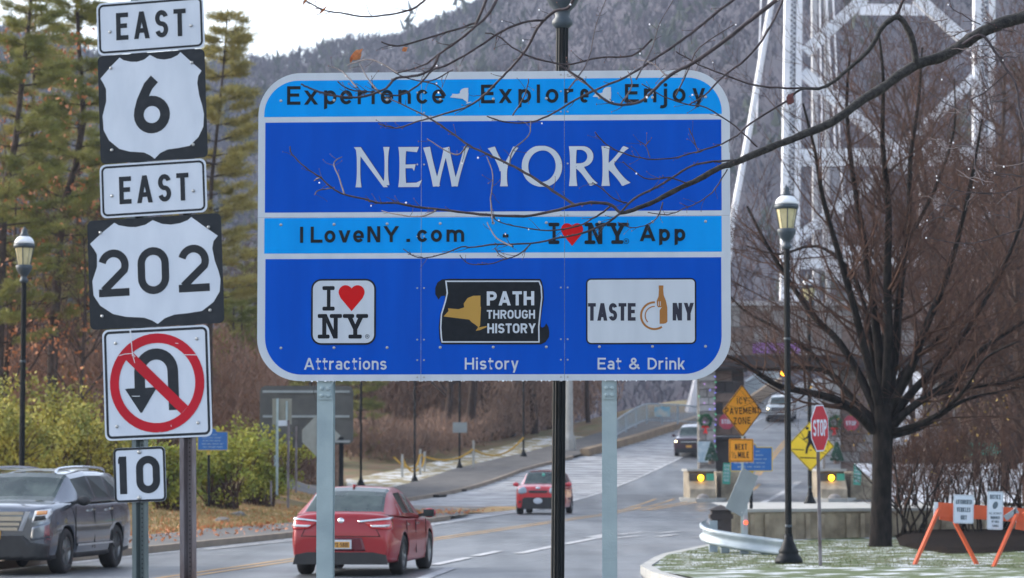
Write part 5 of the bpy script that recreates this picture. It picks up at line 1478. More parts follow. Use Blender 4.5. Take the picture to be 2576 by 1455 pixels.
# christmas lights, small coloured bulbs on the left pier and hanging bulbs
m_l = [mat('bulb_blue', (.2, .2, .9), None, .4, emit=(.25, .25, 1), estr=.6), mat('bulb_green', (.1, .6, .3), None, .4, emit=(.1, .8, .4), estr=.4), mat('bulb_purple', (.6, .3, .8), None, .4, emit=(.7, .3, .9), estr=.4)]
lt = thing('string_lights', 'string of small blue, green and purple lights on the left stone pier', 'string lights', at(1800, 1050, GY))
m = MB(); pts = []
for k in range(16):
    u = 1799 + 2 * math.sin(k); v = 948 + k * 13.5; pts.append(at(u, v, GY - .12))
    b = MB(); b.ball(at(u, v, GY - .14), .03, 5); b.build('bulb', m_l[k % 3], lt, world=True)
for k in range(8):
    u = 1758 + (k % 3) * 14; v = 950 + k * 16; b = MB(); b.ball(at(u, v, GY - .16), .03, 5); b.build('bulb', m_l[(k + 1) % 3], lt, world=True)
m.tube(pts, .01, 4); m.build('wire', M_blk, lt, world=True)
# wreaths
def wreath(u, v, Y, lab):
    w = thing('wreath', lab, 'wreath', at(u, v, Y))
    m = MB()
    for k in range(150):
        a = random.uniform(0, 2 * math.pi); r = .28 + random.gauss(0, .045); c = Vector((r * math.cos(a), random.gauss(0, .04), r * math.sin(a)))
        m.ball(c, random.uniform(.03, .055), 3)
    tag(m.build('greenery', mat('wreath_green', (.02, .085, .035), (.03, .12, .05), .8, scale=20), w), kind='stuff')
    m = MB(); m.smooth = True; q = [(.10, -.22), (.20, -.34), (.10, -.36), (.03, -.34), (.11, -.64), (.0, -.58), (-.11, -.66), (-.03, -.34), (-.12, -.36), (-.2, -.33), (-.12, -.22), (0, -.27)]
    m.prism(q, -.12, -.05); m.build('red_bow', mat('bow_red', (.62, .02, .02), None, .6), w)
wreath(1774, 1059, GY - .25, 'green christmas wreath with red bow on the left stone pier')
wreath(2098, 1063, GY - .25, 'green christmas wreath with red bow on the right stone pier')
# potted small evergreens, posters
def potted(u, v, Y, lab):
    p = at(u, v, Y); w = thing('potted_evergreen', lab, 'potted tree', p)
    m = MB()
    for k in range(260):
        h = random.uniform(0, 1) ** 1.2; r = .28 * (1 - h) + .03; a = random.uniform(0, 6.283)
        m.ball((r * math.cos(a), r * math.sin(a), .18 + h * .85), random.uniform(.03, .06), 3)
    tag(m.build('foliage', mat('spruce_green', (.012, .05, .03), (.02, .075, .045), .9, scale=12), w), kind='stuff')
    m = MB(); m.lathe([(.13, 0), (.17, .22)], 10); m.build('pot', M_stone3, w)
potted(1790, 1168, 133.5, 'small potted evergreen on top of the left concrete block')
potted(2105, 1168, 133.5, 'small potted evergreen on top of the right concrete block')
m = MB(); a = at(1772, 1137, GY - .15); m.box((0, 0, 0), (.66, .03, 1.02)); o = m.build('poster', mat('poster_white', (.55, .62, .66), (.30, .42, .50), .6, scale=4, detail=8), ); o.location = a
tag(o, 'pale poster board at the foot of the left stone pier', 'poster')
def roundstop(u, v, Y, lab, ry=0):
    s = thing('far_stop_sign', lab, 'stop sign', at(u, v, Y), (0, R(ry), 0))
    m = MB(); m.prism([(.40 * math.cos(R(22.5 + 45 * k)), .40 * math.sin(R(22.5 + 45 * k))) for k in range(8)], 0, .02); m.build('face', mat('faded_red', (.40, .05, .08), (.33, .04, .07), .6, scale=6), s)
    P = Print(None, .004); P.word('STOP', -.26, .26, -.11, .22, .2); P.build('lettering', M_platew, s)
roundstop(1828, 1061, GY - .2, 'small red stop sign on the dark wall behind the orange diamond')
roundstop(2141, 1065, GY - .2, 'small faded red stop sign on the wall right of the right wreath', 0)
m = MB(); m.box((0, 0, 0), (2.35, .04, .52)); o = m.build('banner', M_purple); o.location = at(1953, 876, GY + 1.86); tag(o, 'purple and white banner hung over the left lane of the gate', 'banner')
m = MB(); m.box((0, 0, 0), (.85, .05, .36)); o = m.build('red_sign', mat('red_panel', (.55, .05, .06), None, .6)); o.location = at(2231, 933, GY - .7); tag(o, 'red panel sign over the right bay of the gate', 'sign')
# lane signal
sg = thing('signal_light', 'lit amber beacon hanging under the canopy beam', 'beacon', at(1972, 938, GY - .4))
m = MB(); m.box((.0, .15, .05), (.4, .25, .5)); m.build('housing', M_blk, sg)
M_amb = mat('amber_on', (1, .4, .05), None, .4, emit=(1, .33, .015), estr=3.2)
M_yel = mat('yellow_on', (1, .65, .05), None, .4, emit=(1, .52, .01), estr=3.0)
m = MB(); m.ball((0, 0, 0), .15, 8); m.build('lamp', M_amb, sg)
# concrete island noses with yellow flashers
def nose(u, lab, plate_u):
    Y = 124; p = at(u, 1240, Y)
    n = thing('island_block', lab, 'concrete block', (p.x, Y, H(Y)))
    s = 1.0 / (7000 / Y)
    def X(du): return du * s
    m = MB()
    # tall block behind, sloping nose in front, apron
    prof = [(-.2, 0), (-.2, .0), (0, .52), (1.1, 1.25), (1.1, 1.32), (4.5, 1.32), (4.5, 0)]
    for (a, b, pr) in ((X(-30), X(36), prof),):
        V = [(a, y, z) for y, z in pr] + [(b, y, z) for y, z in pr]; k = len(pr)
        m.add(V, [tuple(range(k)), tuple(range(2 * k - 1, k - 1, -1))] + [(i, (i + 1) % k, k + (i + 1) % k, k + i) for i in range(k)])
    m.build('block', M_conc, n)
    m = MB(); m.box((X(3), 2.7, 1.37), (X(74), 4.0, .10)); m.build('cap', M_lightconc, n)
    m = MB(); m.box((X(-18), .60, 1.03), (X(22), .12, .40)); m.build('dark_panel', mat('block_face', (.06, .06, .06), None, .8), n)
    m = MB(); m.lathe([(.20, 0), (.20, .06)], 16); o = m.build('lamp_rim', M_blk, n); o.rotation_euler = (R(90), 0, 0); o.location = (X(0), .60, 1.03)
    m = MB(); m.ball((0, 0, 0), .13, 8); o = m.build('flasher', M_yel, n); o.location = (0, .50, 1.03)
    m = MB(); m.box((X(24), .60, 1.04), (.34, .06, .36)); m.build('green_plate', M_green, n)
    m = MB(); m.smooth = True; m.ball((0, 0, 0), .5, 6); o = m.build('rubble', M_stone, n); o.location = (X(2), -.35, .1); o.scale = (.6, .5, .45)
    m = MB(); q = [(X(-55), -.6), (X(-20), -1.3), (X(30), -1.0), (X(70), 1.5), (X(110), 7), (X(60), 7), (X(-44), 4)]
    k = len(q); m.add([(x, y, -.1) for x, y in q] + [(x, y, .13) for x, y in q], [tuple(range(k)), tuple(range(2 * k - 1, k - 1, -1))] + [(i, (i + 1) % k, k + (i + 1) % k, k + i) for i in range(k)])
    m.build('island_kerb', M_lightconc, n)
    m = MB(); m.box((X(92), 4.0, .55), (1.3, 5.2, 1.5)); m.build('side_wall', M_conc, n)
nose(1765, 'concrete island block with lit yellow flasher, left of the gate opening', 1787)
nose(2095, 'concrete island block with lit yellow flasher, right of the gate opening, above the stop sign', 2121)
M_greenrow = M_platew
for (u, v, lb) in ((1828, 1192, 'tall narrow green sign with white writing beside the left concrete block'), (2157, 1194, 'tall narrow green sign with white writing beside the right concrete block')):
    s = thing('narrow_sign', lb, 'sign', at(u, v, 124.5), (0, R(3), 0))
    m = MB(); m.box((0, 0, 0), (.34, .03, .94)); m.build('face', M_green, s)
    P = Print(None, .02)
    for k, w in enumerate(('OPEN', 'TOLL', 'LANE')): pass
    for k in range(5): P.word('EIH'[k % 3] + 'TEH'[k % 3] + 'E', -.12, .12, .3 - k * .16, .1, .2)
    P.build('lettering', M_platew, s)['kind'] = 'stuff'
# ================================================================== BRIDGE TOWER
TY = 236.0
tw = thing('bridge_tower', 'pale steel suspension bridge tower with crossed braces behind the bare trees', 'bridge', (at(2240, 900, TY).x, TY, H(240) - 2))
B = lambda name, a, b, wpx, Y=TY, d=1.0, m_=M_tower, par=None: (lambda mb: (mb.bar(at(*a, Y), at(*b, Y), wpx * Y / 7000, d), mb.build(name, m_, par or tw, world=True)))(MB())[1]
def lace(name, pts, w, Y, d=1.2):
    """leg of two plates with V lacing between; pts = (u_left,u_right) at (v0, v1)"""
    (ul0, ur0, v0), (ul1, ur1, v1) = pts
    leg = B(name, (ul0 + w / 2, v0), (ul1 + w / 2, v1), w, Y, d)
    m = MB(); m.bar(at(ur0 - w / 2, v0, Y), at(ur1 - w / 2, v1, Y), w * Y / 7000, d)
    m.build('leg_plate', M_tower, leg, world=True)
    n = int((v1 - v0) / 13); m = MB()
    for k in range(n):
        for (fa, fb) in ((0, .5), (1, .5)):
            t0, t1 = (k + fa) / n, (k + fb) / n
            L0_ = ul0 + w + (ul1 - ul0) * t0; R0_ = ur0 - w + (ur1 - ur0) * t1
            m.bar(at(L0_, v0 + (v1 - v0) * t0, Y - d * .3), at(R0_, v0 + (v1 - v0) * t1, Y - d * .3), 3.2 * Y / 7000, .1)
    tag(m.build('lacing', M_tower, leg, world=True), kind='stuff')
    m = MB(); m.bar(at((ul0 + ur0) / 2, v0, Y + .4), at((ul1 + ur1) / 2, v1, Y + .4), (ur0 - ul0 - w) * .95 * Y / 7000, .1); m.build('web', mat('tower_shade', (.25, .27, .33), None, .7), leg, world=True)  # dark sheet behind the lacing, shade inside the leg put into its colour
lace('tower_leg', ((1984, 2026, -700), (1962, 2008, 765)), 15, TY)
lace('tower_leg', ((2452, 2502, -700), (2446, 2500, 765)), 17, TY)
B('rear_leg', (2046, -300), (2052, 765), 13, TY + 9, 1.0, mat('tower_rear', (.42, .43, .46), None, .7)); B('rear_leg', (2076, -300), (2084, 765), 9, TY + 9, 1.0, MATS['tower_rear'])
B('brace', (2175, -6), (2026, 132), 15); B('brace', (2305, -6), (2446, 118), 15)
B('brace', (2018, 182), (2262, 384), 14); B('brace', (2452, 196), (2262, 378), 15)
B('crossbeam', (2008, 390), (2450, 386), 13); B('crossbeam', (2008, 404), (2450, 402), 4)
B('gusset_plate', (2238, 398), (2282, 398), 44)
B('brace', (2254, 410), (2010, 600), 14); B('brace', (2268, 410), (2452, 578), 14)
B('crossbeam', (1996, 634), (2450, 632), 20); B('crossbeam', (1996, 662), (2450, 660), 6)
B('crossbeam', (2310, 360), (2400, 368), 10, TY + 9); B('post_member', (2322, 365), (2318, 640), 15, TY + 9)
B('brace', (2330, 470), (2400, 560), 8, TY + 9); B('crossbeam', (2160, 24), (2335, 26), 3, TY + 9)
B('brace', (2450, 640), (2280, 760), 12, TY + 9); B('brace', (2040, 640), (2200, 760), 12, TY + 9)
mc = B('main_cable', (1950, -700), (1846, 545), 15, 228, .9); 
o = thing('cable', 'thick pale suspension cable slanting down left of the bridge tower', 'cable', at(1846, 545, 228))
m = MB(); m.tube([at(1994, -300, 228), at(1939, 10, 228), at(1890, 300, 228), at(1841, 560, 228), at(1832, 660, 228), at(1740, 1060, 228)], [.27, .27, .27, .27, .25, .3], 10); m.smooth = True; m.build('strand', M_tower, o, world=True)
bpy.data.objects.remove(mc)
for k, (a, b) in enumerate((((2078, -20), (2104, 420)), ((2095, -20), (2126, 640)), ((2062, -20), (2072, 640)), ((1915, -20), (1904, 300)))):
    m = MB(); m.tube([at(*a, TY + 4), at(*b, TY + 4)], .07, 5); m.build('suspender', M_tower, tw, world=True)
m = MB()
for k in range(26):
    u = 2045 + k * 5.2 if k < 16 else 2320 + (k - 16) * 8
    m.bar(at(u, 410, TY + 12), at(u + 3, 640, TY + 12), .05)
tag(m.build('thin_suspenders', mat('suspender_grey', (.30, .33, .38), None, .7), tw, world=True), kind='stuff')
# white cable anchorage left of the gate
m = MB(); m.tube([at(1762, 930, 200), at(1738, 1062, 200)], [.35, .5], 8); o = m.build('cable_sleeve', M_tower); tag(o, 'white cable sleeve rising left of the left stone pier', 'cable')
m = MB(); m.tube([at(1745, 960, 201), at(1718, 1062, 201)], .09, 6); o = m.build('stay', M_tower); tag(o, 'thin pale stay beside the white cable sleeve', 'cable')
# side road seen through the right bay
m = MB()
q = [gnd(2150, 1158), gnd(2450, 1150)]
V = [at(2180, 1120, 150), at(2400, 1120, 150), at(2330, 935, 225), at(2225, 935, 225)]
m.add(V, [(0, 1, 2, 3)]); tag(m.build('side_road', M_park), kind='structure')
m = MB(); m.bar(at(2335, 925, 225), at(2400, 1120, 150), .4, 1.2); tag(m.build('side_wall', M_conc), 'pale concrete parapet of the side road seen through the right bay', 'wall')

# ================================================================== RIGHT HAND SIGNS
def quadsign(name, corners, Y, m_, mb_=None, rimw=.02, r=.03):
    """corners TL TR BR BL in picture; a plane turned so that they fit"""
def diamond(name, uc, vc, hw_px, hh_px, Y, yaw, face, lab, cat, inkm=M_black):
    p = at(uc, vc, Y); s = thing(name, lab, cat, p, (0, 0, R(yaw)))
    h = hh_px * Y / 7000
    def dm(h, rr=.05): 
        q = []
        for k, (cx, cz) in enumerate(((h, 0), (0, h), (-h, 0), (0, -h))):
            a0 = 90 * k
            q += [(cx - rr * 1.414 * math.cos(R(a0)) + rr * math.cos(R(a0 + a)), cz - rr * 1.414 * math.sin(R(a0)) + rr * math.sin(R(a0 + a))) for a in (-45, -15, 15, 45)]
        return q
    m = MB(); m.prism(dm(h), 0, .004); m.build('face', face, s)
    q = dm(h * .965, .04); P = Print(Frame(s), .002); P.polys(ribbon(q, .018, True)); P.build('border', inkm, s)
    return s, h
# icy pavement zone on its post, with the plaque and the bent panel
Y = 58.0
icy = thing('icy_pavement_sign', 'orange diamond icy pavement zone sign with a plaque on a thin post behind the guardrail', 'road sign', at(1867, 1384, Y))
icy.location.z = .15
s, h = diamond('x', 1867.5, 1034, 53, 66, Y, 36, M_osign, '', '')
for k in ('label', 'category'):
    if k in s: del s[k]
s.name = 'diamond_plate'
sf = Frame(s)
P = Print(sf, .0025)
P.pword('ICY', 1854, 1017, 1879.5, 1016, 16, .145, gap=.24); P.pword('PAVEMENT', 1825, 1043, 1911, 1041, 17, .145, gap=.24); P.pword('ZONE', 1845.5, 1068, 1888, 1066.5, 17, .145, gap=.24)
P.build('lettering', M_black, s)
s.location = s.location - icy.location; s.parent = icy
pl = thing('plaque', '', '', at(1864.5, 1134, Y + .02) - icy.location, (0, 0, R(14))); pl.parent = icy
f = Frame(pl); a, b = f.inv(1834, 1163), f.inv(1895.5, 1104.5)
m = MB(); m.prism(rrect(a[0], a[1], b[0], b[1], .03), 0, .004); m.build('face', M_osign, pl)
P = Print(f, .002); P.polys(ribbon(rrect(a[0] + .02, a[1] + .02, b[0] - .02, b[1] - .02, .025), .012, True))
P.pword('NEXT', 1849, 1132.5, 1879, 1132, 15, .15, gap=.25); P.pword('MILE', 1856.5, 1152.5, 1884, 1152, 15, .16, gap=.22)
P.pword('1', 1839.5, 1145, 1842.5, 1145, 8, .16); P.pword('/', 1842.5, 1153, 1847.5, 1153, 15, .08); P.pword('2', 1847.5, 1153, 1852.5, 1153, 8, .16)
P.build('lettering', M_black, pl)
m = MB(); m.bar(at(1868, 1020, Y + .06), (at(1868, 1384, Y).x, Y + .06, .0), .05, .03); m.build('post', M_galv, icy, world=True)
bp = thing('bent_panel', 'bare grey metal panel hanging twisted below the orange signs', 'metal panel', at(1867, 1236, Y - .1), (R(-8), R(18), R(34)))
f = Frame(bp)
m = MB(); q = [f.inv(*p) for p in ((1868, 1176), (1907, 1199), (1868, 1302), (1825, 1278))]; m.prism(q, 0, .006); m.build('sheet', M_signback, bp)
for v in (1182, 1290):
    x, z = f.inv(1866, v); m = MB(); m.lathe([(.02, 0), (.02, .01)], 8); o = m.build('bolt', M_bolt, bp); o.rotation_euler = (R(90), 0, 0); o.location = (x, -.001, z)
m = MB(); m.bar((at(1875, 1300, Y).x, Y - .02, 0), at(1875, 1250, Y - .02), .09, .05); m.build('stub_post', M_rail, bp, world=True)
rf = MB(); rf.lathe([(.045, 0), (.045, .02)], 12); o = rf.build('red_reflector', mat('reflector', (.8, .06, .03), None, .3, emit=(1, .08, .03), estr=1.0)); o.rotation_euler = (R(90), 0, 0); o.location = at(1876, 1315, Y - .12); tag(o, 'round red reflector on the thin post behind the guardrail', 'reflector')  # the reflector's shine is put in as emission
# historic markers
def marker(u0, u1, v0, v1, Y, vb, yaw, lab, post_u, pm=M_iron, notch=True):
    uc = (u0 + u1) / 2; s = thing('historic_marker', lab, 'historic marker', at(uc, (v0 + v1) / 2, Y), (0, 0, R(yaw)))
    f = Frame(s); a = f.inv(u0, v1); b = f.inv(u1, v0); w = b[0] - a[0]; hh = b[1] - a[1]
    cx = (a[0] + b[0]) / 2
    q = [(a[0], a[1]), (b[0], a[1]), (b[0], b[1]), (cx + w * .13, b[1]), (cx + w * .10, b[1] + hh * .12), (cx, b[1] + hh * .2), (cx - w * .10, b[1] + hh * .12), (cx - w * .13, b[1]), (a[0], b[1])]
    m = MB(); m.prism(q, 0, .03); m.build('face', M_hsign, s)
    m = MB()
    for i in range(len(q)):
        p0, p1 = q[i], q[(i + 1) % len(q)]; m.bar((p0[0], -.004, p0[1]), (p1[0], -.004, p1[1]), .022, .02)
    m.build('raised_border', M_yellow, s)
    P = Print(f, .004); rows = 5
    random.seed(int(u0))
    for k in range(rows):
        z = b[1] - hh * (.20 + .165 * k); ww = w * (.40 if k in (0,) else random.uniform(.62, .84))
        x = cx - ww / 2
        while x < cx + ww / 2 - .05:
            L = random.uniform(.10, .22); L = min(L, cx + ww / 2 - x)
            n_ = max(2, int(L / .035)); P.word(''.join(random.choice('nocresmuai'.replace('u', 'n')) for _ in range(n_)), x, x + L, z, hh * .085, .2); x += L + .04
    P.build('lettering', M_pale, s)
    m = MB(); m.tube([(at(post_u, vb, Y).x, Y + .03, at(post_u, vb, Y).z), at(post_u, v1 + 2, Y) + Vector((0, .03, 0))], .04, 8); m.build('post', pm, s, world=True)
    m = MB(); m.lathe([(.05, -.14), (.05, -.04), (.09, 0)], 8, (at(post_u, v1, Y).x, Y + .03, at(post_u, v1, Y).z)); m.build('socket', M_yellow, s, world=True)
marker(1838, 1942, 1126, 1185, 66, 1352, -6, 'blue historic marker with raised border behind the orange plaque', 1890)
marker(497, 573.5, 1086, 1133, 84, 1274, 8, 'blue historic marker with yellow edge in front of the yellow-green shrubs', 525)
# low retaining wall and the raised walk behind it
def wallx(u, Y): return at(u, 1350, Y).x
wx0, wx1 = wallx(1838, 62), wallx(2600, 68)
yw = lambda x: 62 + (x - wx0) * .9 * .5
ret = thing('retaining_wall', 'low concrete retaining wall with ribbed face and a square end pier', 'wall', (wx0, 62, .15))
wtop = .78
m = MB(); k = 16
XW = np.linspace(wx0, wx0 + 7.5, k)
V = []
for x in XW:
    y = yw(x); V += [(x, y, -.1), (x, y, wtop), (x, y + .5, wtop), (x, y + .5, -.1)]
m.add(V, [(i * 4 + j, i * 4 + (j + 1) % 4, i * 4 + 4 + (j + 1) % 4, i * 4 + 4 + j) for i in range(k - 1) for j in range(4)] + [(3, 2, 1, 0), (4 * k - 4, 4 * k - 3, 4 * k - 2, 4 * k - 1)])
m.build('wall_body', M_conc, ret, world=True)
m = MB(); 
V = []
for x in XW:
    y = yw(x); V += [(x, y - .07, wtop), (x, y - .07, wtop + .07), (x, y + .6, wtop + .07), (x, y + .6, wtop)]
m.add(V, [(i * 4 + j, i * 4 + (j + 1) % 4, i * 4 + 4 + (j + 1) % 4, i * 4 + 4 + j) for i in range(k - 1) for j in range(4)] + [(3, 2, 1, 0), (4 * k - 4, 4 * k - 3, 4 * k - 2, 4 * k - 1)])
m.build('coping', M_lightconc, ret, world=True)
x = wx0 + .5
while x < wx0 + 7.4:
    m = MB(); m.box((0, 0, 0), (.10, .10, wtop - .22)); o = m.build('rib', M_conc, ret); o.location = Vector((x, yw(x) - .03, (wtop + .12) / 2)) - ret.location; x += .34 if int(x * 7) % 3 else .62
px, py = at(1817, 1350, 60).x, 60.4
m = MB(); m.box((px, py, .38), (.42, .42, .95)); m.build('end_pier', M_dark, ret, world=True)
m = MB(); m.box((px, py, .72), (.50, .5, .10)); 
m.add([(px - .27, py - .27, .86), (px + .27, py - .27, .86), (px + .27, py + .27, .86), (px - .27, py + .27, .86), (px, py, .97)], [(0, 1, 4), (1, 2, 4), (2, 3, 4), (3, 0, 4), (3, 2, 1, 0)])
m.build('pier_cap', M_dark, ret, world=True)
strip('raised_walk', lambda y: np.interp(y, [62, 76], [wx0 + .1, wx0 + .6]), lambda y: 12.5, 66, 77, 1, wtop + .02, M_lightconc, 3, zf=lambda x, y: 0)
mb = MB()
mb.add([(XW[i], yw(XW[i]) + .4, wtop + .015) for i in range(k)] + [(wx0 + .1 + i * .5, 66.2, wtop + .015) for i in range(k)], [(i, i + 1, k + i + 1, k + i) for i in range(k - 1)])
tag(mb.build('raised_walk', M_lightconc), kind='structure')
mb = MB(); mb.box((11.3, 77.1, .35), (11, .2, .85)); tag(mb.build('walk_edge', M_conc), kind='structure')
# guardrail
gr = thing('guardrail', 'curved galvanised guardrail at the road edge of the lawn', 'guardrail', at(1800, 1380, 55))
q = sm([(1780, 1328, 54.8), (1765.5, 1334, 54.2), (1772, 1344, 53.6), (1800, 1353, 53.2), (1870, 1365, 52.8), (1930, 1373, 52.6), (1975, 1379, 52.4)], 5)
pts = [at(*a) for a in q]
prof = [(-.15, .0), (-.13, .03), (-.09, .035), (-.04, -.03), (.04, -.03), (.09, .035), (.13, .03), (.15, 0)]
V = []; 
for i, p in enumerate(pts):
    t = (pts[min(i + 1, len(pts) - 1)] - pts[max(i - 1, 0)]); t.z = 0; t.normalize(); n = Vector((t.y, -t.x, 0))
    for z, o_ in prof: V.append(p + Vector((0, 0, z)) + n * o_)
m = MB(); K = len(prof); m.smooth = True
m.add(V, [(i * K + j, i * K + j + 1, (i + 1) * K + j + 1, (i + 1) * K + j) for i in range(len(pts) - 1) for j in range(K - 1)])
gb = m.build('beam', M_rail, gr, world=True); sdm = gb.modifiers.new('s', 'SOLIDIFY'); sdm.thickness = .008
for u, vt, Y in ((1794, 1318, 54.3), (1824, 1352, 53.6), (1872, 1362, 53.2), (1925, 1370, 53.0)):
    p = at(u, vt, Y); m = MB(); m.box((p.x, Y + .0, (p.z + .12) / 2), (.16, .12, p.z + .1 - .1)); m.build('rail_post', M_rail, gr, world=True)
m = MB(); m.ball((0,0,0), .02, 4)
# pedestrian sign on lamp 2
ps, h = diamond('pedestrian_sign', 2039, 1123, 59.5, 63, 74.3, 12, M_ysign, 'yellow diamond pedestrian crossing sign half hidden by the lamp pole and the stop sign', 'road sign')
f = Frame(ps); P = Print(f, .0025)
k1 = lambda x, y: (1760 + .2376 * x, 911.5 + .2376 * y)
P.poly_px([k1(1140 + 18 * math.cos(R(a)), 700 + 16 * math.sin(R(a))) for a in range(0, 360, 30)])
for pl_ in (((1150, 722), (1195, 735), (1200, 840), (1150, 850), (1140, 780)), ((1155, 735), (1135, 790), (1085, 820), (1092, 828), (1145, 805), (1165, 760)), ((1150, 840), (1185, 850), (1150, 915), (1140, 970), (1118, 968), (1125, 905)),
            ((1165, 845), (1200, 840), (1225, 905), (1260, 945), (1240, 958), (1205, 915)), ((1190, 740), (1225, 790), (1250, 810), (1245, 820), (1212, 800), (1185, 765)),
            ((978, 918), (1102, 924), (1102, 934), (978, 928)), ((1160, 926), (1188, 927), (1188, 936), (1160, 935)), ((1310, 934), (1345, 936), (1345, 944), (1310, 942)), ((1060, 1005), (1240, 1010), (1240, 1022), (1060, 1017))):
    P.poly_px([k1(*p) for p in pl_])
P.build('walking_figure', M_black, ps)
m = MB(); m.box((0, .03, 0), (.2, .05, .04)); m.build('bracket', M_rail, ps)
# stop sign
Y = 45.6
st = thing('stop_sign', 'red octagonal stop sign turned aside on a slim leaning steel post in the lawn', 'stop sign', at(2062.5, 1077.5, Y), (0, R(-1.8), R(62)))
f = Frame(st); rr = .381 / math.cos(R(22.5))
oc = lambda r_: [(r_ * math.cos(R(22.5 + 45 * k)), r_ * math.sin(R(22.5 + 45 * k))) for k in range(8)]
m = MB(); m.prism(oc(rr), 0, .004); m.build('white_edge_plate', M_shieldw, st)
m = MB(); m.flat(oc(rr * .945), -.0015); m.build('red_face', M_red, st)
P = Print(f, .003); P.word('STOP', -.30, .30, -.13, .27, .165, gap=.10); P.build('lettering', M_shieldw, st)
pt = at(2064.5, 1437, Y + .06); 
m = MB(); m.bar(pt - Vector((0, 0, .2)), at(2056, 1050, Y + .10), .055, .035); m.build('post', M_postr, st, world=True)
# barricade
Y = 46.8
bc = thing('barricade', 'orange a-frame barricade with a long board standing on the lawn', 'barricade', at(2400, 1430, Y))
def BB(name, a, b, Ya, Yb, w, d, m_): mb = MB(); mb.bar(at(*a, Ya), at(*b, Yb), w, d); return mb.build(name, m_, bc, world=True)
BB('board', (2359, 1281.5), (2600, 1299), Y, Y + .3, .03, .235, M_orange)
o = BB('white_stripe', (2349, 1281), (2359, 1281.5), Y, Y, .034, .235, M_white)
o = BB('white_stripe', (2550, 1296), (2557, 1296.5), Y - .02, Y - .02, .05, .235, M_white)
BB('leg', (2366, 1272), (2296, 1431), Y + .02, Y - .5, .045, .06, M_orange); BB('leg', (2384, 1280), (2461, 1427), Y + .04, Y + .3, .045, .06, M_orange)
BB('leg', (2560, 1288), (2489, 1449), Y + .02, Y - 1.0, .045, .06, M_orange); BB('leg', (2575, 1290), (2650, 1440), Y + .04, Y + .3, .045, .06, M_orange)
BB('brace', (2364, 1300), (2398, 1306), Y + .06, Y + .06, .03, .10, M_orange); BB('clamp', (2540, 1288), (2548, 1300), Y - .03, Y - .03, .03, .25, M_rail)
BB('brace', (2556, 1320), (2600, 1326), Y + .06, Y + .06, .03, .16, M_orange)
def smallsign(cn, rows, yaw, roll, lab, icon=None):
    uc = sum(p[0] for p in cn) / 4; vc = sum(p[1] for p in cn) / 4
    s = thing('notice_sign', lab, 'sign', at(uc, vc, Y - .10), (0, R(roll), R(yaw)))
    f = Frame(s); q = [f.inv(*p) for p in cn]
    x0, x1 = (q[0][0] + q[3][0]) / 2, (q[1][0] + q[2][0]) / 2; z1, z0 = (q[0][1] + q[1][1]) / 2, (q[2][1] + q[3][1]) / 2
    m = MB(); m.prism(rrect(x0, z0, x1, z1, .03), 0, .004); m.build('face', M_shieldw, s)
    P = Print(f, .001); P.polys(ribbon(rrect(x0 + .012, z0 + .012, x1 - .012, z1 - .012, .022), .006, True)); P.build('border', M_rail, s)
    P = Print(f, .0014); w, h = x1 - x0, z1 - z0
    for (t, fa, fb, fz, fh) in rows: P.word(t, x0 + w * fa, x0 + w * fb, z1 - h * fz, h * fh, .19, gap=.12)
    if icon: P.polys([[(x0 + w * (.5 + .18 * math.cos(a) * .9 + .05 * math.sin(a)), z1 - h * (.36 - .10 * math.sin(a))) for a in np.linspace(0, 6.28, 14)[:-1]]])
    P.build('lettering', mat('ink_grey', (.10, .14, .18), None, .6), s)
smallsign([(2396, 1244), (2448, 1246), (2451, 1319), (2401, 1316)], [('AUTHORIZED', .1, .9, .33, .16), ('VEHICLES', .16, .84, .60, .16), ('ONLY', .36, .66, .87, .16)], 4, 1.5, 'white sign reading authorized vehicles only on the barricade board')
smallsign([(2481.5, 1236), (2522, 1238), (2525, 1335), (2485, 1331)], [('NOTICE', .16, .84, .20, .12), ('ALL ACTIVITY', .12, .9, .60, .055), ('MONITORED', .22, .8, .72, .07), ('BY VIDEO', .3, .74, .82, .06), ('CAMERA', .34, .72, .93, .06)], 4, 1.5, 'narrow white notice sign with dark emblem on the barricade board', True)

# ================================================================== BACK OF THE FAR GUIDE SIGN, left
Y = 100
gs = thing('guide_sign_back', 'dark back of a wide rounded guide sign with three pale rails beyond the grass bank', 'road sign', at(770, 1046, Y), (0, 0, R(2)))
f = Frame(gs); a, b = f.inv(653, 1119), f.inv(889, 971)
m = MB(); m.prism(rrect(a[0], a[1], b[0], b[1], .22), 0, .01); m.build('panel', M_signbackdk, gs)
for v, u0, u1 in ((985.5, 661, 880), (1048, 661, 879), (1111, 770, 881)):
    p0, p1 = f.inv(u0, v), f.inv(u1, v); m = MB(); m.box(((p0[0] + p1[0]) / 2, -.03, p0[1]), (p1[0] - p0[0], .05, .085)); m.build('rail', M_signback, gs)
for u, mm in ((859, M_iron), (696, M_galv)):
    p = at(u, 1000, Y + .05); m = MB(); m.bar((p.x, Y + .06, -.2), (p.x, Y + .06, at(u, 1100, Y).z), .16, .1); m.build('post', mm, gs, world=True)
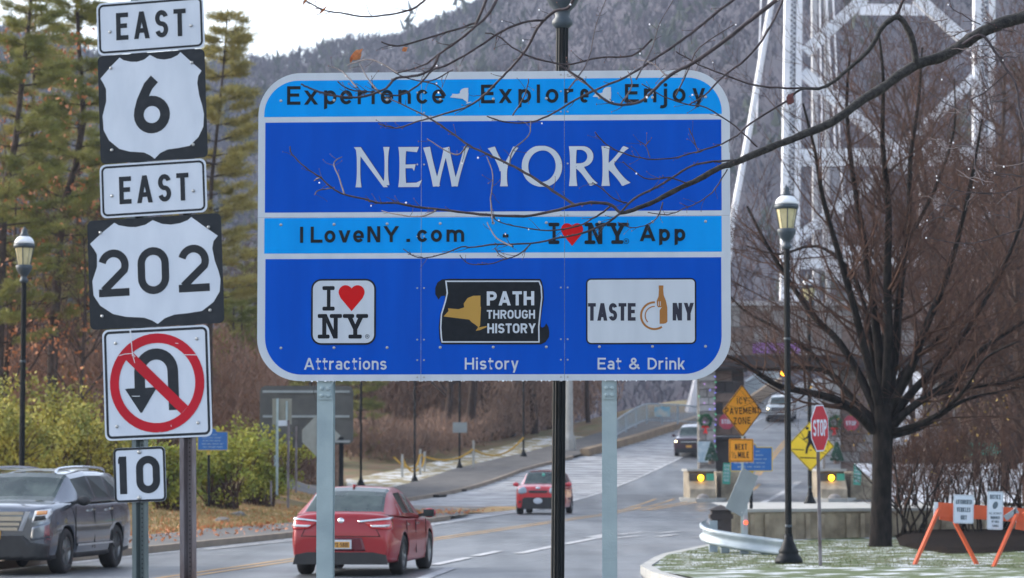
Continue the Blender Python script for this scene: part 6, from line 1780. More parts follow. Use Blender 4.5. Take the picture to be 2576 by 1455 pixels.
def backsign(cn, Y, pu, vb, lab, mm=M_postr, face=M_signback, diamond_=False, inner=False):
    uc = sum(p[0] for p in cn) / len(cn); vc = sum(p[1] for p in cn) / len(cn)
    s = thing('sign_back', lab, 'road sign', at(uc, vc, Y)); f = Frame(s); q = [f.inv(*p) for p in cn]
    m = MB(); m.prism(q, 0, .006); m.build('plate', face, s)
    m = MB(); p = at(pu, vb, Y); m.bar((p.x, Y - .05, p.z), (p.x, Y - .05, at(pu, cn[0][1] - 0, Y).z), .075, .05); m.build('post', mm, s, world=True)
    if inner:
        for du in (-12, 12): m = MB(); c0 = f.inv(uc + du, vc - 26); c1 = f.inv(uc + du, vc + 36); m.box((c0[0], -.03, (c0[1] + c1[1]) / 2), (.06, .04, c0[1] - c1[1])); m.build('mount_bar', M_galv, s)
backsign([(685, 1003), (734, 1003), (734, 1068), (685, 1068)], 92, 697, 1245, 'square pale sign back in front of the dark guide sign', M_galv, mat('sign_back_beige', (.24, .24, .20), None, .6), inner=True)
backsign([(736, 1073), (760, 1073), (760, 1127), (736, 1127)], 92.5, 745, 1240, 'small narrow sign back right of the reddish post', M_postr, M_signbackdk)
backsign([(801, 1040), (857, 1097), (801, 1154), (745, 1097)], 93, 801, 1245, 'pale diamond sign back in front of the dark guide sign', M_galv, mat('sign_back_beige2', (.30, .32, .30), None, .6))
backsign([(700, 1058), (726, 1058), (726, 1072), (700, 1072)], 88, 725, 1278, 'small white label plate at the top of the rusty post', M_postr, M_white)
m = MB(); p = at(682, 1270, 88); m.bar((p.x, 88, p.z), at(682, 1210, 88), .06, .04); tag(m.build('stake', M_postr), 'short rusty stake left of the reddish post on the bank', 'post')
# rocks on the bank
M_rock = mat('rock', (.26, .24, .22), (.15, .14, .13), .95, scale=3, bump=.7)
random.seed(11)
for k, (u, v, s_, lb) in enumerate(((632, 1276, .5, 'grey boulder on the grass bank near the pale posts'), (600, 1290, .28, 'small rock on the bank right of the blue marker'), (560, 1298, .3, 'low rock lying on the bank behind the shield posts'),
                                    (700, 1262, .9, 'flat brown boulder left of the rusty post'), (770, 1250, 1.3, 'large flat brown boulder behind the red sedan'), (840, 1252, 1.0, 'flat boulder behind the sedan roof'), (520, 1311, .22, 'small rock near the edge of the left pavement'))):
    Yk = 80 + k; p = gnd(u, v, .35); m = MB(); n_ = 8
    m.ball((0, 0, 0), 1, 8); m.v = [tuple(np.array(q) * (1 + .28 * mn.noise(Vector(q) * 1.3 + Vector((k * 7, 0, 0))))) for q in m.v]
    o = m.build('rock', M_rock); o.location = (p.x, p.y, T(p.x, p.y) + .05); o.scale = (s_, s_ * .8, s_ * .36); o.rotation_euler.z = k; tag(o, lb, 'rock', 'rocks on the bank')
# extra: fallen leaves
nlf = 5000
yy = rng.uniform(46, 105, nlf); xx = np.array([kerbx(y) - .4 - abs(rng.normal(4.5, 2.2)) for y in yy])
c = np.stack([xx, yy, np.array([max(T(a, b), .14) + .03 for a, b in zip(xx, yy)])], 1)
v, f_ = cards(c, .09, .8)
tag(fastmesh('fallen_leaves', v, f_, M_leafdead), 'scattered brown fallen leaves on the left bank and pavement', 'leaves', kind='stuff')
# ================================================================== TREES
class TB:
    """fast accumulation of n-sided tapered tubes"""
    def __init__(s, n=3): s.V = []; s.F = []; s.k = 0; s.n = n
    def seg(s, pts, rad):
        n = s.n; P = np.array(pts, dtype=float); k = len(P)
        t = np.gradient(P, axis=0); t /= (np.linalg.norm(t, axis=1, keepdims=True) + 1e-9)
        a = np.array([0.31, 0.17, 0.93]) if abs(t[0, 2]) < .85 else np.array([.95, .2, .1])
        sx = np.cross(t, a); sx /= (np.linalg.norm(sx, axis=1, keepdims=True) + 1e-9); sy = np.cross(t, sx)
        an = 2 * np.pi * np.arange(n) / n
        R_ = np.array(rad)[:, None, None]
        v = P[:, None, :] + R_ * (sx[:, None, :] * np.cos(an)[None, :, None] + sy[:, None, :] * np.sin(an)[None, :, None])
        s.V.append(v.reshape(-1, 3))
        i = np.arange(k - 1)[:, None] * n; j = np.arange(n)[None, :]; j2 = (j + 1) % n
        f = np.stack([i + j, i + j2, i + n + j2, i + n + j], -1).reshape(-1, 4) + s.k
        s.F.append(f); s.k += k * n
    def build(s, name, m, parent=None):
        o = fastmesh(name, np.concatenate(s.V), np.concatenate(s.F), m, parent)
        o.data.polygons.foreach_set('use_smooth', [True] * len(o.data.polygons))
        return o
rt = random.Random(5)
def walk(p, d, L, r0, r1, n, wob, up=0.0):
    P = [p]; Rr = [r0]; d = np.array(d, float); d /= np.linalg.norm(d)
    for i in range(n):
        d = d + np.array([rt.gauss(0, wob), rt.gauss(0, wob), rt.gauss(0, wob) + up]); d /= np.linalg.norm(d)
        P.append(P[-1] + d * L / n); Rr.append(r0 + (r1 - r0) * (i + 1) / n)
    return P, Rr
def side(d, ang):
    d = np.array(d) / np.linalg.norm(d); a = np.array([rt.gauss(0, 1), rt.gauss(0, 1), rt.gauss(0, .6)])
    a -= d * a.dot(d); a /= np.linalg.norm(a)
    return d * math.cos(ang) + a * math.sin(ang)
def branchy(tbs, p, d, L, r, lev, maxlev, kids, up=.05, wob=.10, ang=(.5, .95), minr=.006):
    n = 6 if lev <= 1 else (4 if lev < maxlev else 3)
    P, Rr = walk(p, d, L, r, max(r * .35, minr * .7), n, wob, up * (1 if lev < maxlev else .6))
    tbs[0 if lev <= 1 else 1].seg(P, Rr)
    if lev >= maxlev: return
    k = kids[min(lev, len(kids) - 1)]
    for i in range(k):
        f = rt.uniform(.22, 1.0) if i < k - 1 else 1.0
        x = f * n; a = min(int(x), n - 1); t = x - a
        q = P[a] * (1 - t) + P[a + 1] * t
        rr = Rr[a] * (1 - t) + Rr[min(a + 1, n)] * t
        dd = P[a + 1] - P[a]
        nd = side(dd, rt.uniform(*ang) * (1 if f < .98 else .5))
        branchy(tbs, q, nd, L * rt.uniform(.38, .68), max(rr * rt.uniform(.42, .66), minr), lev + 1, maxlev, kids, up, wob, ang, minr)
def V3(p): return np.array([p.x, p.y, p.z])
# --- big vase-shaped bare tree on the right
BT = thing('bare_tree', 'big dark bare tree with many steep limbs fanning out above the lawn', 'tree', (at(2215, 1352, 57).x, 57, .1))
base = V3(BT.location); s57 = 57 / 7000
tr = TB(10); big_ = TB(6); tw_ = TB(3)
W = lambda u, v, dy=0: V3(at(u, v, 57 + dy))
tr.seg([base + [0, 0, -.2], base + [0, 0, .15], W(2218, 1250), W(2219, 1150), W(2222, 1080), W(2222, 1020)], [.30, .235, .205, .20, .21, .18])
def limb(pts, w0, w1, kids=9, dy=0):
    q = sm([(u, v, 57 + (dy * i / len(pts))) for i, (u, v) in enumerate(pts)], 3)
    P = [V3(at(*a)) for a in q]; n = len(P); Rr = [(w0 * .8 + (w1 - w0 * .8) * i / (n - 1)) * s57 / 2 for i in range(n)]
    big_.seg(P, Rr)
    for i in range(int(kids * 1.9)):
        f = rt.uniform(.12, 1.0) * (n - 1); a = min(int(f), n - 2); t = f - a
        d = P[a + 1] - P[a]
        L = rt.uniform(.7, 2.4) * (1.2 - .5 * f / n)
        branchy((tw_, tw_), P[a] * (1 - t) + P[a + 1] * t, side(d, rt.uniform(.4, 1.15)), L, max(Rr[a] * .42, .011), 2, 4, (0, 0, 5, 4), up=.09, wob=.10, minr=.0045)
limb([(2200, 1085), (2155, 1040), (2100, 1005), (2020, 985), (1960, 972), (1900, 935), (1850, 905), (1790, 880)], 34, 6, 9, -2)
limb([(2205, 1070), (2130, 985), (2090, 940), (2010, 925), (1930, 930), (1850, 915)], 24, 5, 7, 1.5)
limb([(2214, 1060), (2170, 960), (2110, 860), (2050, 800), (1980, 700), (1920, 600), (1880, 520)], 30, 6, 10, 2)
limb([(2219, 1040), (2180, 900), (2150, 780), (2110, 640), (2070, 500), (2050, 380), (2020, 260)], 32, 5, 11, -2)
limb([(2222, 1030), (2210, 880), (2190, 720), (2165, 560), (2140, 400), (2130, 250), (2140, 120)], 34, 5, 11, 1)
limb([(2226, 1030), (2235, 880), (2232, 700), (2235, 520), (2220, 360), (2222, 200), (2212, 90)], 36, 5, 12, -1)
limb([(2228, 1030), (2250, 900), (2265, 720), (2285, 560), (2290, 400), (2310, 260), (2320, 120)], 34, 5, 12, 2)
limb([(2232, 1040), (2290, 930), (2330, 820), (2380, 700), (2420, 560), (2450, 420), (2470, 300)], 32, 5, 11, -2)
limb([(2236, 1060), (2300, 980), (2380, 900), (2450, 800), (2520, 680), (2570, 560), (2600, 460)], 30, 5, 10, 2)
limb([(2236, 1075), (2300, 1020), (2390, 960), (2470, 880), (2560, 820), (2640, 760)], 28, 5, 9, -1)
limb([(2238, 1085), (2310, 1010), (2380, 985), (2460, 972), (2540, 960), (2620, 930)], 26, 5, 8, 1)
limb([(2200, 1000), (2190, 850), (2150, 700), (2060, 620), (1960, 640), (1880, 620)], 20, 4, 8, 3)
limb([(2210, 1000), (2230, 800), (2270, 640), (2350, 480), (2400, 330), (2400, 200)], 22, 4, 9, 3)
limb([(2236, 1100), (2320, 1075), (2420, 1010), (2520, 985), (2620, 960)], 20, 4, 8, 2)
limb([(2230, 1030), (2270, 940), (2350, 860), (2450, 760), (2560, 640)], 22, 4, 9, 3)
limb([(2210, 1060), (2140, 1000), (2050, 900), (1960, 830), (1870, 780), (1800, 700)], 20, 4, 9, 3)
limb([(2236, 1090), (2330, 1060), (2400, 1010), (2440, 960), (2480, 900), (2560, 860)], 20, 4, 8, -3)
for nm, tb_ in (('trunk', tr), ('limbs', big_), ('twigs', tw_)):
    o = tb_.build(nm, M_bark if nm != 'twigs' else M_twig); o.data.transform(Matrix.Translation(-BT.location)); o.parent = BT
    if nm != 'trunk': o['kind'] = 'stuff'
# --- generic bare trees (shared meshes) for the woods
def make_bare(height, kids=(7, 6, 5, 4), maxlev=4, r=.22, lean=0.0, name='bare_tree', mt=M_bark, mw=M_twig, up=.06, forks=3, spread=.55):
    root = thing(name, 'x', 'tree')
    t = TB(7); tws = TB(3)
    P, Rr = walk(np.zeros(3), [lean, 0, 1], height * .95, r, r * .18, 9, .05, .05)
    t.seg(P, Rr)
    for i in range(kids[0] * 3):
        f = rt.uniform(.22, 1.0) * 9; a = min(int(f), 8); q = P[a] * (1 - (f - a)) + P[a + 1] * (f - a)
        L = height * rt.uniform(.18, .36) * (1.15 - .6 * f / 9)
        branchy((t, tws), q, side([0, 0, 1], rt.uniform(.5, 1.05)), L, max(Rr[a] * .5, .02), 1, maxlev, kids, up=up, wob=.12, minr=.010)
    o = t.build('trunk', mt, root); o2 = tws.build('twigs', mw, root); o2['kind'] = 'stuff'
    return root
M_barkg = mat('bark_brown', (.075, .052, .042), (.04, .03, .026), .95, scale=8, spec=.1)
protos = [make_bare(15, (8, 6, 4, 3), 4, .24, mt=M_barkg), make_bare(17, (7, 6, 4, 3), 4, .28, .12, mt=M_barkg), make_bare(12, (7, 6, 5), 3, .16, -.1, mt=M_barkg)]
def plant(k, u, Y, z, rz, sc, lab, group='bare trees in the wood'):
    p = at(u, 1169, Y)
    o = copy_tree(protos[k], loc=(p.x, p.y, z), rz=rz, label=lab, scale=sc); o['group'] = group
    return o
side_names = ['beside the guide sign', 'behind the first verge lamp', 'behind the second verge lamp', 'above the yellow rope']
WL = ['bare tree of the wood behind the leftmost verge lamp', 'thin bare tree between the two leftmost verge lamps', 'bare tree just right of the second verge lamp', 'bare tree rising behind the middle rope span', 'bare tree right behind the lamp with the grey panel',
      'bare tree behind the pale post between the two long rope spans', 'bare tree behind the right rope span', 'thin bare tree left of the fourth verge lamp', 'bare tree between the fourth verge lamp and the black foreground pole', 'bare tree right of the concrete pole, left of the railing', 'deeper bare tree just left of the black foreground pole',
      'deeper bare tree left of the second verge lamp', 'deeper bare tree between the first two verge lamps', 'thin bare tree deep behind the lamp with the grey panel', 'bare tree behind the right edge of the guide sign back', 'bare tree deep in the wood behind the right rope span', 'bare tree deep in the wood behind the fourth verge lamp', 'bare tree deep in the wood behind the left rope span']
spots = [(905, 172, 0), (985, 180, 2), (1075, 176, 1), (1124, 163, 0), (1175, 166, 1), (1204, 172, 1), (1245, 176, 0), (1290, 182, 2), (1345, 178, 1), (1480, 188, 2), (1385, 196, 0), (1030, 195, 1), (950, 200, 0), (1160, 200, 2), (840, 186, 1), (1265, 205, 1), (1320, 210, 0), (1110, 210, 0)]
for n_, (u, Y, k) in enumerate(spots):
    z = T(at(u, 1169, Y).x, Y) - .3
    plant(k, u, Y, z, n_ * 1.3, rt.uniform(.85, 1.2), WL[n_])
RL = ['thin far bare tree above the authorized vehicles sign', 'bare tree behind the left end of the barricade board', 'tall bare tree above the notice sign near the right edge', 'bare tree above the gap between the two barricade signs', 'bare tree beyond the gate right of the big trunk', 'bare tree at the very right edge of the view', 'low bare tree above the notice sign behind the mulch bed',
      'far bare tree in front of the bridge tower right leg', 'bare tree hidden behind the trunk of the big dark tree', 'bare tree behind the shrubs right of the big trunk', 'low bare tree above the authorized vehicles sign', 'nearest bare tree at the right edge behind the shrubs', 'far bare tree beyond the right bay of the gate', 'large far bare tree above the left end of the barricade', 'large far bare tree below the right leg of the bridge tower']
LL = ['slim bare tree behind the far left lamp', 'slim bare tree left of the shield posts', 'bare tree behind the no u-turn sign left edge', 'bare tree behind the no u-turn sign', 'bare tree just left of the big sign', 'bare tree hidden behind the shield signs right edge', 'bare tree at the far left edge of the view', 'small bare tree right of the far left lamp', 'pale bare tree behind the guide sign back']
# trees right and left backgrounds
for n_, (u, Y, k, sc) in enumerate(((2420, 190, 2, .9), (2420, 112, 1, 1.1), (2545, 105, 0, 1.2), (2490, 130, 2, 1.2), (2350, 165, 0, 1.0), (2600, 92, 1, 1.0), (2530, 84, 2, .9), (2470, 205, 2, .9), (2200, 172, 1, 1.0), (2300, 140, 2, 1.1), (2450, 95, 2, .8), (2590, 76, 0, .8), (2360, 195, 1, 1.0), (2400, 150, 1, 1.2), (2560, 140, 1, 1.3))):
    plant(k, u, Y, (T(at(u, 1169, Y).x, Y) if u > 2300 else H(Y)) - .2, n_ * 2.1 + .4, sc, RL[n_], 'bare trees on the right')
for n_, (u, Y, k, sc) in enumerate(((60, 118, 0, .8), (150, 112, 2, .9), (250, 120, 1, .75), (345, 116, 2, .9), (620, 128, 2, .8), (430, 130, 0, .8), (10, 104, 2, .9), (205, 100, 2, .7), (700, 150, 1, .8))):
    plant(k, u, Y, T(at(u, 1169, Y).x, Y) - .2, n_ * 1.7, sc, LL[n_], 'bare trees on the left')
for p_ in protos:
    for ch in list(p_.children): bpy.data.objects.remove(ch)
    bpy.data.objects.remove(p_)
# undergrowth of the wood: brown tangle
def thicket(name, n, xf, yr, hgt, m, lab, L=.5, w=.02):
    y = rng.uniform(*yr, n); x = np.array([rng.uniform(*xf(v)) for v in y]); z = np.array([T(a, b) for a, b in zip(x, y)])
    cl = np.array([.5 + .9 * mn.noise(Vector((a * .35, b * .25, 1.7))) for a, b in zip(x, y)])
    h = hgt * np.clip(.55 + cl * .8, .15, 1.4) * rng.uniform(0, 1, n) ** .8
    c = np.stack([x, y, z + h], 1)
    d = rng.normal(size=(n, 3)) * .6; d[:, 2] = np.abs(d[:, 2]) + .5; d /= np.linalg.norm(d, axis=1, keepdims=True)
    s = np.cross(d, rng.normal(size=(n, 3))); s /= np.linalg.norm(s, axis=1, keepdims=True)
    l = L * rng.uniform(.5, 1.5, (n, 1))
    v = np.stack([c - s * w, c + s * w, c + d * l], 1).reshape(-1, 3)
    return tag(fastmesh(name, v, np.arange(3 * n).reshape(-1, 3), m), lab, 'undergrowth', kind='stuff')
M_brush = mat('brush_brown', (.36, .235, .17), (.19, .13, .10), .95, scale=.35, detail=6, spec=.1)
M_brushr = mat('brush_rust', (.34, .20, .14), (.20, .135, .105), .95, scale=.5, detail=6, spec=.1)
thicket('undergrowth', 80000, lambda y: (at(600, 1169, y).x, upx(y) - 8), (170, 204), 7.0, M_brush, 'tangled brown undergrowth of the wood behind the verge', .8, .035)
thicket('undergrowth', 45000, lambda y: (at(-100, 1169, y).x, at(720, 1169, y).x), (106, 128), 5.0, M_brushr, 'rust brown undergrowth below the pines on the left', .55, .025)
thicket('undergrowth', 18000, lambda y: (at(2350, 1169, y).x, at(2650, 1169, y).x), (160, 200), 9, M_brush, 'brown brush beyond the stone gate', .8, .035)
thicket('undergrowth', 14000, lambda y: (at(850, 1169, y).x, upx(y) - 7.5), (152, 168), 1.8, M_brush, 'low brown brush at the back of the snowy verge', .5, .025)
thicket('undergrowth', 12000, lambda y: (at(640, 1169, y).x, at(850, 1169, y).x), (124, 138), 2.2, M_brush, 'low brown brush behind the guide sign', .5, .025)
# --- shrubs: yellow-green, left
M_yg = mat('leaf_yellowgreen', (.44, .38, .075), (.17, .19, .045), .75, scale=1.1, detail=8, contrast=(.38, .62), spec=.2)
M_yg2 = mat('leaf_green', (.19, .25, .05), (.42, .38, .06), .75, scale=1.3, detail=8, spec=.2)
def shrub(u, Y, w, h, m, lab, n=9000, leaf=.085, stems=60):
    p = at(u, 1169, Y); z = T(p.x, Y)
    r = thing('shrub', lab, 'shrub', (p.x, Y, z), group='yellow-green shrubs on the bank')
    st = TB(3); tips = []
    for i in range(stems):
        a = rt.uniform(0, 6.283); sp_ = rt.uniform(.1, 1.0)
        d = [math.cos(a) * sp_ * w / h, math.sin(a) * sp_ * .6 * w / h, 1]
        L = math.sqrt(1 + (sp_ * w / h) ** 2) * h * rt.uniform(.6, 1.02) * .9
        P, Rr = walk(np.array([rt.uniform(-.3, .3) * w, rt.uniform(-.2, .2) * w, 0]), d, L, .03, .006, 6, .10, -.05)
        st.seg(P, Rr)
        for q in P[2:]: tips.append(q)
    tips = np.array(tips)
    st.build('stems', M_twig, r)['kind'] = 'stuff'
    idx = rng.integers(0, len(tips), n)
    c = tips[idx] + rng.normal(size=(n, 3)) * np.array([w * .085, w * .08, h * .07])
    dens = np.array([mn.noise(Vector((q[0] * 1.1 + u, q[1] * 1.1, q[2] * 1.1))) for q in c]); c = c[dens > -.10]
    c = c[c[:, 2] > .05]
    v, f = cards(c, leaf, .7, tri=False)
    o = fastmesh('leaves', v, f, m, r); o['kind'] = 'stuff'
shrub(-20, 78, 1.9, 3.0, M_yg, 'yellow-green leafy shrub at the far left behind the lamp', 14000)
shrub(150, 84, 2.3, 3.0, M_yg, 'yellow-green leafy shrub right of the far left lamp', 15000)
shrub(265, 88, 1.7, 2.7, M_yg, 'yellow-green shrub just left of the shield posts', 12000)
shrub(430, 86, 1.5, 2.4, M_yg2, 'green shrub seen between the sign posts', 9000)
shrub(560, 90, 1.7, 2.6, M_yg2, 'green and yellow shrub behind the blue historic marker', 14000)
shrub(650, 96, 1.8, 2.9, M_yg2, 'green shrub right of the blue historic marker', 13000)
shrub(90, 92, 2.2, 3.9, M_yg, 'taller yellowish shrub behind the front shrubs on the left', 12000)
shrub(700, 108, 1.6, 2.6, M_yg, 'pale yellow shrub below the back of the guide sign', 9000)
shrub(340, 96, 2.0, 3.2, mat('leaf_brown', (.12, .085, .05), (.08, .065, .035), .9, scale=2), 'brown thinning shrub between the green shrubs', 8000)
# --- white pines, left
M_pine = mat('pine_needles', (.15, .165, .042), (.30, .29, .085), .8, scale=.9, detail=6, contrast=(.4, .62), spec=.2)
M_pine2 = mat('pine_needles_yellow', (.42, .36, .12), (.25, .23, .08), .8, scale=.8, detail=6, spec=.2)
M_pbark = mat('pine_bark', (.045, .034, .030), (.075, .058, .05), .95, scale=9, bump=.5, bscale=40, spec=.1)
def pine(u, Y, z, h, lab, base_r=.17, z0=.25, spread=3.2, m=M_pine, curve=None, dens=1.0, droop=.0, topw=.35, per=95):
    p = at(u, 1169, Y); r = thing('pine_tree', lab, 'pine tree', (p.x, Y, z), group='white pines on the left')
    tk = TB(8); br = TB(4); C = []; D = []
    n = 14; P = []
    for i in range(n + 1):
        f = i / n; dx = 0
        if curve: dx = np.interp(f, [c[0] for c in curve], [c[1] for c in curve])
        P.append(np.array([dx, rt.gauss(0, .04), h * f]))
    tk.seg(P, [base_r * (1 - .88 * i / n) for i in range(n + 1)])
    zz = h * z0
    while zz < h * .99:
        f = zz / h; a = min(int(f * n), n - 1); t = f * n - a; q = P[a] * (1 - t) + P[a + 1] * t
        k = rt.choice((3, 4, 5)); a0 = rt.uniform(0, 6.28)
        env = spread * ((1 - f) ** .75 * (1 - topw) + topw * (1 - f) ** .3) * min(1, .55 + (f - z0) * 2.5)
        for j in range(k):
            if rt.random() > dens: continue
            an = a0 + j * 6.283 / k + rt.gauss(0, .25); L = env * rt.uniform(.55, 1.15)
            d = np.array([math.cos(an), math.sin(an), rt.uniform(-.05, .28) - droop])
            BP, BR = walk(q, d, L, max(.012, .045 * (1 - f) + .012), .006, 6, .07, .035)
            br.seg(BP, BR)
            for s_ in range(int(5 + L * 4.6)):
                g_ = rt.uniform(.25, 1.0) * 6; b_ = min(int(g_), 5); o_ = BP[b_] * (1 - (g_ - b_)) + BP[b_ + 1] * (g_ - b_)
                dd = BP[b_ + 1] - BP[b_]; sd = side(dd, rt.uniform(.3, .9)); sd[2] = sd[2] * .35 + .10
                SL = rt.uniform(.25, .7) * min(1, L / 1.5 + .3)
                SP = [o_ + sd * SL * x for x in (0, .5, 1)]
                br.seg(SP, [.008, .006, .004])
                m_ = int(per * SL * 1.7)
                tt = rng.uniform(.25, 1.1, (m_, 1)); C.append(o_ + sd * SL * tt + rng.normal(size=(m_, 3)) * np.array([.10, .10, .06])); dv = np.tile(sd * 1.0, (m_, 1)); dv[:, 2] += .35; D.append(dv)
        zz += rt.uniform(.28, .62) * (1 + (1 - f) * .4)
    tk.build('trunk', M_pbark, r); br.build('branches', M_pbark, r)['kind'] = 'stuff'
    C = np.concatenate(C); D = np.concatenate(D)
    v, f_ = cards(C, .19, .13, .65, D)
    o = fastmesh('needles', v, f_, m, r); o['kind'] = 'stuff'
mpp = lambda Y: Y / 7000
def cv(pts, Y, z, h, u0):
    """trunk line from picture points: returns (fraction, dx)"""
    out = []
    for (u, v) in pts:
        p = at(u, v, Y); out.append(((p.z - z) / h, p.x - at(u0, 1169, Y).x))
    return sorted(out)
pine(524, 106, .7, 18.6, 'slender yellow-green pine with a straight dark trunk between the shields and the big sign', .17, .40, 3.3, M_pine2, cv([(524, 1169), (529, 493), (545, 330), (557, 233), (575, 0)], 106, .7, 18.6, 524), 1.0, per=110)
pine(-15, 100, .6, 20, 'pine with dark curving trunk at the far left edge', .26, .25, 3.1, M_pine, cv([(-15, 1169), (10, 477), (36, 389), (57, 187), (80, 0)], 100, .6, 20, -15), .8)
pine(120, 104, .6, 22, 'pine with crooked trunk left of the shield signs', .25, .30, 3.0, M_pine, cv([(120, 1169), (150, 560), (161, 518), (181, 446), (213, 332), (200, 150), (190, -60)], 104, .6, 22, 120), .8)
pine(68, 112, .6, 21, 'thin pine behind the two crooked ones on the left', .18, .35, 2.7, M_pine2, cv([(68, 1169), (80, 400), (90, 0)], 112, .6, 21, 68), .75)
pine(255, 118, .6, 16, 'lower green pine behind the shield signs', .17, .2, 2.8, M_pine, None, .85)
pine(640, 134, .6, 11.8, 'dense olive evergreen close left of the big sign', .18, .12, 2.9, M_pine, None, 1.0, droop=.1, per=120)
pine(585, 126, .6, 9.5, 'low dense evergreen below the slender pine', .16, .1, 2.4, M_pine, None, 1.0, droop=.1, per=120)
pine(780, 150, .7, 11, 'dark evergreen behind the left part of the big sign', .18, .1, 2.8, M_pine, None, .9, droop=.1)
pine(905, 156, .7, 7.8, 'small evergreen with orange tints right of the guide sign back', .12, .1, 1.9, M_pine, None, .9)
pine(-120, 108, .6, 19, 'pine just outside the left edge of the view', .2, .25, 3.4, M_pine, None, .8)
pine(190, 126, .6, 22, 'tall pine rising behind the EAST plates', .2, .22, 3.6, M_pine2, None, .5)
# orange dead leaves hanging among the left woods
n = 8000; Yl = rng.uniform(96, 118, n); ul = rng.normal(90, 120, n); vl = rng.uniform(60, 960, n) ** 1.0
cl_ = np.array([tuple(at(a, b, c_)) for a, b, c_ in zip(ul, vl, Yl)]); ns = np.array([mn.noise(Vector(q) * .55) for q in cl_]); cl_ = cl_[ns > .18]
v, f_ = cards(cl_, .16, .7)
tag(fastmesh('hanging_leaves', v, f_, M_leafdead), 'clusters of orange dead leaves hanging in the trees on the left', 'leaves', kind='stuff')
# --- bare multi-stem shrubs and mulch, right
mb = MB(); q = [(at(u, 1169, Y).x, Y) for u, Y in ((2262, 58), (2300, 54.2), (2380, 51.5), (2480, 51.5), (2700, 54), (2760, 66), (2700, 72), (2300, 69), (2250, 64))]
kk = len(q)
mb.add([(x, y, lawnz(x, y) + .005) for x, y in q] + [(at(2480, 1169, 62).x + (x - at(2480, 1169, 62).x) * .93, 61.5 + (y - 61.5) * .9, lawnz(x, y) + .09) for x, y in q], [(i, (i + 1) % kk, kk + (i + 1) % kk, kk + i) for i in range(kk)] + [tuple(range(kk, 2 * kk))])
tag(mb.build('mulch_bed', mat('mulch', (.009, .007, .006), (.018, .013, .011), 1.0, scale=9, bump=.9, bscale=30, spec=.05)), kind='structure')
def bareshrub(u, Y, h, w, lab, n=13):
    p = at(u, 1169, Y); r = thing('bare_shrub', lab, 'shrub', (p.x, Y, lawnz(p.x, min(Y, 66)) + .05), group='bare shrubs in the mulch bed')
    a_ = TB(5); b_ = TB(3)
    for i in range(n):
        an = rt.uniform(0, 6.283); s_ = rt.uniform(.05, .75)
        branchy((a_, b_), np.array([rt.uniform(-.25, .25) * w, rt.uniform(-.2, .2) * w, 0]), [math.cos(an) * s_ * w / h, math.sin(an) * s_ * w / h, 1], h * rt.uniform(.6, .95), rt.uniform(.018, .034), 1, 4, (0, 4, 4, 3), up=.05, wob=.16, ang=(.3, .75), minr=.005)
    a_.build('stems', M_bark, r)['kind'] = 'stuff'; b_.build('twigs', M_twig, r)['kind'] = 'stuff'
for u, Y, h, w, lb in ((2290, 62, 2.3, 1.1, 'tangled bare shrub just right of the big trunk'), (2365, 65, 2.1, 1.2, 'bare shrub behind the left end of the barricade'), (2440, 63, 2.2, 1.2, 'bare shrub behind the authorized vehicles sign'), (2520, 65, 2.2, 1.3, 'bare shrub behind the notice sign'), (2590, 62, 2.3, 1.3, 'bare shrub at the right edge of the view'), (2260, 68, 2.0, .8, 'thin bare shrub behind the big trunk'), (2330, 70, 2.5, 1.2, 'taller bare shrub at the back of the mulch bed'), (2480, 71, 2.6, 1.2, 'tall bare shrub at the back right of the mulch bed')):
    bareshrub(u, Y, h, w, lb)
n = 700; c = np.array([tuple(at(rt.gauss(2330, 110), rt.gauss(1040, 45), rt.uniform(58, 70))) for _ in range(n)]); ns = np.array([mn.noise(Vector(q) * .9) for q in c]); c = c[ns > .05]
v, f_ = cards(c, .075, .8); tag(fastmesh('last_leaves', v, f_, mat('leaf_ochre', (.30, .17, .03), (.20, .15, .03), .8, scale=6)), 'few ochre leaves still on the shrubs and low twigs at the right', 'leaves', kind='stuff')
# green sign and red car hints beyond the shrubs
m = MB(); m.box((0, 0, 0), (1.2, .05, .45)); o = m.build('green_sign', M_green); o.location = at(2478, 1130, 100); tag(o, 'green board half hidden behind the bare shrubs on the right', 'sign')
# ================================================================== FOREGROUND BRANCH
fb = thing('overhanging_tree', 'dark bare branch reaching in from the right in front of the big sign', 'tree', (4.6, 19.6, 0))
limbT = TB(12); mid = TB(7); fine = TB(5)
YB = 18.6
def px2m(w, Y=YB): return w * Y / 7000 / 2
DR = []
def br_(pts, w0, w1, Y0=0.0, Y1=0.0, tb=None, twig=1.0, sub=4):
    q = sm([(u, v, YB + Y0 + (Y1 - Y0) * i / (len(pts) - 1), w0 + (w1 - w0) * i / (len(pts) - 1)) for i, (u, v) in enumerate(pts)], sub)
    P = [V3(at(a[0] + rt.gauss(0, .5), a[1] + rt.gauss(0, .5), a[2])) for a in q]; Rr = [px2m(a[3]) * rt.uniform(.93, 1.1) for a in q]
    (tb or (limbT if w0 > 15 else mid if w0 > 6 else fine)).seg(P, Rr)
    # knuckles, short spurs and buds
    n = len(P)
    for i in range(int(n * .42 * twig)):
        f = rt.uniform(.05, .98) * (n - 1); a = min(int(f), n - 2); o_ = P[a]
        d = P[a + 1] - P[a]; sd = side(d, rt.uniform(.5, .9)); sd[1] *= .5
        L = rt.uniform(.02, .11) if Rr[a] < .012 else rt.uniform(.02, .05)
        r_ = max(.0016, min(Rr[a] * .5, .003))
        PP, RR = walk(o_, sd, L, r_, .0013, 3, .18, .05); fine.seg(PP, RR); DR.append((PP[-1], .5))
    DR.append((P[-1], 1)); 
    if w1 < 5:
        for f in (.4, .7): DR.append((P[int(f * (n - 1))], .7))
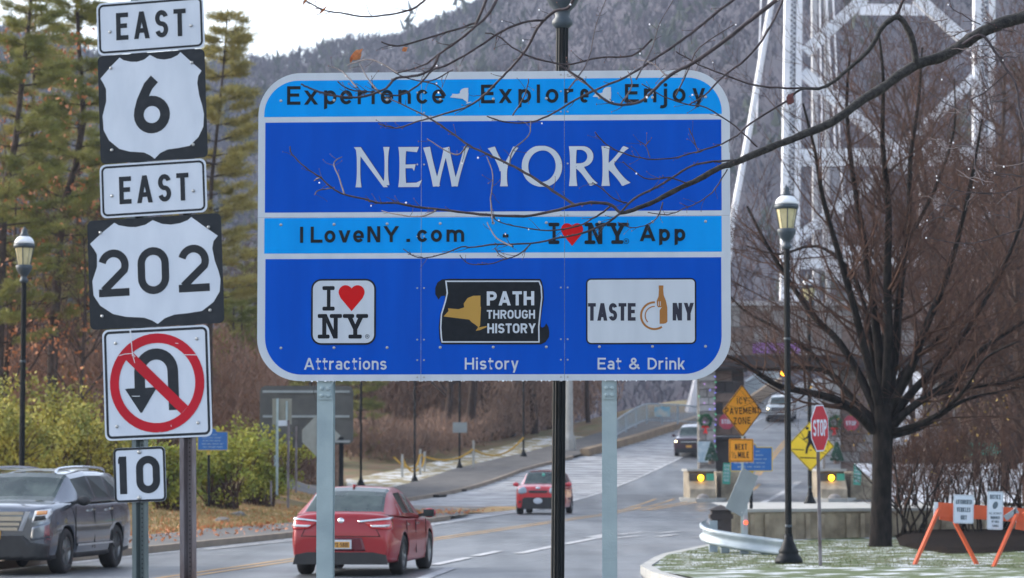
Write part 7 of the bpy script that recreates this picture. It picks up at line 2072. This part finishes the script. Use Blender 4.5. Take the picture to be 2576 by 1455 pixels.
br_([(2700, 10), (2575, 43), (2522, 58), (2468, 82), (2421, 113), (2367, 144), (2316, 159), (2266, 187), (2219, 222), (2168, 253), (2122, 288), (2071, 319), (2013, 342), (1935, 373), (1857, 406), (1813, 421.6), (1758, 451), (1703, 476.7), (1648, 506), (1593, 528), (1560, 537)], 34, 9, .6, -.2, limbT, .3)
br_([(1560, 537), (1538, 517), (1497.6, 509.7), (1446, 517), (1391, 531.7), (1317.7, 544.6), (1226, 541), (1161, 533.6), (1106, 528), (1043.6, 520.7), (996, 511.5), (951.8, 511.5), (922.4, 502), (867, 489.5), (834, 473), (805, 447), (768, 421.6), (735, 388.5), (729.6, 368)], 8.5, 3.2, -.2, -.3)
br_([(1446, 517), (1391, 480), (1336, 443.6), (1281, 414), (1226, 388.5), (1179.5, 366.5), (1135.4, 333.5), (1084, 300), (1051, 282), (995.8, 256), (970, 245)], 7.5, 3, -.2, .3)
br_([(1560, 537), (1520, 565), (1464.6, 586.8), (1409.5, 597.8), (1336, 612.5), (1234.5, 616), (1198, 621.7), (1161, 621.7), (1124, 636), (1076.6, 649), (1043.6, 645.6), (1014, 627)], 6, 2.6, -.2, -.3)
br_([(1336, 612.5), (1310, 638), (1281, 649), (1234.5, 664), (1179.5, 664), (1157, 642)], 4, 2.4, -.25, -.3)
br_([(1245, 624), (1255, 640), (1275, 650)], 3, 2.5, -.25, -.3)
br_([(1560, 537), (1593, 502), (1648, 473), (1692, 447), (1740, 418), (1795, 407), (1860, 404)], 6, 5.5, -.15, .1)
br_([(1729, 462), (1685, 447), (1630, 451), (1593, 429), (1567, 407)], 4.5, 2.8, -.1, -.2)
br_([(1580, 512), (1545, 500), (1510, 472), (1490, 460)], 4.5, 2.6, -.1, -.2)
br_([(1535, 520), (1500, 545), (1455, 568), (1390, 580), (1330, 575), (1260, 560), (1240, 545)], 5, 2.8, -.15, -.3)
br_([(1667, 510), (1655, 545), (1630, 565), (1590, 573), (1555, 560)], 3.5, 2.4, 0, -.2)
br_([(1830, 425), (1800, 475), (1765, 505), (1720, 525), (1680, 540), (1630, 535)], 3.6, 2.4, 0, -.2)
br_([(1987, 249), (1923, 288), (1877, 319), (1854.5, 341), (1813, 363), (1758, 381), (1685, 399.6), (1611.5, 397.7), (1556, 381), (1519.7, 359), (1497.6, 333.5)], 5.5, 3, .2, -.1)
br_([(1757, 382), (1745, 350), (1733, 322)], 3.4, 2.6, 0, 0); br_([(1635, 396), (1625, 368), (1607, 355)], 3, 2.4, 0, 0); br_([(1622, 368), (1633, 355)], 2.6, 2.4, 0, 0)
br_([(2310, 165), (2304, 155), (2297, 109), (2277, 62), (2254, 43), (2219, 70), (2195.6, 113), (2168, 144), (2129, 179), (2090.6, 210), (2059.5, 223.6), (2012.8, 225.6), (1978, 257)], 19, 5, .35, .2, limbT, .4)
br_([(2254, 43), (2265, 19), (2285, -30)], 9, 7, .4, .3)
br_([(2059, 222), (1978, 222), (1896, 214), (1838, 194), (1760, 163), (1700, 130)], 6, 3.5, .25, .3)
br_([(1905, 370), (1850, 318), (1777, 271), (1733, 264), (1667, 242), (1615, 212)], 4.5, 3, .2, -.1)
br_([(1972, -20), (1966, 8), (1927, 86), (1877, 148), (1818, 194), (1772, 241), (1733, 264)], 7, 4, .5, .1)
br_([(1970, -20), (1954, 0), (1888, 51), (1826, 101), (1747, 157), (1685, 190), (1641, 231), (1611.5, 256), (1556, 264), (1512, 245), (1464.6, 201), (1409.5, 164.5)], 10, 4, -3.2, -3.2)
br_([(1865, -15), (1799, 35), (1750, 75), (1700, 112), (1633.5, 157), (1574.7, 194), (1497.6, 227), (1446, 252.7), (1391, 285.7), (1336, 307.8), (1270, 307.8), (1226, 293)], 8, 3.4, .4, -.2)
br_([(1230, -20), (1203, 50), (1187, 75), (1145, 108), (1104, 137), (1062, 166), (1004, 182.6)], 6.5, 3.6, -2.6, -2.4)
br_([(1104, 137), (1087.6, 172), (1051, 190), (996, 197.6), (970, 223), (922, 241.6), (867, 245), (812, 234), (780, 222), (757, 212)], 6, 4, -3.6, -3.6)
br_([(1260, -20), (1225, 40), (1187, 75)], 7, 5, -2.4, -2.6)
br_([(1195, 58), (1145, 75), (1062, 100), (1000, 116), (959, 106)], 5, 3.5, -2.4, -2.4)
br_([(1640, 100), (1590, 140), (1508, 145), (1436, 162), (1394, 158), (1340, 145), (1290, 120), (1253, 91), (1220, 83)], 5, 3.4, -1.5, -1.6)
br_([(1450, -20), (1430, 20), (1394, 29), (1353, 70.5), (1324, 124.5), (1290, 166), (1257, 201), (1216, 242), (1179, 267), (1135, 282), (1084, 297), (1043.6, 308), (996, 322), (952, 311)], 7.5, 3.4, -.9, -.3)
br_([(1373, 50), (1311, 58), (1249, 87), (1187, 129), (1120, 166), (1087, 178), (1051, 215), (1000, 240), (940, 232), (880, 226), (850, 205)], 6, 3.2, -2, -2.2)
br_([(1110, -25), (1070.6, 0), (1041.6, 21), (979, 37), (921, 41.5), (855, 33), (813, 25), (780, 8), (763.6, -5)], 6, 2.6, -1.4, -1.2)
for q_ in (((1140, 175), (1080, 205), (1020, 195), (975, 170)), ((960, 238), (930, 205), (905, 160)), ((1000, 185), (960, 160), (920, 150), (875, 165)), ((900, 222), (860, 180), (835, 170)), ((1560, 264), (1590, 215), (1580, 180)), ((1480, 215), (1440, 190), (1425, 172)),
          ((1680, 195), (1640, 160), (1600, 150)), ((1120, 240), (1100, 215), (1060, 205)), ((1600, 200), (1640, 120), (1660, 60), (1700, -10)), ((1430, 225), (1480, 150), (1500, 60), (1530, -10)), ((1290, 290), (1320, 240), (1330, 200)), ((1700, 240), (1730, 180), (1760, 120), (1850, 60)),
          ((1175, 365), (1150, 390), (1110, 372), (1075, 350)), ((1282, 415), (1290, 380), (1330, 340), (1335, 305)), ((1240, 560), (1235, 500), (1240, 440), (1225, 395)), ((1290, 620), (1250, 600), (1225, 560)), ((1100, 528), (1060, 545), (1000, 540), (960, 530)), ((867, 489), (850, 440), (840, 410), (860, 395)), ((834, 473), (800, 480), (792, 490)), ((805, 447), (790, 455))):
    br_(list(q_), 4, 2.6, rt.choice((-2.5, -1.0, -.2)), rt.choice((-2.5, -1.0, -.2)) if False else -.6, twig=.8)
# right edge twigs
br_([(2421, 113), (2468, 89), (2507, 136), (2534, 179), (2557, 218), (2565, 280), (2580, 335)], 8, 5, .4, .2)
br_([(2534, 183), (2487, 225.6), (2433, 260.6), (2452, 296), (2500, 330), (2560, 370)], 4, 2.5, .3, .3)
br_([(2620, 455), (2575, 467), (2530, 484), (2452, 486), (2390, 474), (2359, 451), (2350, 430)], 4, 2.5, .3, .5)
br_([(2640, 560), (2575, 575), (2520.5, 592), (2451, 611), (2382, 609), (2330, 595.6)], 4.2, 2.4, .5, .5)
for i in range(46):
    u, v = rt.uniform(2380, 2590), rt.uniform(-10, 560); L = rt.uniform(40, 120); a = rt.uniform(2.4, 4.0); pts = [(u, v)]
    for k in range(4): a += rt.gauss(0, .3); u += L / 4 * math.cos(a); v += L / 4 * math.sin(a); pts.append((u, v))
    br_(pts, 3.2, 1.8, rt.uniform(-.3, 1.2), rt.uniform(-.3, 1.2), twig=.7)
for nm, tb_, mm in (('limb', limbT, M_fbark), ('branches', mid, M_ftwig), ('twigs', fine, M_ftwig)):
    o = tb_.build(nm, mm); o.data.transform(Matrix.Translation(-fb.location)); o.parent = fb
    if nm != 'limb': o['kind'] = 'stuff'
t_ = TB(14); e_ = V3(at(2700, 10, YB + .6)); t_.seg([np.array([4.6, 19.8, -.1]), np.array([4.65, 19.8, .5]), np.array([4.6, 19.75, 2.5]), np.array([4.5, 19.5, 4.2]), np.array([4.3, 19.4, 6.5]), np.array([4.4, 19.4, 9])], [.34, .25, .21, .18, .13, .06])
t_.seg([np.array([4.5, 19.5, 4.4]), (e_ + np.array([4.5, 19.5, 4.4])) / 2 + [0, 0, .1], e_], [.09, .06, px2m(34)])
o = t_.build('trunk', M_fbark); o.data.transform(Matrix.Translation(-fb.location)); o.parent = fb
# buds and ice-water drops
V, F = [], []
db = MB(); dd_ = MB()
for (p, w) in DR:
    if rt.random() < .8: db.ball(tuple(p), rt.uniform(.0022, .0036), 4, 1.5)
    if rt.random() < .05: dd_.ball((p[0], p[1] - .003, p[2] - .007), rt.uniform(.004, .0065), 6, 1.15)
o = db.build('buds', M_bud); o.data.transform(Matrix.Translation(-fb.location)); o.parent = fb; o['kind'] = 'stuff'
o = dd_.build('water_drops', M_drop, smooth=True); o.data.transform(Matrix.Translation(-fb.location)); o.parent = fb; o['kind'] = 'stuff'
for (u, v, s_, rx, rz) in ((768, 2, .035, 1.2, .2), (813, 25, .040, 1.4, .3), (900, 137, .06, .5, .8), (1019, 124, .03, .2, 1.0), (1989, 248, .065, .25, .6), (885, 146, .035, .9, .2)):
    m = MB(); q = [(0, -1.0), (.32, -.6), (.55, -.1), (.38, .3), (.15, .55), (0, 1.0), (-.2, .5), (-.45, .2), (-.5, -.3), (-.25, -.7)]
    m.add([(x * s_, .12 * s_ * math.sin(3 * x + z * 2), z * s_) for x, z in q] + [(0, -.25 * s_, 0)], [(i, (i + 1) % 10, 10) for i in range(10)])
    o = m.build('leaf', M_leafdead if u != 1989 else mat('leaf_maroon', (.12, .03, .025), (.08, .02, .02), .7, scale=30), fb); o.location = at(u, v, YB - (1.3 if u < 1500 else -.1)) - fb.location; o.rotation_euler = (rx - .6, rz, rx)
# ================================================================== HAZE
hz_ = MB(); hz_.box((50, 620, 175), (2400, 1500, 390))
M_haze = bpy.data.materials.new('haze'); M_haze.use_nodes = True
for n_ in list(M_haze.node_tree.nodes):
    if n_.type == 'BSDF_PRINCIPLED': M_haze.node_tree.nodes.remove(n_)
pv = M_haze.node_tree.nodes.new('ShaderNodeVolumePrincipled')
pv.inputs['Color'].default_value = (.66, .78, 1.0, 1)
pv.inputs['Density'].default_value = .0002
pv.inputs['Anisotropy'].default_value = 0.0
M_haze.node_tree.links.new(pv.outputs[0], M_haze.node_tree.nodes['Material Output'].inputs['Volume'])
USE_HAZE = True
if USE_HAZE:
    o = hz_.build('haze', M_haze); tag(o, kind='stuff')
scene.cycles.volume_bounces = 0
